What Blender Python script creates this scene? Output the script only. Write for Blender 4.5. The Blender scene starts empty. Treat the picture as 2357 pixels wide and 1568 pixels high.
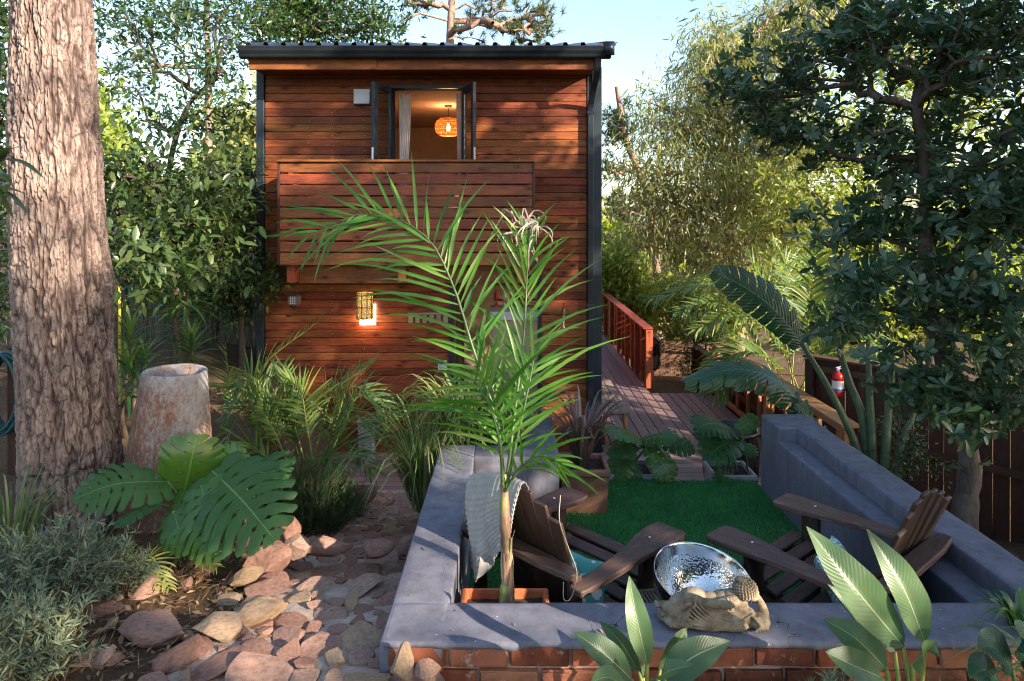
import bpy, bmesh, math, random
import numpy as np
from mathutils import Vector, Matrix

SC = bpy.context.scene
COL = SC.collection
rng = np.random.default_rng(7)
random.seed(7)
PI = math.pi
R = math.radians

# ------------------------------------------------------------------ camera
CZ = 2.87                       # eye height above the house deck (deck = z 0)
FPX, CXP, HYP = 1506.0, 1178.5, 500.0   # survey of the place: focal length, axis, horizon (2357 px wide frame)
cam = bpy.data.cameras.new('camera')
cam.sensor_width = 36.0
cam.lens = 36.0 * FPX / 2357.0
cam.shift_y = (HYP - 784.0) / 2357.0
cam.clip_start = 0.05
cam.clip_end = 3000.0
camo = bpy.data.objects.new('camera', cam)
COL.objects.link(camo)
camo.location = (0, 0, CZ)
camo.rotation_euler = (PI / 2, 0, 0)
SC.camera = camo

# ------------------------------------------------------------------ light
SUN_DIR = Vector((0.80, -0.60, 0.40)).normalized()      # towards the sun
SUN_EL = math.asin(SUN_DIR.z)
SUN_AZ = math.atan2(SUN_DIR.x, SUN_DIR.y)
wd = bpy.data.worlds.new('World')
SC.world = wd
wd.use_nodes = True
sky = wd.node_tree.nodes.new('ShaderNodeTexSky')
sky.sky_type = 'NISHITA'
sky.sun_disc = False
sky.sun_elevation = SUN_EL
sky.sun_rotation = SUN_AZ
sky.air_density = 1.0
sky.dust_density = 1.2
sky.ozone_density = 1.0
bg = wd.node_tree.nodes['Background']
bg.inputs[1].default_value = 0.125
wd.node_tree.links.new(sky.outputs[0], bg.inputs[0])
sl = bpy.data.lights.new('sun', 'SUN')
sl.energy = 5.0
sl.angle = R(0.5)
sl.color = (1.0, 0.85, 0.68)
slo = bpy.data.objects.new('sun', sl)
COL.objects.link(slo)
slo.location = (20, -15, 20)
slo.rotation_euler = SUN_DIR.to_track_quat('Z', 'Y').to_euler()
vs = SC.view_settings
vs.view_transform = 'Standard'
vs.look = 'None'
vs.gamma = 1.0
vs.use_curve_mapping = False
vs.exposure = 1.78
SC.render.engine = 'CYCLES'
cy = SC.cycles
cy.use_denoising = True
cy.pixel_filter_type = 'BLACKMAN_HARRIS'
cy.filter_width = 1.1
cy.use_adaptive_sampling = True
cy.adaptive_threshold = 0.02
cy.max_bounces = 8
cy.diffuse_bounces = 4
cy.glossy_bounces = 3
cy.transmission_bounces = 4
cy.transparent_max_bounces = 4
cy.sample_clamp_indirect = 6.0
cy.caustics_reflective = False
cy.caustics_refractive = False

# ------------------------------------------------------------------ helpers
def W(px, py, dist):
    """survey point -> world metres: image bearing at a known distance"""
    return np.array([(px - CXP) / FPX * dist, dist, CZ - (py - HYP) / FPX * dist])

def setp(o, label=None, cat=None, group=None, kind=None):
    if label: o['label'] = label
    if cat: o['category'] = cat
    if group: o['group'] = group
    if kind: o['kind'] = kind
    return o

def empty(name, loc=(0, 0, 0), rz=0.0, label=None, cat=None, group=None):
    o = bpy.data.objects.new(name, None)
    COL.objects.link(o)
    o.empty_display_size = 0.1
    o.location = loc
    o.rotation_euler = (0, 0, rz)
    return setp(o, label, cat, group)

def link(name, me, mat=None, parent=None, loc=None, rot=None):
    o = bpy.data.objects.new(name, me)
    COL.objects.link(o)
    if mat is not None and not me.materials:
        me.materials.append(mat)
    if parent is not None:
        o.parent = parent
    if loc is not None: o.location = loc
    if rot is not None: o.rotation_euler = rot
    return o

def put(o, parent):
    """parent while keeping world coordinates of a part that was modelled in world space"""
    o.parent = parent
    o.matrix_parent_inverse = Matrix.LocRotScale(parent.location, parent.rotation_euler, None).inverted()
    return o

class MB:
    """mesh builder: numpy vertices, polygons, optional uv and per-face random value"""
    def __init__(s):
        s.V = []; s.F = []; s.R = []; s.U = []; s.n = 0
    def add(s, V, F, r=0.5, uv=None):
        V = np.asarray(V, float).reshape(-1, 3)
        F = np.asarray(F, int)
        if len(F) == 0: return
        s.V.append(V); s.F.append(F + s.n)
        s.R.append(np.broadcast_to(np.asarray(r, float), (len(F),)))
        s.U.append(np.zeros((len(V), 2)) if uv is None else np.asarray(uv, float))
        s.n += len(V)
    def mesh(s, name, smooth=False):
        me = bpy.data.meshes.new(name)
        if not s.V: return me
        V = np.concatenate(s.V); U = np.concatenate(s.U)
        tot = np.concatenate([np.full(len(f), f.shape[1]) for f in s.F])
        idx = np.concatenate([f.ravel() for f in s.F])
        st = np.concatenate([[0], np.cumsum(tot)[:-1]])
        me.vertices.add(len(V)); me.vertices.foreach_set('co', V.ravel().astype(np.float32))
        me.loops.add(len(idx)); me.loops.foreach_set('vertex_index', idx.astype(np.int32))
        me.polygons.add(len(tot)); me.polygons.foreach_set('loop_start', st.astype(np.int32))
        me.polygons.foreach_set('loop_total', tot.astype(np.int32))
        if smooth: me.polygons.foreach_set('use_smooth', np.ones(len(tot), bool))
        me.update(calc_edges=True)
        uvl = me.uv_layers.new(name='UVMap')
        uvl.data.foreach_set('uv', U[idx].ravel().astype(np.float32))
        a = me.attributes.new('rnd', 'FLOAT', 'FACE')
        a.data.foreach_set('value', np.concatenate(s.R).astype(np.float32))
        return me
    def obj(s, name, mat, parent=None, smooth=False, loc=None, rot=None):
        me = s.mesh(name, smooth)
        return link(name, me, mat, parent, loc, rot)

def unit(v):
    v = np.asarray(v, float)
    n = np.linalg.norm(v, axis=-1, keepdims=True)
    return v / np.maximum(n, 1e-9)

BOXF = [(0, 3, 2, 1), (4, 5, 6, 7), (0, 1, 5, 4), (1, 2, 6, 5), (2, 3, 7, 6), (3, 0, 4, 7)]
def box_me(name, dims, bevel=0.004, mat=None, seg=1):
    bm = bmesh.new()
    bmesh.ops.create_cube(bm, size=1.0)
    for v in bm.verts:
        v.co = Vector((v.co.x * dims[0], v.co.y * dims[1], v.co.z * dims[2]))
    if bevel > 0:
        bmesh.ops.bevel(bm, geom=bm.edges[:], offset=min(bevel, min(dims) * 0.3), segments=seg, affect='EDGES', profile=0.5)
    me = bpy.data.meshes.new(name)
    bm.to_mesh(me); bm.free()
    if mat: me.materials.append(mat)
    return me

def box(name, c, dims, mat, parent=None, rot=None, bevel=0.004, me=None):
    if me is None: me = box_me(name, dims, bevel, mat)
    return link(name, me, None, parent, c, rot)

def boxb(name, lo, hi, mat, parent=None, bevel=0.004):
    a = np.array(lo, float); b = np.array(hi, float); lo = np.minimum(a, b); hi = np.maximum(a, b)
    return box(name, tuple((lo + hi) / 2), tuple(hi - lo), mat, parent, None, bevel)

def catmull(P, n):
    P = np.asarray(P, float)
    if len(P) == 2:
        t = np.linspace(0, 1, n)[:, None]
        return P[0] * (1 - t) + P[1] * t
    Q = np.vstack([2 * P[0] - P[1], P, 2 * P[-1] - P[-2]])
    m = len(P) - 1
    out = []
    for u in np.linspace(0, m, n):
        i = min(int(u), m - 1); t = u - i
        a, b, c, d = Q[i], Q[i + 1], Q[i + 2], Q[i + 3]
        out.append(0.5 * ((2 * b) + (-a + c) * t + (2 * a - 5 * b + 4 * c - d) * t * t + (-a + 3 * b - 3 * c + d) * t ** 3))
    return np.array(out)

def tube(mb, P, rad, sides=8, r=0.5, caps=True, squash=1.0):
    P = np.asarray(P, float); k = len(P)
    rad = np.broadcast_to(np.asarray(rad, float), (k,))
    T = unit(np.gradient(P, axis=0))
    ref = np.array([0, 0, 1.0]) if abs(T[0][2]) < 0.9 else np.array([1.0, 0, 0])
    A = np.zeros_like(P)
    a = unit(np.cross(T[0], ref))
    for i in range(k):
        a = unit(a - T[i] * np.dot(a, T[i])); A[i] = a
    B = np.cross(T, A)
    th = np.linspace(0, 2 * PI, sides, endpoint=False)
    V = P[:, None] + rad[:, None, None] * (np.cos(th)[None, :, None] * A[:, None] + squash * np.sin(th)[None, :, None] * B[:, None])
    L = np.concatenate([[0], np.cumsum(np.linalg.norm(np.diff(P, axis=0), axis=1))])
    uv = np.stack(np.broadcast_arrays(th[None, :] / (2 * PI), L[:, None]), -1).reshape(-1, 2)
    i, j = np.meshgrid(np.arange(k - 1), np.arange(sides), indexing='ij')
    jj = (j + 1) % sides
    F = np.stack([i * sides + j, i * sides + jj, (i + 1) * sides + jj, (i + 1) * sides + j], -1).reshape(-1, 4)
    mb.add(V.reshape(-1, 3), F, r, uv)
    if caps:
        mb.add(V[0], [list(range(sides))[::-1]], r); mb.add(V[-1], [list(range(sides))], r)

def lathe(mb, prof, sides=32, c=(0, 0, 0), r=0.5):
    """prof: list of (radius, z); open surface of revolution"""
    prof = np.asarray(prof, float); k = len(prof)
    th = np.linspace(0, 2 * PI, sides, endpoint=False)
    V = np.stack([prof[:, 0, None] * np.cos(th), prof[:, 0, None] * np.sin(th), np.broadcast_to(prof[:, 1, None], (k, sides))], -1) + np.array(c)
    i, j = np.meshgrid(np.arange(k - 1), np.arange(sides), indexing='ij')
    jj = (j + 1) % sides
    F = np.stack([i * sides + j, i * sides + jj, (i + 1) * sides + jj, (i + 1) * sides + j], -1).reshape(-1, 4)
    uv = np.stack(np.broadcast_arrays(th[None, :] / (2 * PI), prof[:, 1, None]), -1).reshape(-1, 2)
    mb.add(V.reshape(-1, 3), F, r, uv)

def grid_faces(nu, nv):
    i, j = np.meshgrid(np.arange(nu - 1), np.arange(nv - 1), indexing='ij')
    return np.stack([i * nv + j, (i + 1) * nv + j, (i + 1) * nv + j + 1, i * nv + j + 1], -1).reshape(-1, 4)

def prism(name, outline, z0, z1, mat, parent=None, bevel=0.006):
    """extruded xy outline"""
    bm = bmesh.new()
    vs_ = [bm.verts.new((x, y, z0)) for x, y in outline]
    f = bm.faces.new(vs_)
    ret = bmesh.ops.extrude_face_region(bm, geom=[f])
    for v in [g for g in ret['geom'] if isinstance(g, bmesh.types.BMVert)]:
        v.co.z = z1
    bmesh.ops.recalc_face_normals(bm, faces=bm.faces[:])
    if bevel: 
        es = [e for e in bm.edges if abs(e.verts[0].co.z - e.verts[1].co.z) < 1e-6]
        bmesh.ops.bevel(bm, geom=es, offset=bevel, segments=2, affect='EDGES', profile=0.5)
    me = bpy.data.meshes.new(name); bm.to_mesh(me); bm.free()
    return link(name, me, mat, parent)

# value noise
_perm = np.random.default_rng(3).random((64, 64, 64))
def noise3(P):
    P = np.asarray(P, float)
    i = np.floor(P).astype(int); f = P - i
    f = f * f * (3 - 2 * f)
    out = 0
    for dx in (0, 1):
        for dy in (0, 1):
            for dz in (0, 1):
                w = (f[..., 0] if dx else 1 - f[..., 0]) * (f[..., 1] if dy else 1 - f[..., 1]) * (f[..., 2] if dz else 1 - f[..., 2])
                out = out + w * _perm[(i[..., 0] + dx) % 64, (i[..., 1] + dy) % 64, (i[..., 2] + dz) % 64]
    return out
def fbm(P, o=4):
    P = np.asarray(P, float); a = 0.5; s = 0
    for k in range(o):
        s = s + a * (noise3(P * 2 ** k + 7.3 * k) - 0.5); a *= 0.5
    return s

# ------------------------------------------------------------------ materials
class NT:
    def __init__(s, name):
        s.m = bpy.data.materials.new(name); s.m.use_nodes = True
        s.t = s.m.node_tree; s.b = s.t.nodes['Principled BSDF']; s.out = s.t.nodes['Material Output']
    def n(s, typ, **kw):
        nd = s.t.nodes.new('ShaderNode' + typ)
        for k, v in kw.items():
            if isinstance(k, str) and k.startswith('i_'):
                nd.inputs[k[2:].replace('_', ' ')].default_value = v
            else:
                setattr(nd, k, v)
        return nd
    def l(s, a, b): s.t.links.new(a, b)
    def coords(s, scale=(1, 1, 1), kind='Object', rand=True):
        tc = s.n('TexCoord')
        mp = s.n('Mapping'); mp.inputs['Scale'].default_value = scale
        if rand:
            oi = s.n('ObjectInfo'); mu = s.n('VectorMath', operation='SCALE')
            cb = s.n('CombineXYZ', i_X=31.7, i_Y=17.3, i_Z=23.1)
            s.l(cb.outputs[0], mu.inputs[0]); s.l(oi.outputs['Random'], mu.inputs['Scale'])
            ad = s.n('VectorMath', operation='ADD')
            s.l(tc.outputs[kind], ad.inputs[0]); s.l(mu.outputs[0], ad.inputs[1])
            s.l(ad.outputs[0], mp.inputs['Vector'])
        else:
            s.l(tc.outputs[kind], mp.inputs['Vector'])
        return mp.outputs[0]
    def noise(s, vec, scale, detail=4, rough=0.55, dist=0.0):
        nd = s.n('TexNoise'); nd.inputs['Scale'].default_value = scale; nd.inputs['Detail'].default_value = detail
        nd.inputs['Roughness'].default_value = rough; nd.inputs['Distortion'].default_value = dist
        if vec is not None: s.l(vec, nd.inputs['Vector'])
        return nd.outputs['Fac']
    def ramp(s, fac, stops):
        cr = s.n('ValToRGB'); el = cr.color_ramp.elements
        while len(el) < len(stops): el.new(0.5)
        for e, (p, c) in zip(el, stops):
            e.position = p; e.color = (c[0], c[1], c[2], 1)
        s.l(fac, cr.inputs[0]); return cr.outputs[0]
    def mix(s, fac, a, b, mode='MIX'):
        nd = s.n('MixRGB', blend_type=mode)
        for v, k in ((fac, 0), (a, 1), (b, 2)):
            if isinstance(v, (int, float)): nd.inputs[k].default_value = v
            elif isinstance(v, tuple): nd.inputs[k].default_value = (v[0], v[1], v[2], 1)
            else: s.l(v, nd.inputs[k])
        return nd.outputs[0]
    def math(s, op, a, b=None):
        nd = s.n('Math', operation=op)
        for v, k in ((a, 0), (b, 1)):
            if v is None: continue
            if isinstance(v, (int, float)): nd.inputs[k].default_value = v
            else: s.l(v, nd.inputs[k])
        return nd.outputs[0]
    def bump(s, h, dist=0.01, strength=1.0):
        nd = s.n('Bump'); nd.inputs['Distance'].default_value = dist; nd.inputs['Strength'].default_value = strength
        s.l(h, nd.inputs['Height']); s.l(nd.outputs[0], s.b.inputs['Normal']); return nd
    def set(s, col=None, rough=None, metal=None, spec=None):
        for v, k in ((col, 'Base Color'), (rough, 'Roughness'), (metal, 'Metallic'), (spec, 'Specular IOR Level')):
            if v is None: continue
            if isinstance(v, tuple): s.b.inputs[k].default_value = (v[0], v[1], v[2], 1)
            elif isinstance(v, (int, float)): s.b.inputs[k].default_value = v
            else: s.l(v, s.b.inputs[k])
        return s.m

def m_wood(name, dark, mid, light, axis='X', rough=0.55, knots=True, var=0.35, grain=1.0, spec=0.35):
    t = NT(name)
    sc = {'X': (1.0, 9, 9), 'Y': (9, 1.0, 9), 'Z': (9, 9, 1.0)}[axis]
    v = t.coords(sc)
    g = t.noise(v, 4.0 * grain, 6, 0.6, 1.2)
    g2 = t.noise(v, 22.0 * grain, 4, 0.6, 0.4)
    col = t.ramp(g, [(0.28, dark), (0.5, mid), (0.72, light)])
    col = t.mix(0.35, col, t.ramp(g2, [(0.3, dark), (0.7, light)]), 'MIX')
    oi = t.n('ObjectInfo')
    hs = t.n('HueSaturation')
    mr = t.n('MapRange'); mr.inputs['To Min'].default_value = 1 - var; mr.inputs['To Max'].default_value = 1 + var
    t.l(oi.outputs['Random'], mr.inputs[0]); t.l(mr.outputs[0], hs.inputs['Value'])
    m2 = t.n('MapRange'); m2.inputs['To Min'].default_value = 0.485; m2.inputs['To Max'].default_value = 0.512
    wn = t.n('TexWhiteNoise', noise_dimensions='1D'); t.l(oi.outputs['Random'], wn.inputs['W'])
    t.l(wn.outputs['Value'], m2.inputs[0]); t.l(m2.outputs[0], hs.inputs['Hue'])
    t.l(col, hs.inputs['Color']); col = hs.outputs[0]
    if knots:
        kv = t.coords({'X': (1.0, 2.2, 2.2), 'Y': (2.2, 1, 2.2), 'Z': (2.2, 2.2, 1)}[axis])
        sp = t.n('SeparateXYZ'); t.l(kv, sp.inputs[0]); cb2 = t.n('CombineXYZ')
        ia, ib = {'X': (0, 2), 'Y': (1, 0), 'Z': (2, 0)}[axis]
        t.l(sp.outputs[ia], cb2.inputs[0]); t.l(sp.outputs[ib], cb2.inputs[1])
        vo = t.n('TexVoronoi', voronoi_dimensions='2D'); vo.inputs['Scale'].default_value = 2.3; t.l(cb2.outputs[0], vo.inputs['Vector'])
        kd = t.math('ADD', vo.outputs['Distance'], t.math('MULTIPLY', t.math('SUBTRACT', t.noise(kv, 14, 3), .5), .12))
        k = t.ramp(kd, [(0.02, (0.06, .04, .04)), (0.045, (0.28, .22, .22)), (0.08, (0.62, .55, .55)), (0.2, (1, 1, 1))])
        col = t.mix(0.85, col, k, 'MULTIPLY')
        bl = t.noise(t.coords((1, 2, 2)), 1.6, 3, 0.5)
        col = t.mix(0.55, col, t.ramp(bl, [(0.35, (0.45, 0.4, 0.4)), (0.6, (1, 1, 1))]), 'MULTIPLY')
    t.bump(g2, 0.0015, 0.6)
    return t.set(col, rough, spec=spec)

def m_plain(name, col, rough=0.5, metal=0.0, var=0.12, scale=8.0, bump=0.0, spec=0.5):
    t = NT(name)
    v = t.coords((1, 1, 1))
    n = t.noise(v, scale, 5, 0.6)
    lo = tuple(c * (1 - var * 1.6) for c in col); hi = tuple(c * (1 + var * 1.6) for c in col)
    c = t.ramp(n, [(0.3, lo), (0.7, hi)])
    if bump: t.bump(t.noise(v, scale * 12, 4, 0.6), bump, 0.7)
    return t.set(c, rough, metal, spec)

def m_emit(name, col, strength):
    t = NT(name)
    t.set(col, 0.5); t.b.inputs['Emission Color'].default_value = (*col, 1); t.b.inputs['Emission Strength'].default_value = strength
    return t.m

def m_leaf(name, cols, transl=0.35, rough=0.42, tcol=None, vein=None, spec=0.5, bump=0.0, mid=0.022, spots=0.0, veinadd=0.035):
    """cols: stops by the per-leaf random value"""
    t = NT(name)
    at = t.n('Attribute', attribute_name='rnd')
    st = [(i / max(1, len(cols) - 1), c) for i, c in enumerate(cols)]
    col = t.ramp(at.outputs['Fac'], st)
    tc = t.n('TexCoord')
    if vein:
        sx = t.n('SeparateXYZ'); t.l(tc.outputs['UV'], sx.inputs[0])
        mid_ = t.math('LESS_THAN', t.math('ABSOLUTE', t.math('SUBTRACT', sx.outputs[0], 0.5)), mid)
        col = t.mix(t.math('MULTIPLY', mid_, 0.8), col, vein)
        ax = t.math('ABSOLUTE', t.math('SUBTRACT', sx.outputs[0], 0.5))
        ph = t.math('MULTIPLY', t.math('SUBTRACT', sx.outputs[1], t.math('MULTIPLY', ax, 0.35)), 150.0)
        wv = t.math('SINE', ph)
        if bump: t.bump(wv, bump, 0.7)
        col = t.mix(veinadd, col, t.ramp(wv, [(0.6, (0, 0, 0)), (1.0, vein)]), 'ADD')
    nz = t.noise(tc.outputs['Object'], 9.0, 3)
    col = t.mix(0.5, col, t.ramp(nz, [(0.3, (0.72, 0.72, 0.72)), (0.7, (1.2, 1.2, 1.1))]), 'MULTIPLY')
    if spots:
        sn = t.noise(tc.outputs['Object'], 38.0, 4, .6); s2 = t.noise(tc.outputs['Object'], 7.0, 2)
        m_ = t.math('MULTIPLY', t.math('GREATER_THAN', sn, .66), t.math('GREATER_THAN', s2, .5))
        col = t.mix(t.math('MULTIPLY', m_, spots), col, (.16, .10, .04))
    t.set(col, rough, spec=spec)
    tr = t.n('BsdfTranslucent')
    if tcol is None:
        hs = t.n('HueSaturation'); hs.inputs['Hue'].default_value = 0.475; hs.inputs['Saturation'].default_value = 1.15; hs.inputs['Value'].default_value = 2.0
        t.l(col, hs.inputs['Color']); t.l(hs.outputs[0], tr.inputs[0])
    else:
        tr.inputs[0].default_value = (*tcol, 1)
    ms = t.n('MixShader'); ms.inputs[0].default_value = transl
    t.l(t.b.outputs[0], ms.inputs[1]); t.l(tr.outputs[0], ms.inputs[2]); t.l(ms.outputs[0], t.out.inputs[0])
    return t.m

# siding: oiled pine; deck: purple brown; and so on
M_SIDING = m_wood('oiled_pine_siding', (0.075, 0.018, 0.007), (0.21, 0.058, 0.018), (0.36, 0.12, 0.034), 'X', 0.6, True, 0.34, 1.0, 0.25)
M_BALC = m_wood('balcony_pine', (0.08, 0.02, 0.008), (0.22, 0.062, 0.02), (0.36, 0.12, 0.038), 'X', 0.5, True, 0.25)
M_RAILW = m_wood('red_railing_timber', (0.12, 0.028, 0.012), (0.24, 0.055, 0.022), (0.36, 0.10, 0.04), 'Y', 0.5, False, 0.2)
M_RAILZ = m_wood('red_post_timber', (0.12, 0.03, 0.013), (0.25, 0.065, 0.026), (0.36, 0.12, 0.05), 'Z', 0.5, False, 0.2)
M_DECKX = m_wood('deck_timber_across', (0.13, 0.083, 0.08), (0.21, 0.14, 0.135), (0.30, 0.21, 0.205), 'X', 0.5, False, 0.22)
M_DECKY = m_wood('deck_timber_along', (0.13, 0.08, 0.08), (0.20, 0.13, 0.13), (0.28, 0.19, 0.19), 'Y', 0.5, False, 0.22)
M_FENCE = m_wood('dark_fence_timber', (0.028, 0.014, 0.009), (0.06, 0.028, 0.016), (0.10, 0.05, 0.028), 'Z', 0.75, False, 0.3)
M_FENCEX = m_wood('dark_fence_rail_timber', (0.035, 0.017, 0.011), (0.07, 0.034, 0.02), (0.11, 0.055, 0.033), 'X', 0.7, False, 0.2)
M_PALEF = m_wood('weathered_fence_timber', (0.14, 0.07, 0.045), (0.22, 0.12, 0.075), (0.32, 0.18, 0.12), 'Z', 0.8, False, 0.25)
M_BENCH = m_wood('weathered_bench_timber', (0.16, 0.12, 0.09), (0.26, 0.20, 0.15), (0.36, 0.29, 0.22), 'Y', 0.75, False, 0.15)
M_ORANGE = m_wood('orange_handrail_timber', (0.24, 0.10, 0.04), (0.40, 0.19, 0.08), (0.52, 0.28, 0.13), 'Y', 0.55, False, 0.15)
M_ORANGEZ = m_wood('orange_baluster_timber', (0.20, 0.08, 0.03), (0.36, 0.15, 0.06), (0.48, 0.24, 0.10), 'Z', 0.55, False, 0.15)
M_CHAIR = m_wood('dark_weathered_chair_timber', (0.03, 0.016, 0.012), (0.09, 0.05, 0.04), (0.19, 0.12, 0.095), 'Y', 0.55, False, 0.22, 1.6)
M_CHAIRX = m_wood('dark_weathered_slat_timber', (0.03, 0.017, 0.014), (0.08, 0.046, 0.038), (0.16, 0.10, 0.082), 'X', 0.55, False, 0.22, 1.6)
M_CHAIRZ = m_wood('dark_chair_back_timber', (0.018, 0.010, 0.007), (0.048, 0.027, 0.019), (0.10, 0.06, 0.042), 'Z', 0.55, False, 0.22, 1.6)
M_STEEL = m_plain('charcoal_painted_steel', (0.012, 0.019, 0.027), 0.45, 0.0, 0.15, 5, 0.0, 0.35)
M_GUTTER = m_plain('dark_gutter_metal', (0.02, 0.026, 0.034), 0.28, 0.2, 0.1, 5)
M_BACK = m_plain('dark_backing', (0.012, 0.008, 0.006), 0.9)
M_TERRA = m_plain('terracotta_glazed_brown', (0.24, 0.12, 0.075), 0.6, 0, 0.25, 6, 0.002)
M_TERRAO = m_plain('orange_terracotta', (0.42, 0.12, 0.045), 0.65, 0, 0.2, 9, 0.002)
M_CONC = m_plain('pale_concrete', (0.30, 0.30, 0.31), 0.85, 0, 0.2, 9, 0.003)
M_DARKPOT = m_plain('dark_glazed_pot', (0.03, 0.025, 0.028), 0.25, 0, 0.2, 6)
M_SOIL = m_plain('potting_soil', (0.035, 0.024, 0.018), 0.95, 0, 0.4, 30, 0.01)
M_WHITE = m_plain('white_painted', (0.72, 0.72, 0.72), 0.5, 0, 0.05)
M_BEIGE = m_plain('beige_cabinet', (0.50, 0.36, 0.24), 0.6, 0, 0.08)
M_PLASTW = m_plain('interior_plaster', (0.46, 0.32, 0.23), 0.9, 0, 0.05)
M_GREYBOX = m_plain('pale_grey_plastic', (0.52, 0.54, 0.58), 0.45, 0, 0.05)

def m_wallpaint():
    t = NT('charcoal_wall_plaster')
    v = t.coords((1, 1, 1), rand=False)
    n = t.noise(v, 3.0, 5, 0.6); n2 = t.noise(v, 260.0, 3, 0.7); n3 = t.noise(v, 14.0, 4, 0.65, 0.5)
    c = t.ramp(n, [(0.3, (0.125, 0.128, 0.165)), (0.7, (0.185, 0.185, 0.225))])
    c = t.mix(0.45, c, t.ramp(n2, [(0.25, (0.55, 0.55, 0.55)), (0.75, (1.35, 1.35, 1.35))]), 'MULTIPLY')
    c = t.mix(0.35, c, t.ramp(n3, [(0.3, (0.6, 0.58, 0.56)), (0.62, (1.1, 1.1, 1.1))]), 'MULTIPLY')
    vo = t.n('TexVoronoi'); vo.inputs['Scale'].default_value = 16.0; t.l(v, vo.inputs['Vector'])
    c = t.mix(t.math('LESS_THAN', vo.outputs['Distance'], 0.055), c, (0.45, 0.45, 0.45))
    st = t.noise(t.coords((6, 6, .8), rand=False), 2.2, 5, .65)
    c = t.mix(.5, c, t.ramp(st, [(.32, (.5, .48, .46)), (.55, (1, 1, 1)), (.75, (1.18, 1.17, 1.15))]), 'MULTIPLY')
    wv_ = t.n('VectorMath', operation='ADD'); nz = t.n('TexNoise'); nz.inputs['Scale'].default_value = 5; t.l(v, nz.inputs['Vector'])
    sc_ = t.n('VectorMath', operation='SCALE'); sc_.inputs['Scale'].default_value = .35; t.l(nz.outputs['Color'], sc_.inputs[0]); t.l(v, wv_.inputs[0]); t.l(sc_.outputs[0], wv_.inputs[1])
    ve = t.n('TexVoronoi', feature='DISTANCE_TO_EDGE'); ve.inputs['Scale'].default_value = 2.3; t.l(wv_.outputs[0], ve.inputs['Vector'])
    ck = t.math('LESS_THAN', ve.outputs['Distance'], .0018)
    c = t.mix(t.math('MULTIPLY', ck, t.math('GREATER_THAN', n, .5)), c, (.03, .03, .032))
    t.bump(t.mix(0.5, n2, n3), 0.004, 0.7)
    return t.set(c, 0.75, spec=0.3)
M_WALL = m_wallpaint()

def m_brick():
    t = NT('clay_brick')
    v = t.coords((1, 1, 1)); oi = t.n('ObjectInfo')
    base = t.ramp(oi.outputs['Random'], [(0, (0.15, 0.045, 0.025)), (0.35, (0.27, 0.08, 0.04)), (0.7, (0.33, 0.14, 0.075)), (1, (0.2, 0.06, 0.035))])
    n = t.noise(v, 7.0, 4, 0.6); n2 = t.noise(v, 70.0, 4, 0.7)
    c = t.mix(0.7, base, t.ramp(n, [(0.3, (0.35, 0.3, 0.3)), (0.5, (1, 1, 1)), (0.75, (1.5, 1.35, 1.2))]), 'MULTIPLY')
    w = t.noise(v, 16.0, 5, 0.7)
    c = t.mix(t.ramp(w, [(0.60, (0, 0, 0)), (0.70, (0.75, .75, .75))]), c, (0.42, 0.38, 0.36))
    t.bump(n2, 0.004, 0.8)
    return t.set(c, 0.85, spec=0.2)
M_BRICK = m_brick()

def m_stone(name, a, b, c3, rough=0.85):
    t = NT(name)
    v = t.coords((1, 1, 1)); oi = t.n('ObjectInfo')
    base = t.ramp(oi.outputs['Random'], [(0, a), (0.5, b), (1, c3)])
    n = t.noise(v, 6.0, 6, 0.65); n2 = t.noise(v, 60.0, 5, 0.7)
    c = t.mix(0.75, base, t.ramp(n, [(0.3, (0.5, 0.48, 0.48)), (0.52, (1, 1, 1)), (0.72, (1.45, 1.4, 1.3))]), 'MULTIPLY')
    c = t.mix(0.3, c, t.ramp(n2, [(0.3, (0.5, .5, .5)), (0.7, (1.4, 1.4, 1.4))]), 'MULTIPLY')
    t.bump(t.mix(0.4, n, n2), 0.012, 0.8)
    return t.set(c, rough, spec=0.25)
M_STONE = m_stone('red_sandstone', (0.25, 0.13, 0.095), (0.31, 0.178, 0.135), (0.35, 0.235, 0.18))
M_STONEY = m_stone('tan_sandstone', (0.34, 0.22, 0.13), (0.40, 0.28, 0.18), (0.36, 0.25, 0.17))

def m_mortar():
    t = NT('sandy_mortar')
    v = t.coords((1, 1, 1), rand=False)
    n = t.noise(v, 9.0, 6, 0.7); n2 = t.noise(v, 70, 4, 0.7)
    c = t.ramp(n, [(0.3, (0.23, 0.16, 0.12)), (0.5, (0.36, 0.275, 0.22)), (0.7, (0.47, 0.395, 0.335))])
    t.bump(t.mix(0.5, n, n2), 0.012, 0.7)
    return t.set(c, 0.9, spec=0.2)
M_MORTAR = m_mortar()

def m_ground():
    t = NT('garden_soil')
    v = t.coords((1, 1, 1), rand=False)
    n = t.noise(v, 1.3, 6, 0.65); n2 = t.noise(v, 40, 5, 0.7)
    c = t.ramp(n, [(0.3, (0.07, 0.045, 0.03)), (0.55, (0.14, 0.09, 0.055)), (0.75, (0.10, 0.085, 0.04))])
    c = t.mix(0.6, c, t.ramp(n2, [(0.3, (0.45, .45, .45)), (0.7, (1.5, 1.4, 1.2))]), 'MULTIPLY')
    t.bump(n2, 0.03, 0.8)
    return t.set(c, 0.95, spec=0.1)
M_GROUND = m_ground()

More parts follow.
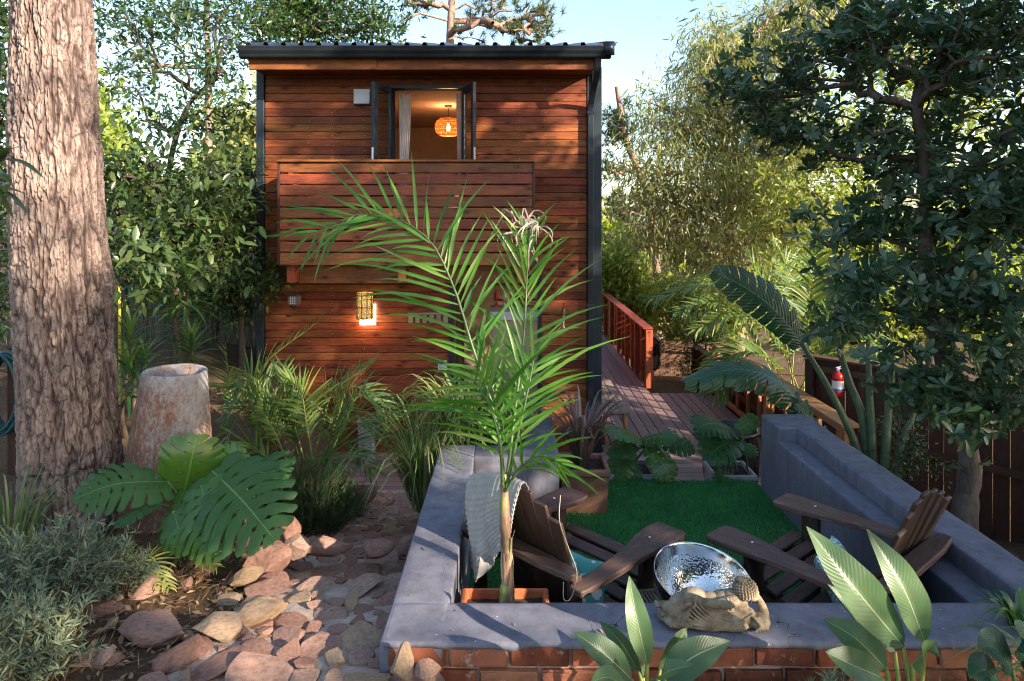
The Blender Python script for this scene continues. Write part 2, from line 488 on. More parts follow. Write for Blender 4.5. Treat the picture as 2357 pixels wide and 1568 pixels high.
# ------------------------------------------------------------------ ground
def ss(a, b, x):
    t = np.clip((x - a) / (b - a), 0, 1); return t * t * (3 - 2 * t)
def path_z(y):
    return np.interp(y, [-3, 2.0, 2.7, 3.45, 3.55, 4.3, 5.3, 6.0, 6.6], [1.2, 1.16, 1.07, 0.93, 0.82, 0.68, 0.40, 0.18, 0.03])
def path_x(y):
    return np.interp(y, [-3, 2.2, 3.2, 4.0, 5.0, 6.7], [-0.55, -0.80, -0.92, -1.0, -1.08, -1.17])
def path_w(y):
    return np.interp(y, [-3, 2.2, 3.0, 4.0, 6.7], [0.9, 0.62, 0.42, 0.40, 0.40])
def gh(x, y):
    x = np.asarray(x, float); y = np.asarray(y, float)
    pz = path_z(y)
    left = 0.90 + 0.06 * np.sin(x * 1.7 + y) - 0.03 * ss(6, 10, y) + 0.18 * ss(-2.2, -4.5, x)
    left = np.where(y < 3.4, np.maximum(left, pz + 0.05), left)
    edge = path_x(y) - path_w(y)
    k = ss(0.02, 0.55, edge - x)                 # 0 on the path, 1 in the bed
    h = pz * (1 - k) + left * k
    # the cut for the house: everything right of the bed and behind the wall drops to below deck
    cutx = np.interp(y, [5.6, 6.6, 8.0, 9.0], [-1.5, -1.75, -2.7, -3.25])
    kc = ss(0.0, 0.35, x - cutx) * ss(5.7, 6.5, y)
    h = h * (1 - kc) + (-0.25) * kc
    # court and right bed
    kr = ss(-0.45, -0.25, x) * ss(2.5, 2.7, y)
    court = np.where(y < 5.5, 0.42, -0.25)
    h = h * (1 - kr) + court * kr
    bed = 0.62 * (1 - ss(5.9, 7.2, y)) - 0.2 * ss(5.9, 7.2, y)
    bed = bed - 0.75 * ss(2.75, 3.9, x) * (1 - ss(6, 7.5, y)) * ss(2.4, 3.2, y)
    kb = ss(2.3, 2.45, x) * ss(2.3, 2.6, y)
    h = h * (1 - kb) + bed * kb
    # behind the house: the slope falls away to the valley on the right, stays up on the left
    kv = ss(10.8, 30, y) * ss(-8, 2, x)
    h = h - 3.4 * kv - 14 * ss(30, 120, y) * ss(-60, 20, x)
    h = h + 1.5 * ss(9, 25, y) * ss(-3.5, -12, x)
    return h
gx = np.concatenate([np.linspace(-260, -12, 22)[:-1], np.linspace(-12, 12, 201), np.linspace(12, 260, 22)[1:]])
gy = np.concatenate([np.linspace(-120, -4, 12)[:-1], np.linspace(-4, 16, 181), np.linspace(16, 420, 40)[1:]])
GX, GY = np.meshgrid(gx, gy, indexing='ij')
GZ = gh(GX, GY) + 0.05 * fbm(np.stack([GX * 2.2, GY * 2.2, GX * 0], -1), 3)
inside = (GX > -0.9) & (GX < 3.3) & (GY > 2.45) & (GY < 12)
GZ = np.where(inside, np.minimum(GZ, gh(GX, GY)), GZ)
far = np.hypot(GX, GY - 40)
GZ = GZ + 16 * ss(120, 330, GY) * (0.7 + 0.5 * np.sin(GX * 0.021 + 1.0)) + 9 * ss(90, 240, far) * ss(0, -60, GX)
mb = MB(); mb.add(np.stack([GX, GY, GZ], -1).reshape(-1, 3), grid_faces(len(gx), len(gy)))
ground = mb.obj('ground', M_GROUND, None, True); setp(ground, 'brown leaf-littered garden soil sloping around the house', 'ground', kind='structure')

# ------------------------------------------------------------------ stone path
py_ = np.linspace(0.2, 6.75, 330); pu = np.linspace(-1, 1, 60)
PY, PU = np.meshgrid(py_, pu, indexing='ij')
PXv = path_x(PY) + PU * (path_w(PY) + 0.03)
PZ = path_z(PY) + 0.022 + 0.04 * fbm(np.stack([PXv * 6, PY * 6, PY * 0], -1), 4) - 0.05 * ss(0.85, 1.0, np.abs(PU))
mb = MB(); mb.add(np.stack([PXv, PY, PZ], -1).reshape(-1, 3), grid_faces(330, 60))
path = mb.obj('path', M_MORTAR, None, True); setp(path, 'crazy-paved path of reddish stones set in sandy mortar', 'path', kind='structure')

def stone_me(name, seed, flat=0.35, sub=2, mat=None, rough=0.22, squareness=0.0, top=None):
    r_ = np.random.default_rng(seed)
    bm = bmesh.new(); bmesh.ops.create_icosphere(bm, subdivisions=sub, radius=1.0)
    off = r_.random(3) * 40
    V = np.array([v.co[:] for v in bm.verts])
    if squareness:
        V = np.sign(V) * np.abs(V) ** (1 - squareness)
    # a few flat cuts make facets
    V = V * (1 + rough * 2.6 * fbm(V * 1.2 + off, 2))[:, None]
    for k in range(13):
        n = unit(r_.normal(size=3)); d = 0.55 + 0.3 * r_.random()
        s_ = V @ n; V = V - np.maximum(s_ - d, 0)[:, None] * n * 0.95
    if top is not None: V[:, 2] = np.minimum(V[:, 2], top + 0.05 * V[:, 0] + 0.12 * fbm(V * 2 + off, 2))
    V = V * (1 + 0.10 * fbm(V * 5 + off, 3))[:, None]
    V[:, 2] *= flat
    for v, c in zip(bm.verts, V): v.co = c
    me = bpy.data.meshes.new(name); bm.to_mesh(me); bm.free()
    for p in me.polygons: p.use_smooth = False
    if mat: me.materials.append(mat)
    return me
st_mes = [stone_me('paving_stone', 100 + i, 1.0, 3, M_STONE, 0.35, 0.2, 0.35) for i in range(12)]
st_mes_y = [stone_me('paving_stone', 130 + i, 1.0, 3, M_STONEY, 0.35, 0.2, 0.35) for i in range(4)]
placed = []
r2 = np.random.default_rng(11)
for size, tries in ((0.13, 60), (0.10, 320), (0.075, 1100), (0.052, 2200), (0.036, 3000)):
    for _ in range(tries):
        y = 0.9 + 5.75 * r2.random() ** 1.15; s_ = size * (0.85 + 0.3 * r2.random())
        if y > 4.2 and s_ > 0.075: continue
        x = path_x(y) + (2 * r2.random() - 1) * (path_w(y) - s_ * 0.6)
        if all((x - a) ** 2 + (y - b) ** 2 > (0.80 * (s_ + c)) ** 2 for a, b, c in placed):
            placed.append((x, y, s_))
placed.sort(key=lambda q: -q[2] / max(q[1], 2.0))
placed = [q for q in placed if q[1] > 1.9][:300]
for x, y, s_ in placed:
    me = st_mes_y[r2.integers(4)] if r2.random() < 0.13 else st_mes[r2.integers(12)]
    o = link('paving_stone', me, None, path, (x, y, float(path_z(y)) + 0.0265 - 0.004 * r2.random()), (r2.normal() * 0.05 - 0.2, r2.normal() * 0.05, r2.random() * 6.28))
    o.scale = (s_ * (0.95 + 0.35 * r2.random()), s_ * (0.85 + 0.2 * r2.random()), 0.032 * (0.8 + 0.4 * r2.random()))

# rocks that edge the bed, each lifted away by itself
ROCKG = 'rocks edging the garden bed'
def rock(px, py, dist, sx, sy, sz, seed, label, mat=M_STONE, rz=0.0, tilt=0.0, grp=ROCKG, name='rock', sink=0.25):
    p = W(px, py, dist)
    me = stone_me(name, seed, 1.0, 4, mat, 0.35, 0.3)
    z = max(float(p[2]) , float(gh(p[0], p[1])) - 0.02)
    o = link(name, me, None, None, (p[0], p[1], p[2] + 0.0), (tilt, 0.1 * math.sin(seed), rz))
    o.scale = (sx, sy, sz)
    return setp(o, label, 'rock', grp)
rock(585, 1415, 2.95, 0.16, 0.085, 0.065, 1, 'long pale sunlit boulder between the path and the leaf litter', M_STONEY, 0.6, 0.2)
rock(500, 1440, 2.78, 0.11, 0.08, 0.055, 2, 'rounded tan boulder touching the long pale sunlit boulder', M_STONEY, 0.2)
rock(345, 1445, 2.80, 0.15, 0.10, 0.05, 3, 'broad flat reddish boulder beside the lavender', M_STONE, 0.1)
rock(420, 1510, 2.62, 0.11, 0.085, 0.06, 4, 'blocky dark red boulder in front of the broad flat one', M_STONE, 0.7)
rock(325, 1375, 3.2, 0.10, 0.08, 0.085, 5, 'small upright olive-brown rock behind the broad flat boulder', M_STONE, 1.1)
rock(620, 1290, 3.62, 0.16, 0.075, 0.13, 6, 'squared grey-brown block edging the path below the split-leaf plant', M_STONE, 0.75, 0.15)
rock(560, 1335, 3.42, 0.10, 0.06, 0.05, 7, 'wedge-shaped tan rock next to the squared grey-brown block', M_STONEY, 0.5)
rock(750, 1258, 3.85, 0.17, 0.08, 0.07, 8, 'wide flat purple-brown step stone across the path', M_STONE, 0.0)
rock(690, 1262, 3.82, 0.09, 0.07, 0.075, 9, 'rounded step stone at the bed end of the path step', M_STONE, 0.4)
rock(870, 1265, 3.85, 0.12, 0.08, 0.065, 10, 'rounded step stone in the middle of the path step', M_STONE, 0.3)
rock(938, 1262, 3.9, 0.08, 0.07, 0.07, 11, 'step stone against the grey courtyard wall', M_STONE, 0.9)
rock(928, 1530, 2.44, 0.052, 0.032, 0.085, 12, 'tall sunlit tan stone leaning on the brick wall corner', M_STONEY, 0.1, -0.1, None)
rock(985, 1545, 2.42, 0.048, 0.04, 0.045, 13, 'small reddish stone by the brick wall corner', M_STONE, 0.4, 0, None)
rock(235, 1520, 2.62, 0.12, 0.07, 0.045, 14, 'flat reddish slab stone below the lavender', M_STONE, 0.2)
rock(225, 1405, 3.0, 0.11, 0.09, 0.05, 15, 'dull pink rock half under the lavender', M_STONE, 0.9)
rock(660, 1215, 4.1, 0.11, 0.09, 0.085, 16, 'dark rock under the green feathery bush', M_STONE, 0.2)
rock(840, 1140, 5.5, 0.10, 0.09, 0.09, 17, 'grey-brown rock at the deck end of the path', M_STONE, 0.2)
rock(925, 1150, 6.3, 0.13, 0.10, 0.08, 18, 'flat rock lying where the path meets the deck', M_STONE, 0.2)
r3 = np.random.default_rng(5)
sm = [stone_me('rubble_stone', 200 + i, 0.6, 2, M_STONE, 0.3, 0.2) for i in range(6)] + [stone_me('rubble_stone', 220 + i, 0.6, 2, M_STONEY, 0.3, 0.2) for i in range(3)]
for i in range(50):
    y = 2.3 + 2.2 * r3.random(); x = path_x(y) - path_w(y) - 0.02 - 0.85 * r3.random() ** 1.3
    s_ = 0.02 + 0.035 * r3.random()
    o = link('rubble_stone', sm[r3.integers(9)], None, None, (x, y, float(gh(x, y)) + s_ * 0.25), (r3.normal() * .3, r3.normal() * .3, r3.random() * 6))
    o.scale = (s_ * 1.4, s_, s_ * 0.9)
    setp(o, 'small loose reddish stone in the bed beside the path', 'stone', 'loose stones in the bed')

# ------------------------------------------------------------------ deck
deck = empty('deck', (0, 7, 0)); setp(deck, 'purplish brown timber deck in front of and beside the house', 'deck', kind='structure')
deck_base = boxb('joist_base', (-2.6, 5.62, -0.30), (3.25, 8.0, -0.035), M_BACK); put(deck_base, deck)
deck_base2 = boxb('joist_base', (1.1, 8.0, -0.30), (3.25, 10.66, -0.036), M_BACK); put(deck_base2, deck)
deck_base3 = boxb('joist_base', (1.1, 10.66, -0.30), (2.3, 17.0, -0.037), M_BACK); put(deck_base3, deck)
pitch = 0.131
nrow = 18
for i in range(nrow):
    y = 5.66 + pitch * (i + 0.5)
    cuts = [-2.58, -0.2 + 0.5 * (i % 3), 3.24]
    for a, b in zip(cuts[:-1], cuts[1:]):
        o = box('plank', ((a + b) / 2, y, -0.014), (b - a - 0.004, pitch - 0.011, 0.028), M_DECKX, None, None, 0.004); put(o, deck)
px0 = 1.12; pw = 0.1415
for i in range(15):
    x = px0 + pw * (i + 0.5)
    far_ = 17.0 if x < 2.28 else 10.66
    o = box('plank', (x, (8.03 + far_) / 2, -0.0135), (pw - 0.011, far_ - 8.03, 0.027), M_DECKY, None, None, 0.004); put(o, deck)

# ------------------------------------------------------------------ lawn
WT = 1.24          # top of the courtyard walls
LZ = 0.62          # lawn level
def m_turf():
    t = NT('artificial_turf'); v = t.coords((1, 1, 1), rand=False)
    n = t.noise(v, 3.0, 4); n2 = t.noise(v, 120, 3, .7)
    c = t.ramp(n, [(0.3, (0.022, 0.13, 0.038)), (0.7, (0.04, 0.20, 0.055))])
    t.bump(n2, 0.01, 1.0); return t.set(c, 0.85, spec=0.2)
lawn = boxb('lawn', (-0.26, 2.77, 0.30), (2.08, 5.58, LZ), m_turf(), None, 0.0)
setp(lawn, 'deep green artificial turf inside the charcoal courtyard walls', 'lawn', kind='structure')
M_BLADE = m_leaf('turf_blades', [(0.026, 0.15, 0.045), (0.05, 0.26, 0.07), (0.17, 0.34, 0.11)], 0.15, 0.6, spec=0.2)
nb = 70000
bx_ = rng.uniform(-0.25, 2.06, nb); by_ = rng.uniform(2.95, 5.6, nb)
hh = rng.uniform(0.012, 0.028, nb); an = rng.uniform(0, 6.28, nb); ln = rng.uniform(0.2, 1.0, nb)
wv = np.stack([np.cos(an), np.sin(an), 0 * an], -1) * 0.0022
tp = np.stack([bx_ + np.sin(an) * hh * ln, by_ - np.cos(an) * hh * ln, LZ + hh], -1)
bs = np.stack([bx_, by_, np.full(nb, LZ - 0.002)], -1)
V = np.stack([bs - wv, bs + wv, tp], 1).reshape(-1, 3)
mb = MB(); mb.add(V, np.arange(nb * 3).reshape(-1, 3), np.clip(.42 + 1.5 * fbm(np.stack([bx_ * 1.8, by_ * 1.8, bx_ * 0], -1), 3) + .22 * rng.normal(size=nb), 0, 1))
o = mb.obj('turf_blades', M_BLADE); setp(o, 'short dense green turf blades covering the courtyard floor', 'grass', kind='stuff')

# ------------------------------------------------------------------ courtyard wall
cw = empty('courtyard_wall', (0.5, 2.6, 1.0), 0, 'low charcoal plastered courtyard wall with exposed brick front face', 'wall')
def slab(name, x0, x1, y0, y1, z0, z1, jag=None, parent=cw, n=60, mat=M_WALL):
    """plaster block with softened edges and slight waviness; jag = broken front lip"""
    nx = max(4, int((x1 - x0) / 0.02)); ny = max(4, int((y1 - y0) / 0.02))
    bm = bmesh.new(); bmesh.ops.create_cube(bm, size=1)
    for v in bm.verts:
        v.co = Vector((x0 + (v.co.x + .5) * (x1 - x0), y0 + (v.co.y + .5) * (y1 - y0), z0 + (v.co.z + .5) * (z1 - z0)))
    bmesh.ops.bevel(bm, geom=bm.edges[:], offset=0.009, segments=2, affect='EDGES', profile=0.5)
    for ax, (lo_, hi_) in enumerate(((x0, x1), (y0, y1), (z0, z1))):
        for c_ in np.arange(lo_ + 0.05, hi_ - 0.02, 0.05):
            co = [0, 0, 0]; co[ax] = c_; no = [0, 0, 0]; no[ax] = 1
            bmesh.ops.bisect_plane(bm, geom=bm.verts[:] + bm.edges[:] + bm.faces[:], plane_co=co, plane_no=no)
    V = np.array([v.co[:] for v in bm.verts])
    D = np.stack([fbm(V * 5 + q, 3) for q in (0, 11, 23)], -1) * 0.011
    for v, d_ in zip(bm.verts, D): v.co += Vector(d_)
    me = bpy.data.meshes.new(name); bm.to_mesh(me); bm.free()
    for p in me.polygons: p.use_smooth = True
    o = link(name, me, mat); put(o, parent); return o
slab('wall_leg', -0.508, -0.262, 2.512, 4.69, 0.55, WT)
slab('wall_leg', -0.264, 0.322, 4.45, 4.688, 0.3, WT - 0.002)
slab('wall_leg', 0.095, 0.325, 4.686, 5.36, -0.2, WT - 0.003)
slab('wall_leg', -0.30, 2.6, 2.535, 2.772, 0.45, WT - 0.03)
# the broken plaster coping of the front wall
nx, ny = 340, 16
xs = np.linspace(-0.49, 2.62, nx); vs2 = np.linspace(0, 1, ny)
front = 2.507 + 0.018 * fbm(np.stack([xs * 9, xs * 0, xs * 0], -1), 4) + 0.006 * fbm(np.stack([xs * 70, xs * 0, xs * 0 + 4], -1), 3)
lipz = 0.020 + 0.035 * np.abs(fbm(np.stack([xs * 7, xs * 0 + 3, xs * 0], -1), 5)) + 0.01 * np.maximum(0, fbm(np.stack([xs * 40, xs * 0 + 3, xs * 0], -1), 3)) * 2
XX, VV = np.meshgrid(xs, vs2, indexing='ij')
YY = front[:, None] * (1 - VV) + 2.7745 * VV
ZZ = WT + 0.001 + 0.004 * fbm(np.stack([XX * 6, YY * 6, XX * 0], -1), 3) - 0.006 * (1 - ss(0, 0.12, VV)) - 0.006 * ss(0.93, 1.0, VV)
top = np.stack([XX, YY, ZZ], -1)
lip = np.stack([xs, front - 0.001, WT - lipz], -1)[:, None]
lip2 = np.stack([xs, front + 0.03, WT - lipz - 0.002], -1)[:, None]
back = np.stack([xs, np.full(nx, 2.776), np.full(nx, WT - 0.08)], -1)[:, None]
P_ = np.concatenate([lip2, lip, top, back], 1)
mb = MB(); mb.add(P_.reshape(-1, 3), grid_faces(nx, ny + 3)[:, ::-1])
mb.add(P_[0], [list(range(ny + 3))]); mb.add(P_[-1], [list(range(ny + 3))[::-1]])
o = mb.obj('plaster_coping', M_WALL); put(o, cw)
mort = boxb('mortar_bed', (-0.478, 2.522, 0.72), (2.6, 2.56, WT - 0.03), M_MORTAR, None, 0); put(mort, cw)
bl, bh, mj = 0.222, 0.072, 0.013
bme = [None] * 5
for k in range(5):
    me = box_me('brick', (bl, 0.06, bh), 0.006, M_BRICK, 2)
    rr = np.random.default_rng(40 + k)
    for v in me.vertices:
        v.co += Vector(rr.normal(size=3) * 0.0028)
    bme[k] = me
for row in range(5):
    z = WT - 0.022 - bh / 2 - row * (bh + mj)
    x = -0.475 + (0.0 if row % 2 == 0 else 0.117)
    if row % 2 == 1:
        o = link('brick', bme[0], None, None, (-0.475 + 0.05, 2.533, z)); o.scale = (0.45, 1, 1); put(o, cw)
    while x < 2.5:
        o = link('brick', bme[r2.integers(5)], None, None, (x + bl / 2, 2.535 + r2.normal() * 0.003, z + r2.normal() * 0.0015), (0, r2.normal() * 0.006, r2.normal() * 0.01)); put(o, cw)
        x += bl + mj

pw_ = empty('parapet_wall', (2.25, 4, 0.6), 0, 'charcoal stepped parapet wall along the right side of the lawn', 'wall')
slab('pier', 2.06, 2.43, 5.06, 5.42, -0.2, WT, parent=pw_)
slab('upper_wall', 2.205, 2.428, 2.74, 5.062, 0.3, WT - 0.002, parent=pw_)
slab('ledge', 2.061, 2.21, 2.74, 5.064, 0.3, WT - 0.105, parent=pw_)

# ------------------------------------------------------------------ house
YF = 8.0
house = empty('house', (-1.0, YF, 0), 0, 'two-storey oiled timber cabin with charcoal steel trim and a front balcony', 'house')
HX0, HX1 = -3.02, 0.915        # boarded width
HZ = 4.66
def hput(o): put(o, house); return o
def z_at(py, d=YF): return CZ - (py - HYP) / FPX * d
def x_at(px, d=YF): return (px - CXP) / FPX * d
UW = (x_at(905), x_at(1065), 2.42, z_at(204))       # upper french window
LD = (x_at(1044), x_at(1238), 0.0, z_at(642))       # lower door
# wall core with real openings
def core(x0, x1, z0, z1):
    hput(boxb('wall_core', (x0, YF + 0.022, z0), (x1, YF + 0.14, z1), M_BACK, None, 0))
core(-3.08, UW[0], LD[3], HZ); core(UW[1], 1.05, LD[3], HZ); core(UW[0], UW[1], UW[3], HZ); core(UW[0], UW[1], LD[3], UW[2])
core(-3.08, LD[0], 0.0, LD[3]); core(LD[1], 1.05, 0.0, LD[3])
bp = 17.55 / FPX * YF
nr = int(HZ / bp) + 1
rb = np.random.default_rng(21)
wave = 0
for i in range(nr):
    z0 = i * bp; z1 = min(z0 + bp - 0.0045, HZ)
    if z1 - z0 < 0.02: continue
    zm = (z0 + z1) / 2
    segs = [(HX0, HX1)]
    for op in (UW, LD):
        if op[2] - 0.04 < zm < op[3] + 0.04:
            a, b = op[0] - 0.045, op[1] + 0.045
            segs = [s for q in segs for s in ((q[0], min(q[1], a)), (max(q[0], b), q[1])) if s[1] - s[0] > 0.02]
    out = []
    for a, b in segs:
        if b - a > 2.4 and rb.random() < 0.45:
            c = a + (b - a) * rb.uniform(0.25, 0.75); out += [(a, c), (c, b)]
        else: out.append((a, b))
    for a, b in out:
        dy = rb.normal() * 0.0012
        o = box('siding_board', ((a + b) / 2, YF + 0.010 + dy, zm), (b - a - 0.002, 0.022, z1 - z0), M_SIDING, None, (rb.normal() * 0.006, 0, 0), 0.004); hput(o)
# nail heads, one small part per column
mb = MB()
for cxn in (x_at(1000 * 0.5893 + 611 - 589 + 100), x_at(838), x_at(1195), x_at(1255), -2.2):
    for i in range(nr):
        z = (i + 0.5) * bp
        if z > HZ or (UW[0] - .06 < cxn < UW[1] + .06 and UW[2] < z < UW[3]): continue
        lathe(mb, [(0.0001, 0.002), (0.004, 0.0015), (0.0045, 0)], 8, (0, 0, 0)); 
        V = mb.V[-1]; mb.V[-1] = np.stack([V[:, 0] + cxn + rb.normal() * .004, YF - 0.0025 - V[:, 2], V[:, 1] + z], -1)
o = mb.obj('nail_heads', m_plain('galvanised_nail', (0.5, 0.48, 0.45), 0.4, 0.6)); o['kind'] = 'stuff'; hput(o)
# corner posts
hput(boxb('corner_post', (-3.115, YF - 0.035, -0.2), (-3.021, YF + 0.14, 4.70), M_STEEL, None, 0.004))
hput(boxb('corner_post', (0.975, YF - 0.04, -0.2), (1.092, YF + 0.14, 4.70), M_STEEL, None, 0.004))
hput(boxb('corner_trim', (0.917, YF - 0.012, -0.2), (0.974, YF + 0.1, 4.66), M_STEEL, None, 0.003))
# side and rear walls: lapped boards as one ridged sheet each
def lap(name, p0, p1, h, mat):
    p0 = np.array(p0, float); p1 = np.array(p1, float); d = unit(p1 - p0); nrm = np.array([d[1], -d[0], 0])
    mbb = MB(); n = int(h / 0.093)
    for i in range(n):
        z = i * 0.093
        a = np.array([p0 + [0, 0, z] , p1 + [0, 0, z], p1 + [0, 0, z + .088], p0 + [0, 0, z + .088]])
        fr = a + nrm * 0.02
        mbb.add(np.vstack([a, fr]), [(4, 5, 6, 7), (0, 1, 5, 4), (3, 7, 6, 2)])
    q = [p0, p1, p1 + [0, 0, h], p0 + [0, 0, h]]
    mbb.add(q, [(0, 1, 2, 3)])
    return hput(mbb.obj(name, mat))
lap('side_wall', (1.05, 8.14, 2.232), (1.05, 14, 2.232), 2.42, M_SIDING); lap('side_wall', (1.05, 10.2, 0), (1.05, 14, 0), 2.232, M_SIDING)
lap('side_wall', (-3.07, 14, 0), (-3.07, 8.14, 0), 4.66, M_SIDING)
lap('rear_wall', (1.05, 14, 0), (-3.07, 14, 0), 5.4, M_SIDING)
# roof: ribbed sheet rising to the rear
mb = MB()
pit = 0.2; prof = []
x = -3.16
while x < 1.2:
    prof += [(x, 0), (x + 0.135, 0), (x + 0.15, 0.036), (x + 0.185, 0.036)]
    x += pit
prof = np.array(prof); k = len(prof)
def roofline(y, dz=0): 
    return np.stack([prof[:, 0], np.full(k, y), 4.818 + (y - 7.42) * 0.252 + prof[:, 1] + dz], -1)
V = np.vstack([roofline(7.42), roofline(14.3), roofline(7.42, -0.004), roofline(14.3, -0.004)])
i = np.arange(k - 1)
mb.add(V, np.vstack([np.stack([i, i + 1, k + i + 1, k + i], -1), np.stack([2 * k + i, 3 * k + i, 3 * k + i + 1, 2 * k + i + 1], -1)]))
hput(mb.obj('roof', M_GUTTER))
mb = MB()   # barge flashing on the right verge
V = [(1.06, 7.40, 4.70), (1.16, 7.40, 4.70), (1.16, 14.3, 6.44), (1.06, 14.3, 6.44), (1.06, 7.40, 4.86), (1.16, 7.40, 4.86), (1.16, 14.3, 6.60), (1.06, 14.3, 6.60)]
mb.add(V, BOXF); hput(mb.obj('verge_flashing', M_GUTTER))
mb = MB()
V = [(-3.02, 7.56, 4.70), (1.0, 7.56, 4.70), (1.0, 14.2, 6.37), (-3.02, 14.2, 6.37), (-3.02, 7.56, 4.77), (1.0, 7.56, 4.77), (1.0, 14.2, 6.44), (-3.02, 14.2, 6.44)]
mb.add(V, BOXF); hput(mb.obj('roof_deck', M_BACK))
# gutter: ogee profile swept along x
gp = [(7.54, 4.815), (7.41, 4.815), (7.405, 4.805), (7.41, 4.80), (7.412, 4.775), (7.425, 4.745), (7.44, 4.735), (7.445, 4.715), (7.455, 4.69), (7.54, 4.69)]
gx0, gx1 = x_at(547, 7.42), x_at(1408, 7.42)
mb = MB(); n = len(gp)
V = [(gx0, a, b) for a, b in gp] + [(gx1, a, b) for a, b in gp]
mb.add(V, [(i, i + 1, n + i + 1, n + i) for i in range(n - 1)])
mb.add(V, [list(range(n))]); mb.add(V, [list(range(n, 2 * n))[::-1]])
hput(mb.obj('gutter', M_GUTTER))
# fascia in two lengths, soffit
fx0, fx1 = x_at(573, 7.55), x_at(1372, 7.55); fm = x_at(868, 7.55)
hput(boxb('fascia_board', (fx0, 7.545, 4.572), (fm - .002, 7.585, 4.72), M_SIDING, None, 0.003))
hput(boxb('fascia_board', (fm + .002, 7.546, 4.572), (fx1, 7.586, 4.72), M_SIDING, None, 0.003))
hput(boxb('soffit_board', (fx0 + .01, 7.587, 4.60), (fx1 - .01, 7.79, 4.62), M_SIDING, None, 0.003))
hput(boxb('soffit_board', (fx0 + .012, 7.794, 4.601), (fx1 - .012, YF - 0.004, 4.621), M_SIDING, None, 0.003))
# downpipe with ribbed front
dp = empty('downpipe'); put(dp, house)
dpx = 0.952
mb = MB()
def ribpipe(P, w=0.07, d=0.055):
    P = np.array(P, float); k = len(P); ribs = []
    m = 9
    for j in range(m):
        u = -w / 2 + w * j / (m - 1); ribs.append((u, -d / 2 - (0.004 if j % 2 else 0)))
    ribs += [(w / 2, d / 2), (-w / 2, d / 2)]
    ribs = np.array(ribs); n = len(ribs)
    V = np.concatenate([np.stack([p[0] + ribs[:, 0], p[1] + ribs[:, 1], np.full(n, p[2])], -1) for p in P])
    F = [(i * n + j, i * n + (j + 1) % n, (i + 1) * n + (j + 1) % n, (i + 1) * n + j) for i in range(k - 1) for j in range(n)]
    mb.add(V, F)
ribpipe([(dpx, 7.945, 0.05), (dpx, 7.945, 4.18), (dpx + .004, 7.935, 4.24), (dpx + .02, 7.72, 4.42), (dpx + .03, 7.56, 4.5), (dpx + .035, 7.52, 4.6), (dpx + .035, 7.50, 4.70)])
o = mb.obj('pipe', M_STEEL); put(o, dp)
for z in (z_at(702), 4.14, 0.9):
    o = boxb('pipe_clip', (dpx - .045, 7.908, z - .02), (dpx + .045, 7.975, z + .02), M_STEEL, None, .003); put(o, dp)
# upper window frame
def frame(op, w, y0, y1, name='window_frame', sill=True):
    par = empty(name); put(par, house)
    x0, x1, z0, z1 = op
    for nm, lo, hi in (('jamb', (x0 - w, y0, z0), (x0, y1, z1)), ('jamb', (x1, y0, z0), (x1 + w, y1, z1)), ('head', (x0 - w, y0 - .001, z1 + .0005), (x1 + w, y1, z1 + w))):
        o = boxb(nm, lo, hi, M_STEEL, None, 0.003); put(o, par)
    return par
frame(UW, 0.045, YF - 0.02, YF + 0.145)
frame(LD, 0.05, YF - 0.02, YF + 0.145, 'door_frame')
# casements, opened outwards
M_GLASS = NT('window_glass'); M_GLASS.set((0.9, 0.95, 0.95), 0.02); M_GLASS.b.inputs['Transmission Weight'].default_value = 1.0
M_GLASS.b.inputs['IOR'].default_value = 1.45; M_GLASS = M_GLASS.m
def casement(hx, ang, s):
    par = empty('casement'); put(par, house)
    h = UW[3] - UW[2] - 0.02; w = (UW[1] - UW[0]) / 2 - 0.004; zc = UW[2] + h / 2 + .01
    Rm = Matrix.Translation((hx, YF - 0.025, 0)) @ Matrix.Rotation(ang, 4, 'Z')
    def prt(nm, lo, hi, mat, b=.004):
        o = boxb(nm, lo, hi, mat, None, b); o.matrix_world = Rm @ Matrix.Translation(o.location)
        o.parent = par; o.matrix_parent_inverse = Matrix.Identity(4)
        return o
    st = 0.075
    prt('stile', (0, -.022, UW[2]), (s * st, .022, UW[3]), M_STEEL); prt('stile', (s * (w - st), -.022, UW[2]), (s * w, .022, UW[3]), M_STEEL)
    prt('rail', (s * st, -.021, UW[3] - st), (s * (w - st), .021, UW[3] - .001), M_STEEL); prt('rail', (s * st, -.021, UW[2] + .001), (s * (w - st), .021, UW[2] + .14), M_STEEL)
    prt('pane', (s * st, -.005, UW[2] + .14), (s * (w - st), .005, UW[3] - st), M_GLASS, 0)
    prt('lock_plate', (s * (w - .001), -.012, 3.52), (s * (w + .003), .012, 3.68), m_plain('steel_lock', (.5, .5, .5), .3, .9), .001)
    prt('lever_handle', (s * (w - .05), -.055, 3.58), (s * (w - .035), -.0225, 3.6), M_GUTTER, .002)
    return par
casement(UW[0] - .005, R(-112), 1)
casement(UW[1] + .005, R(113), -1)

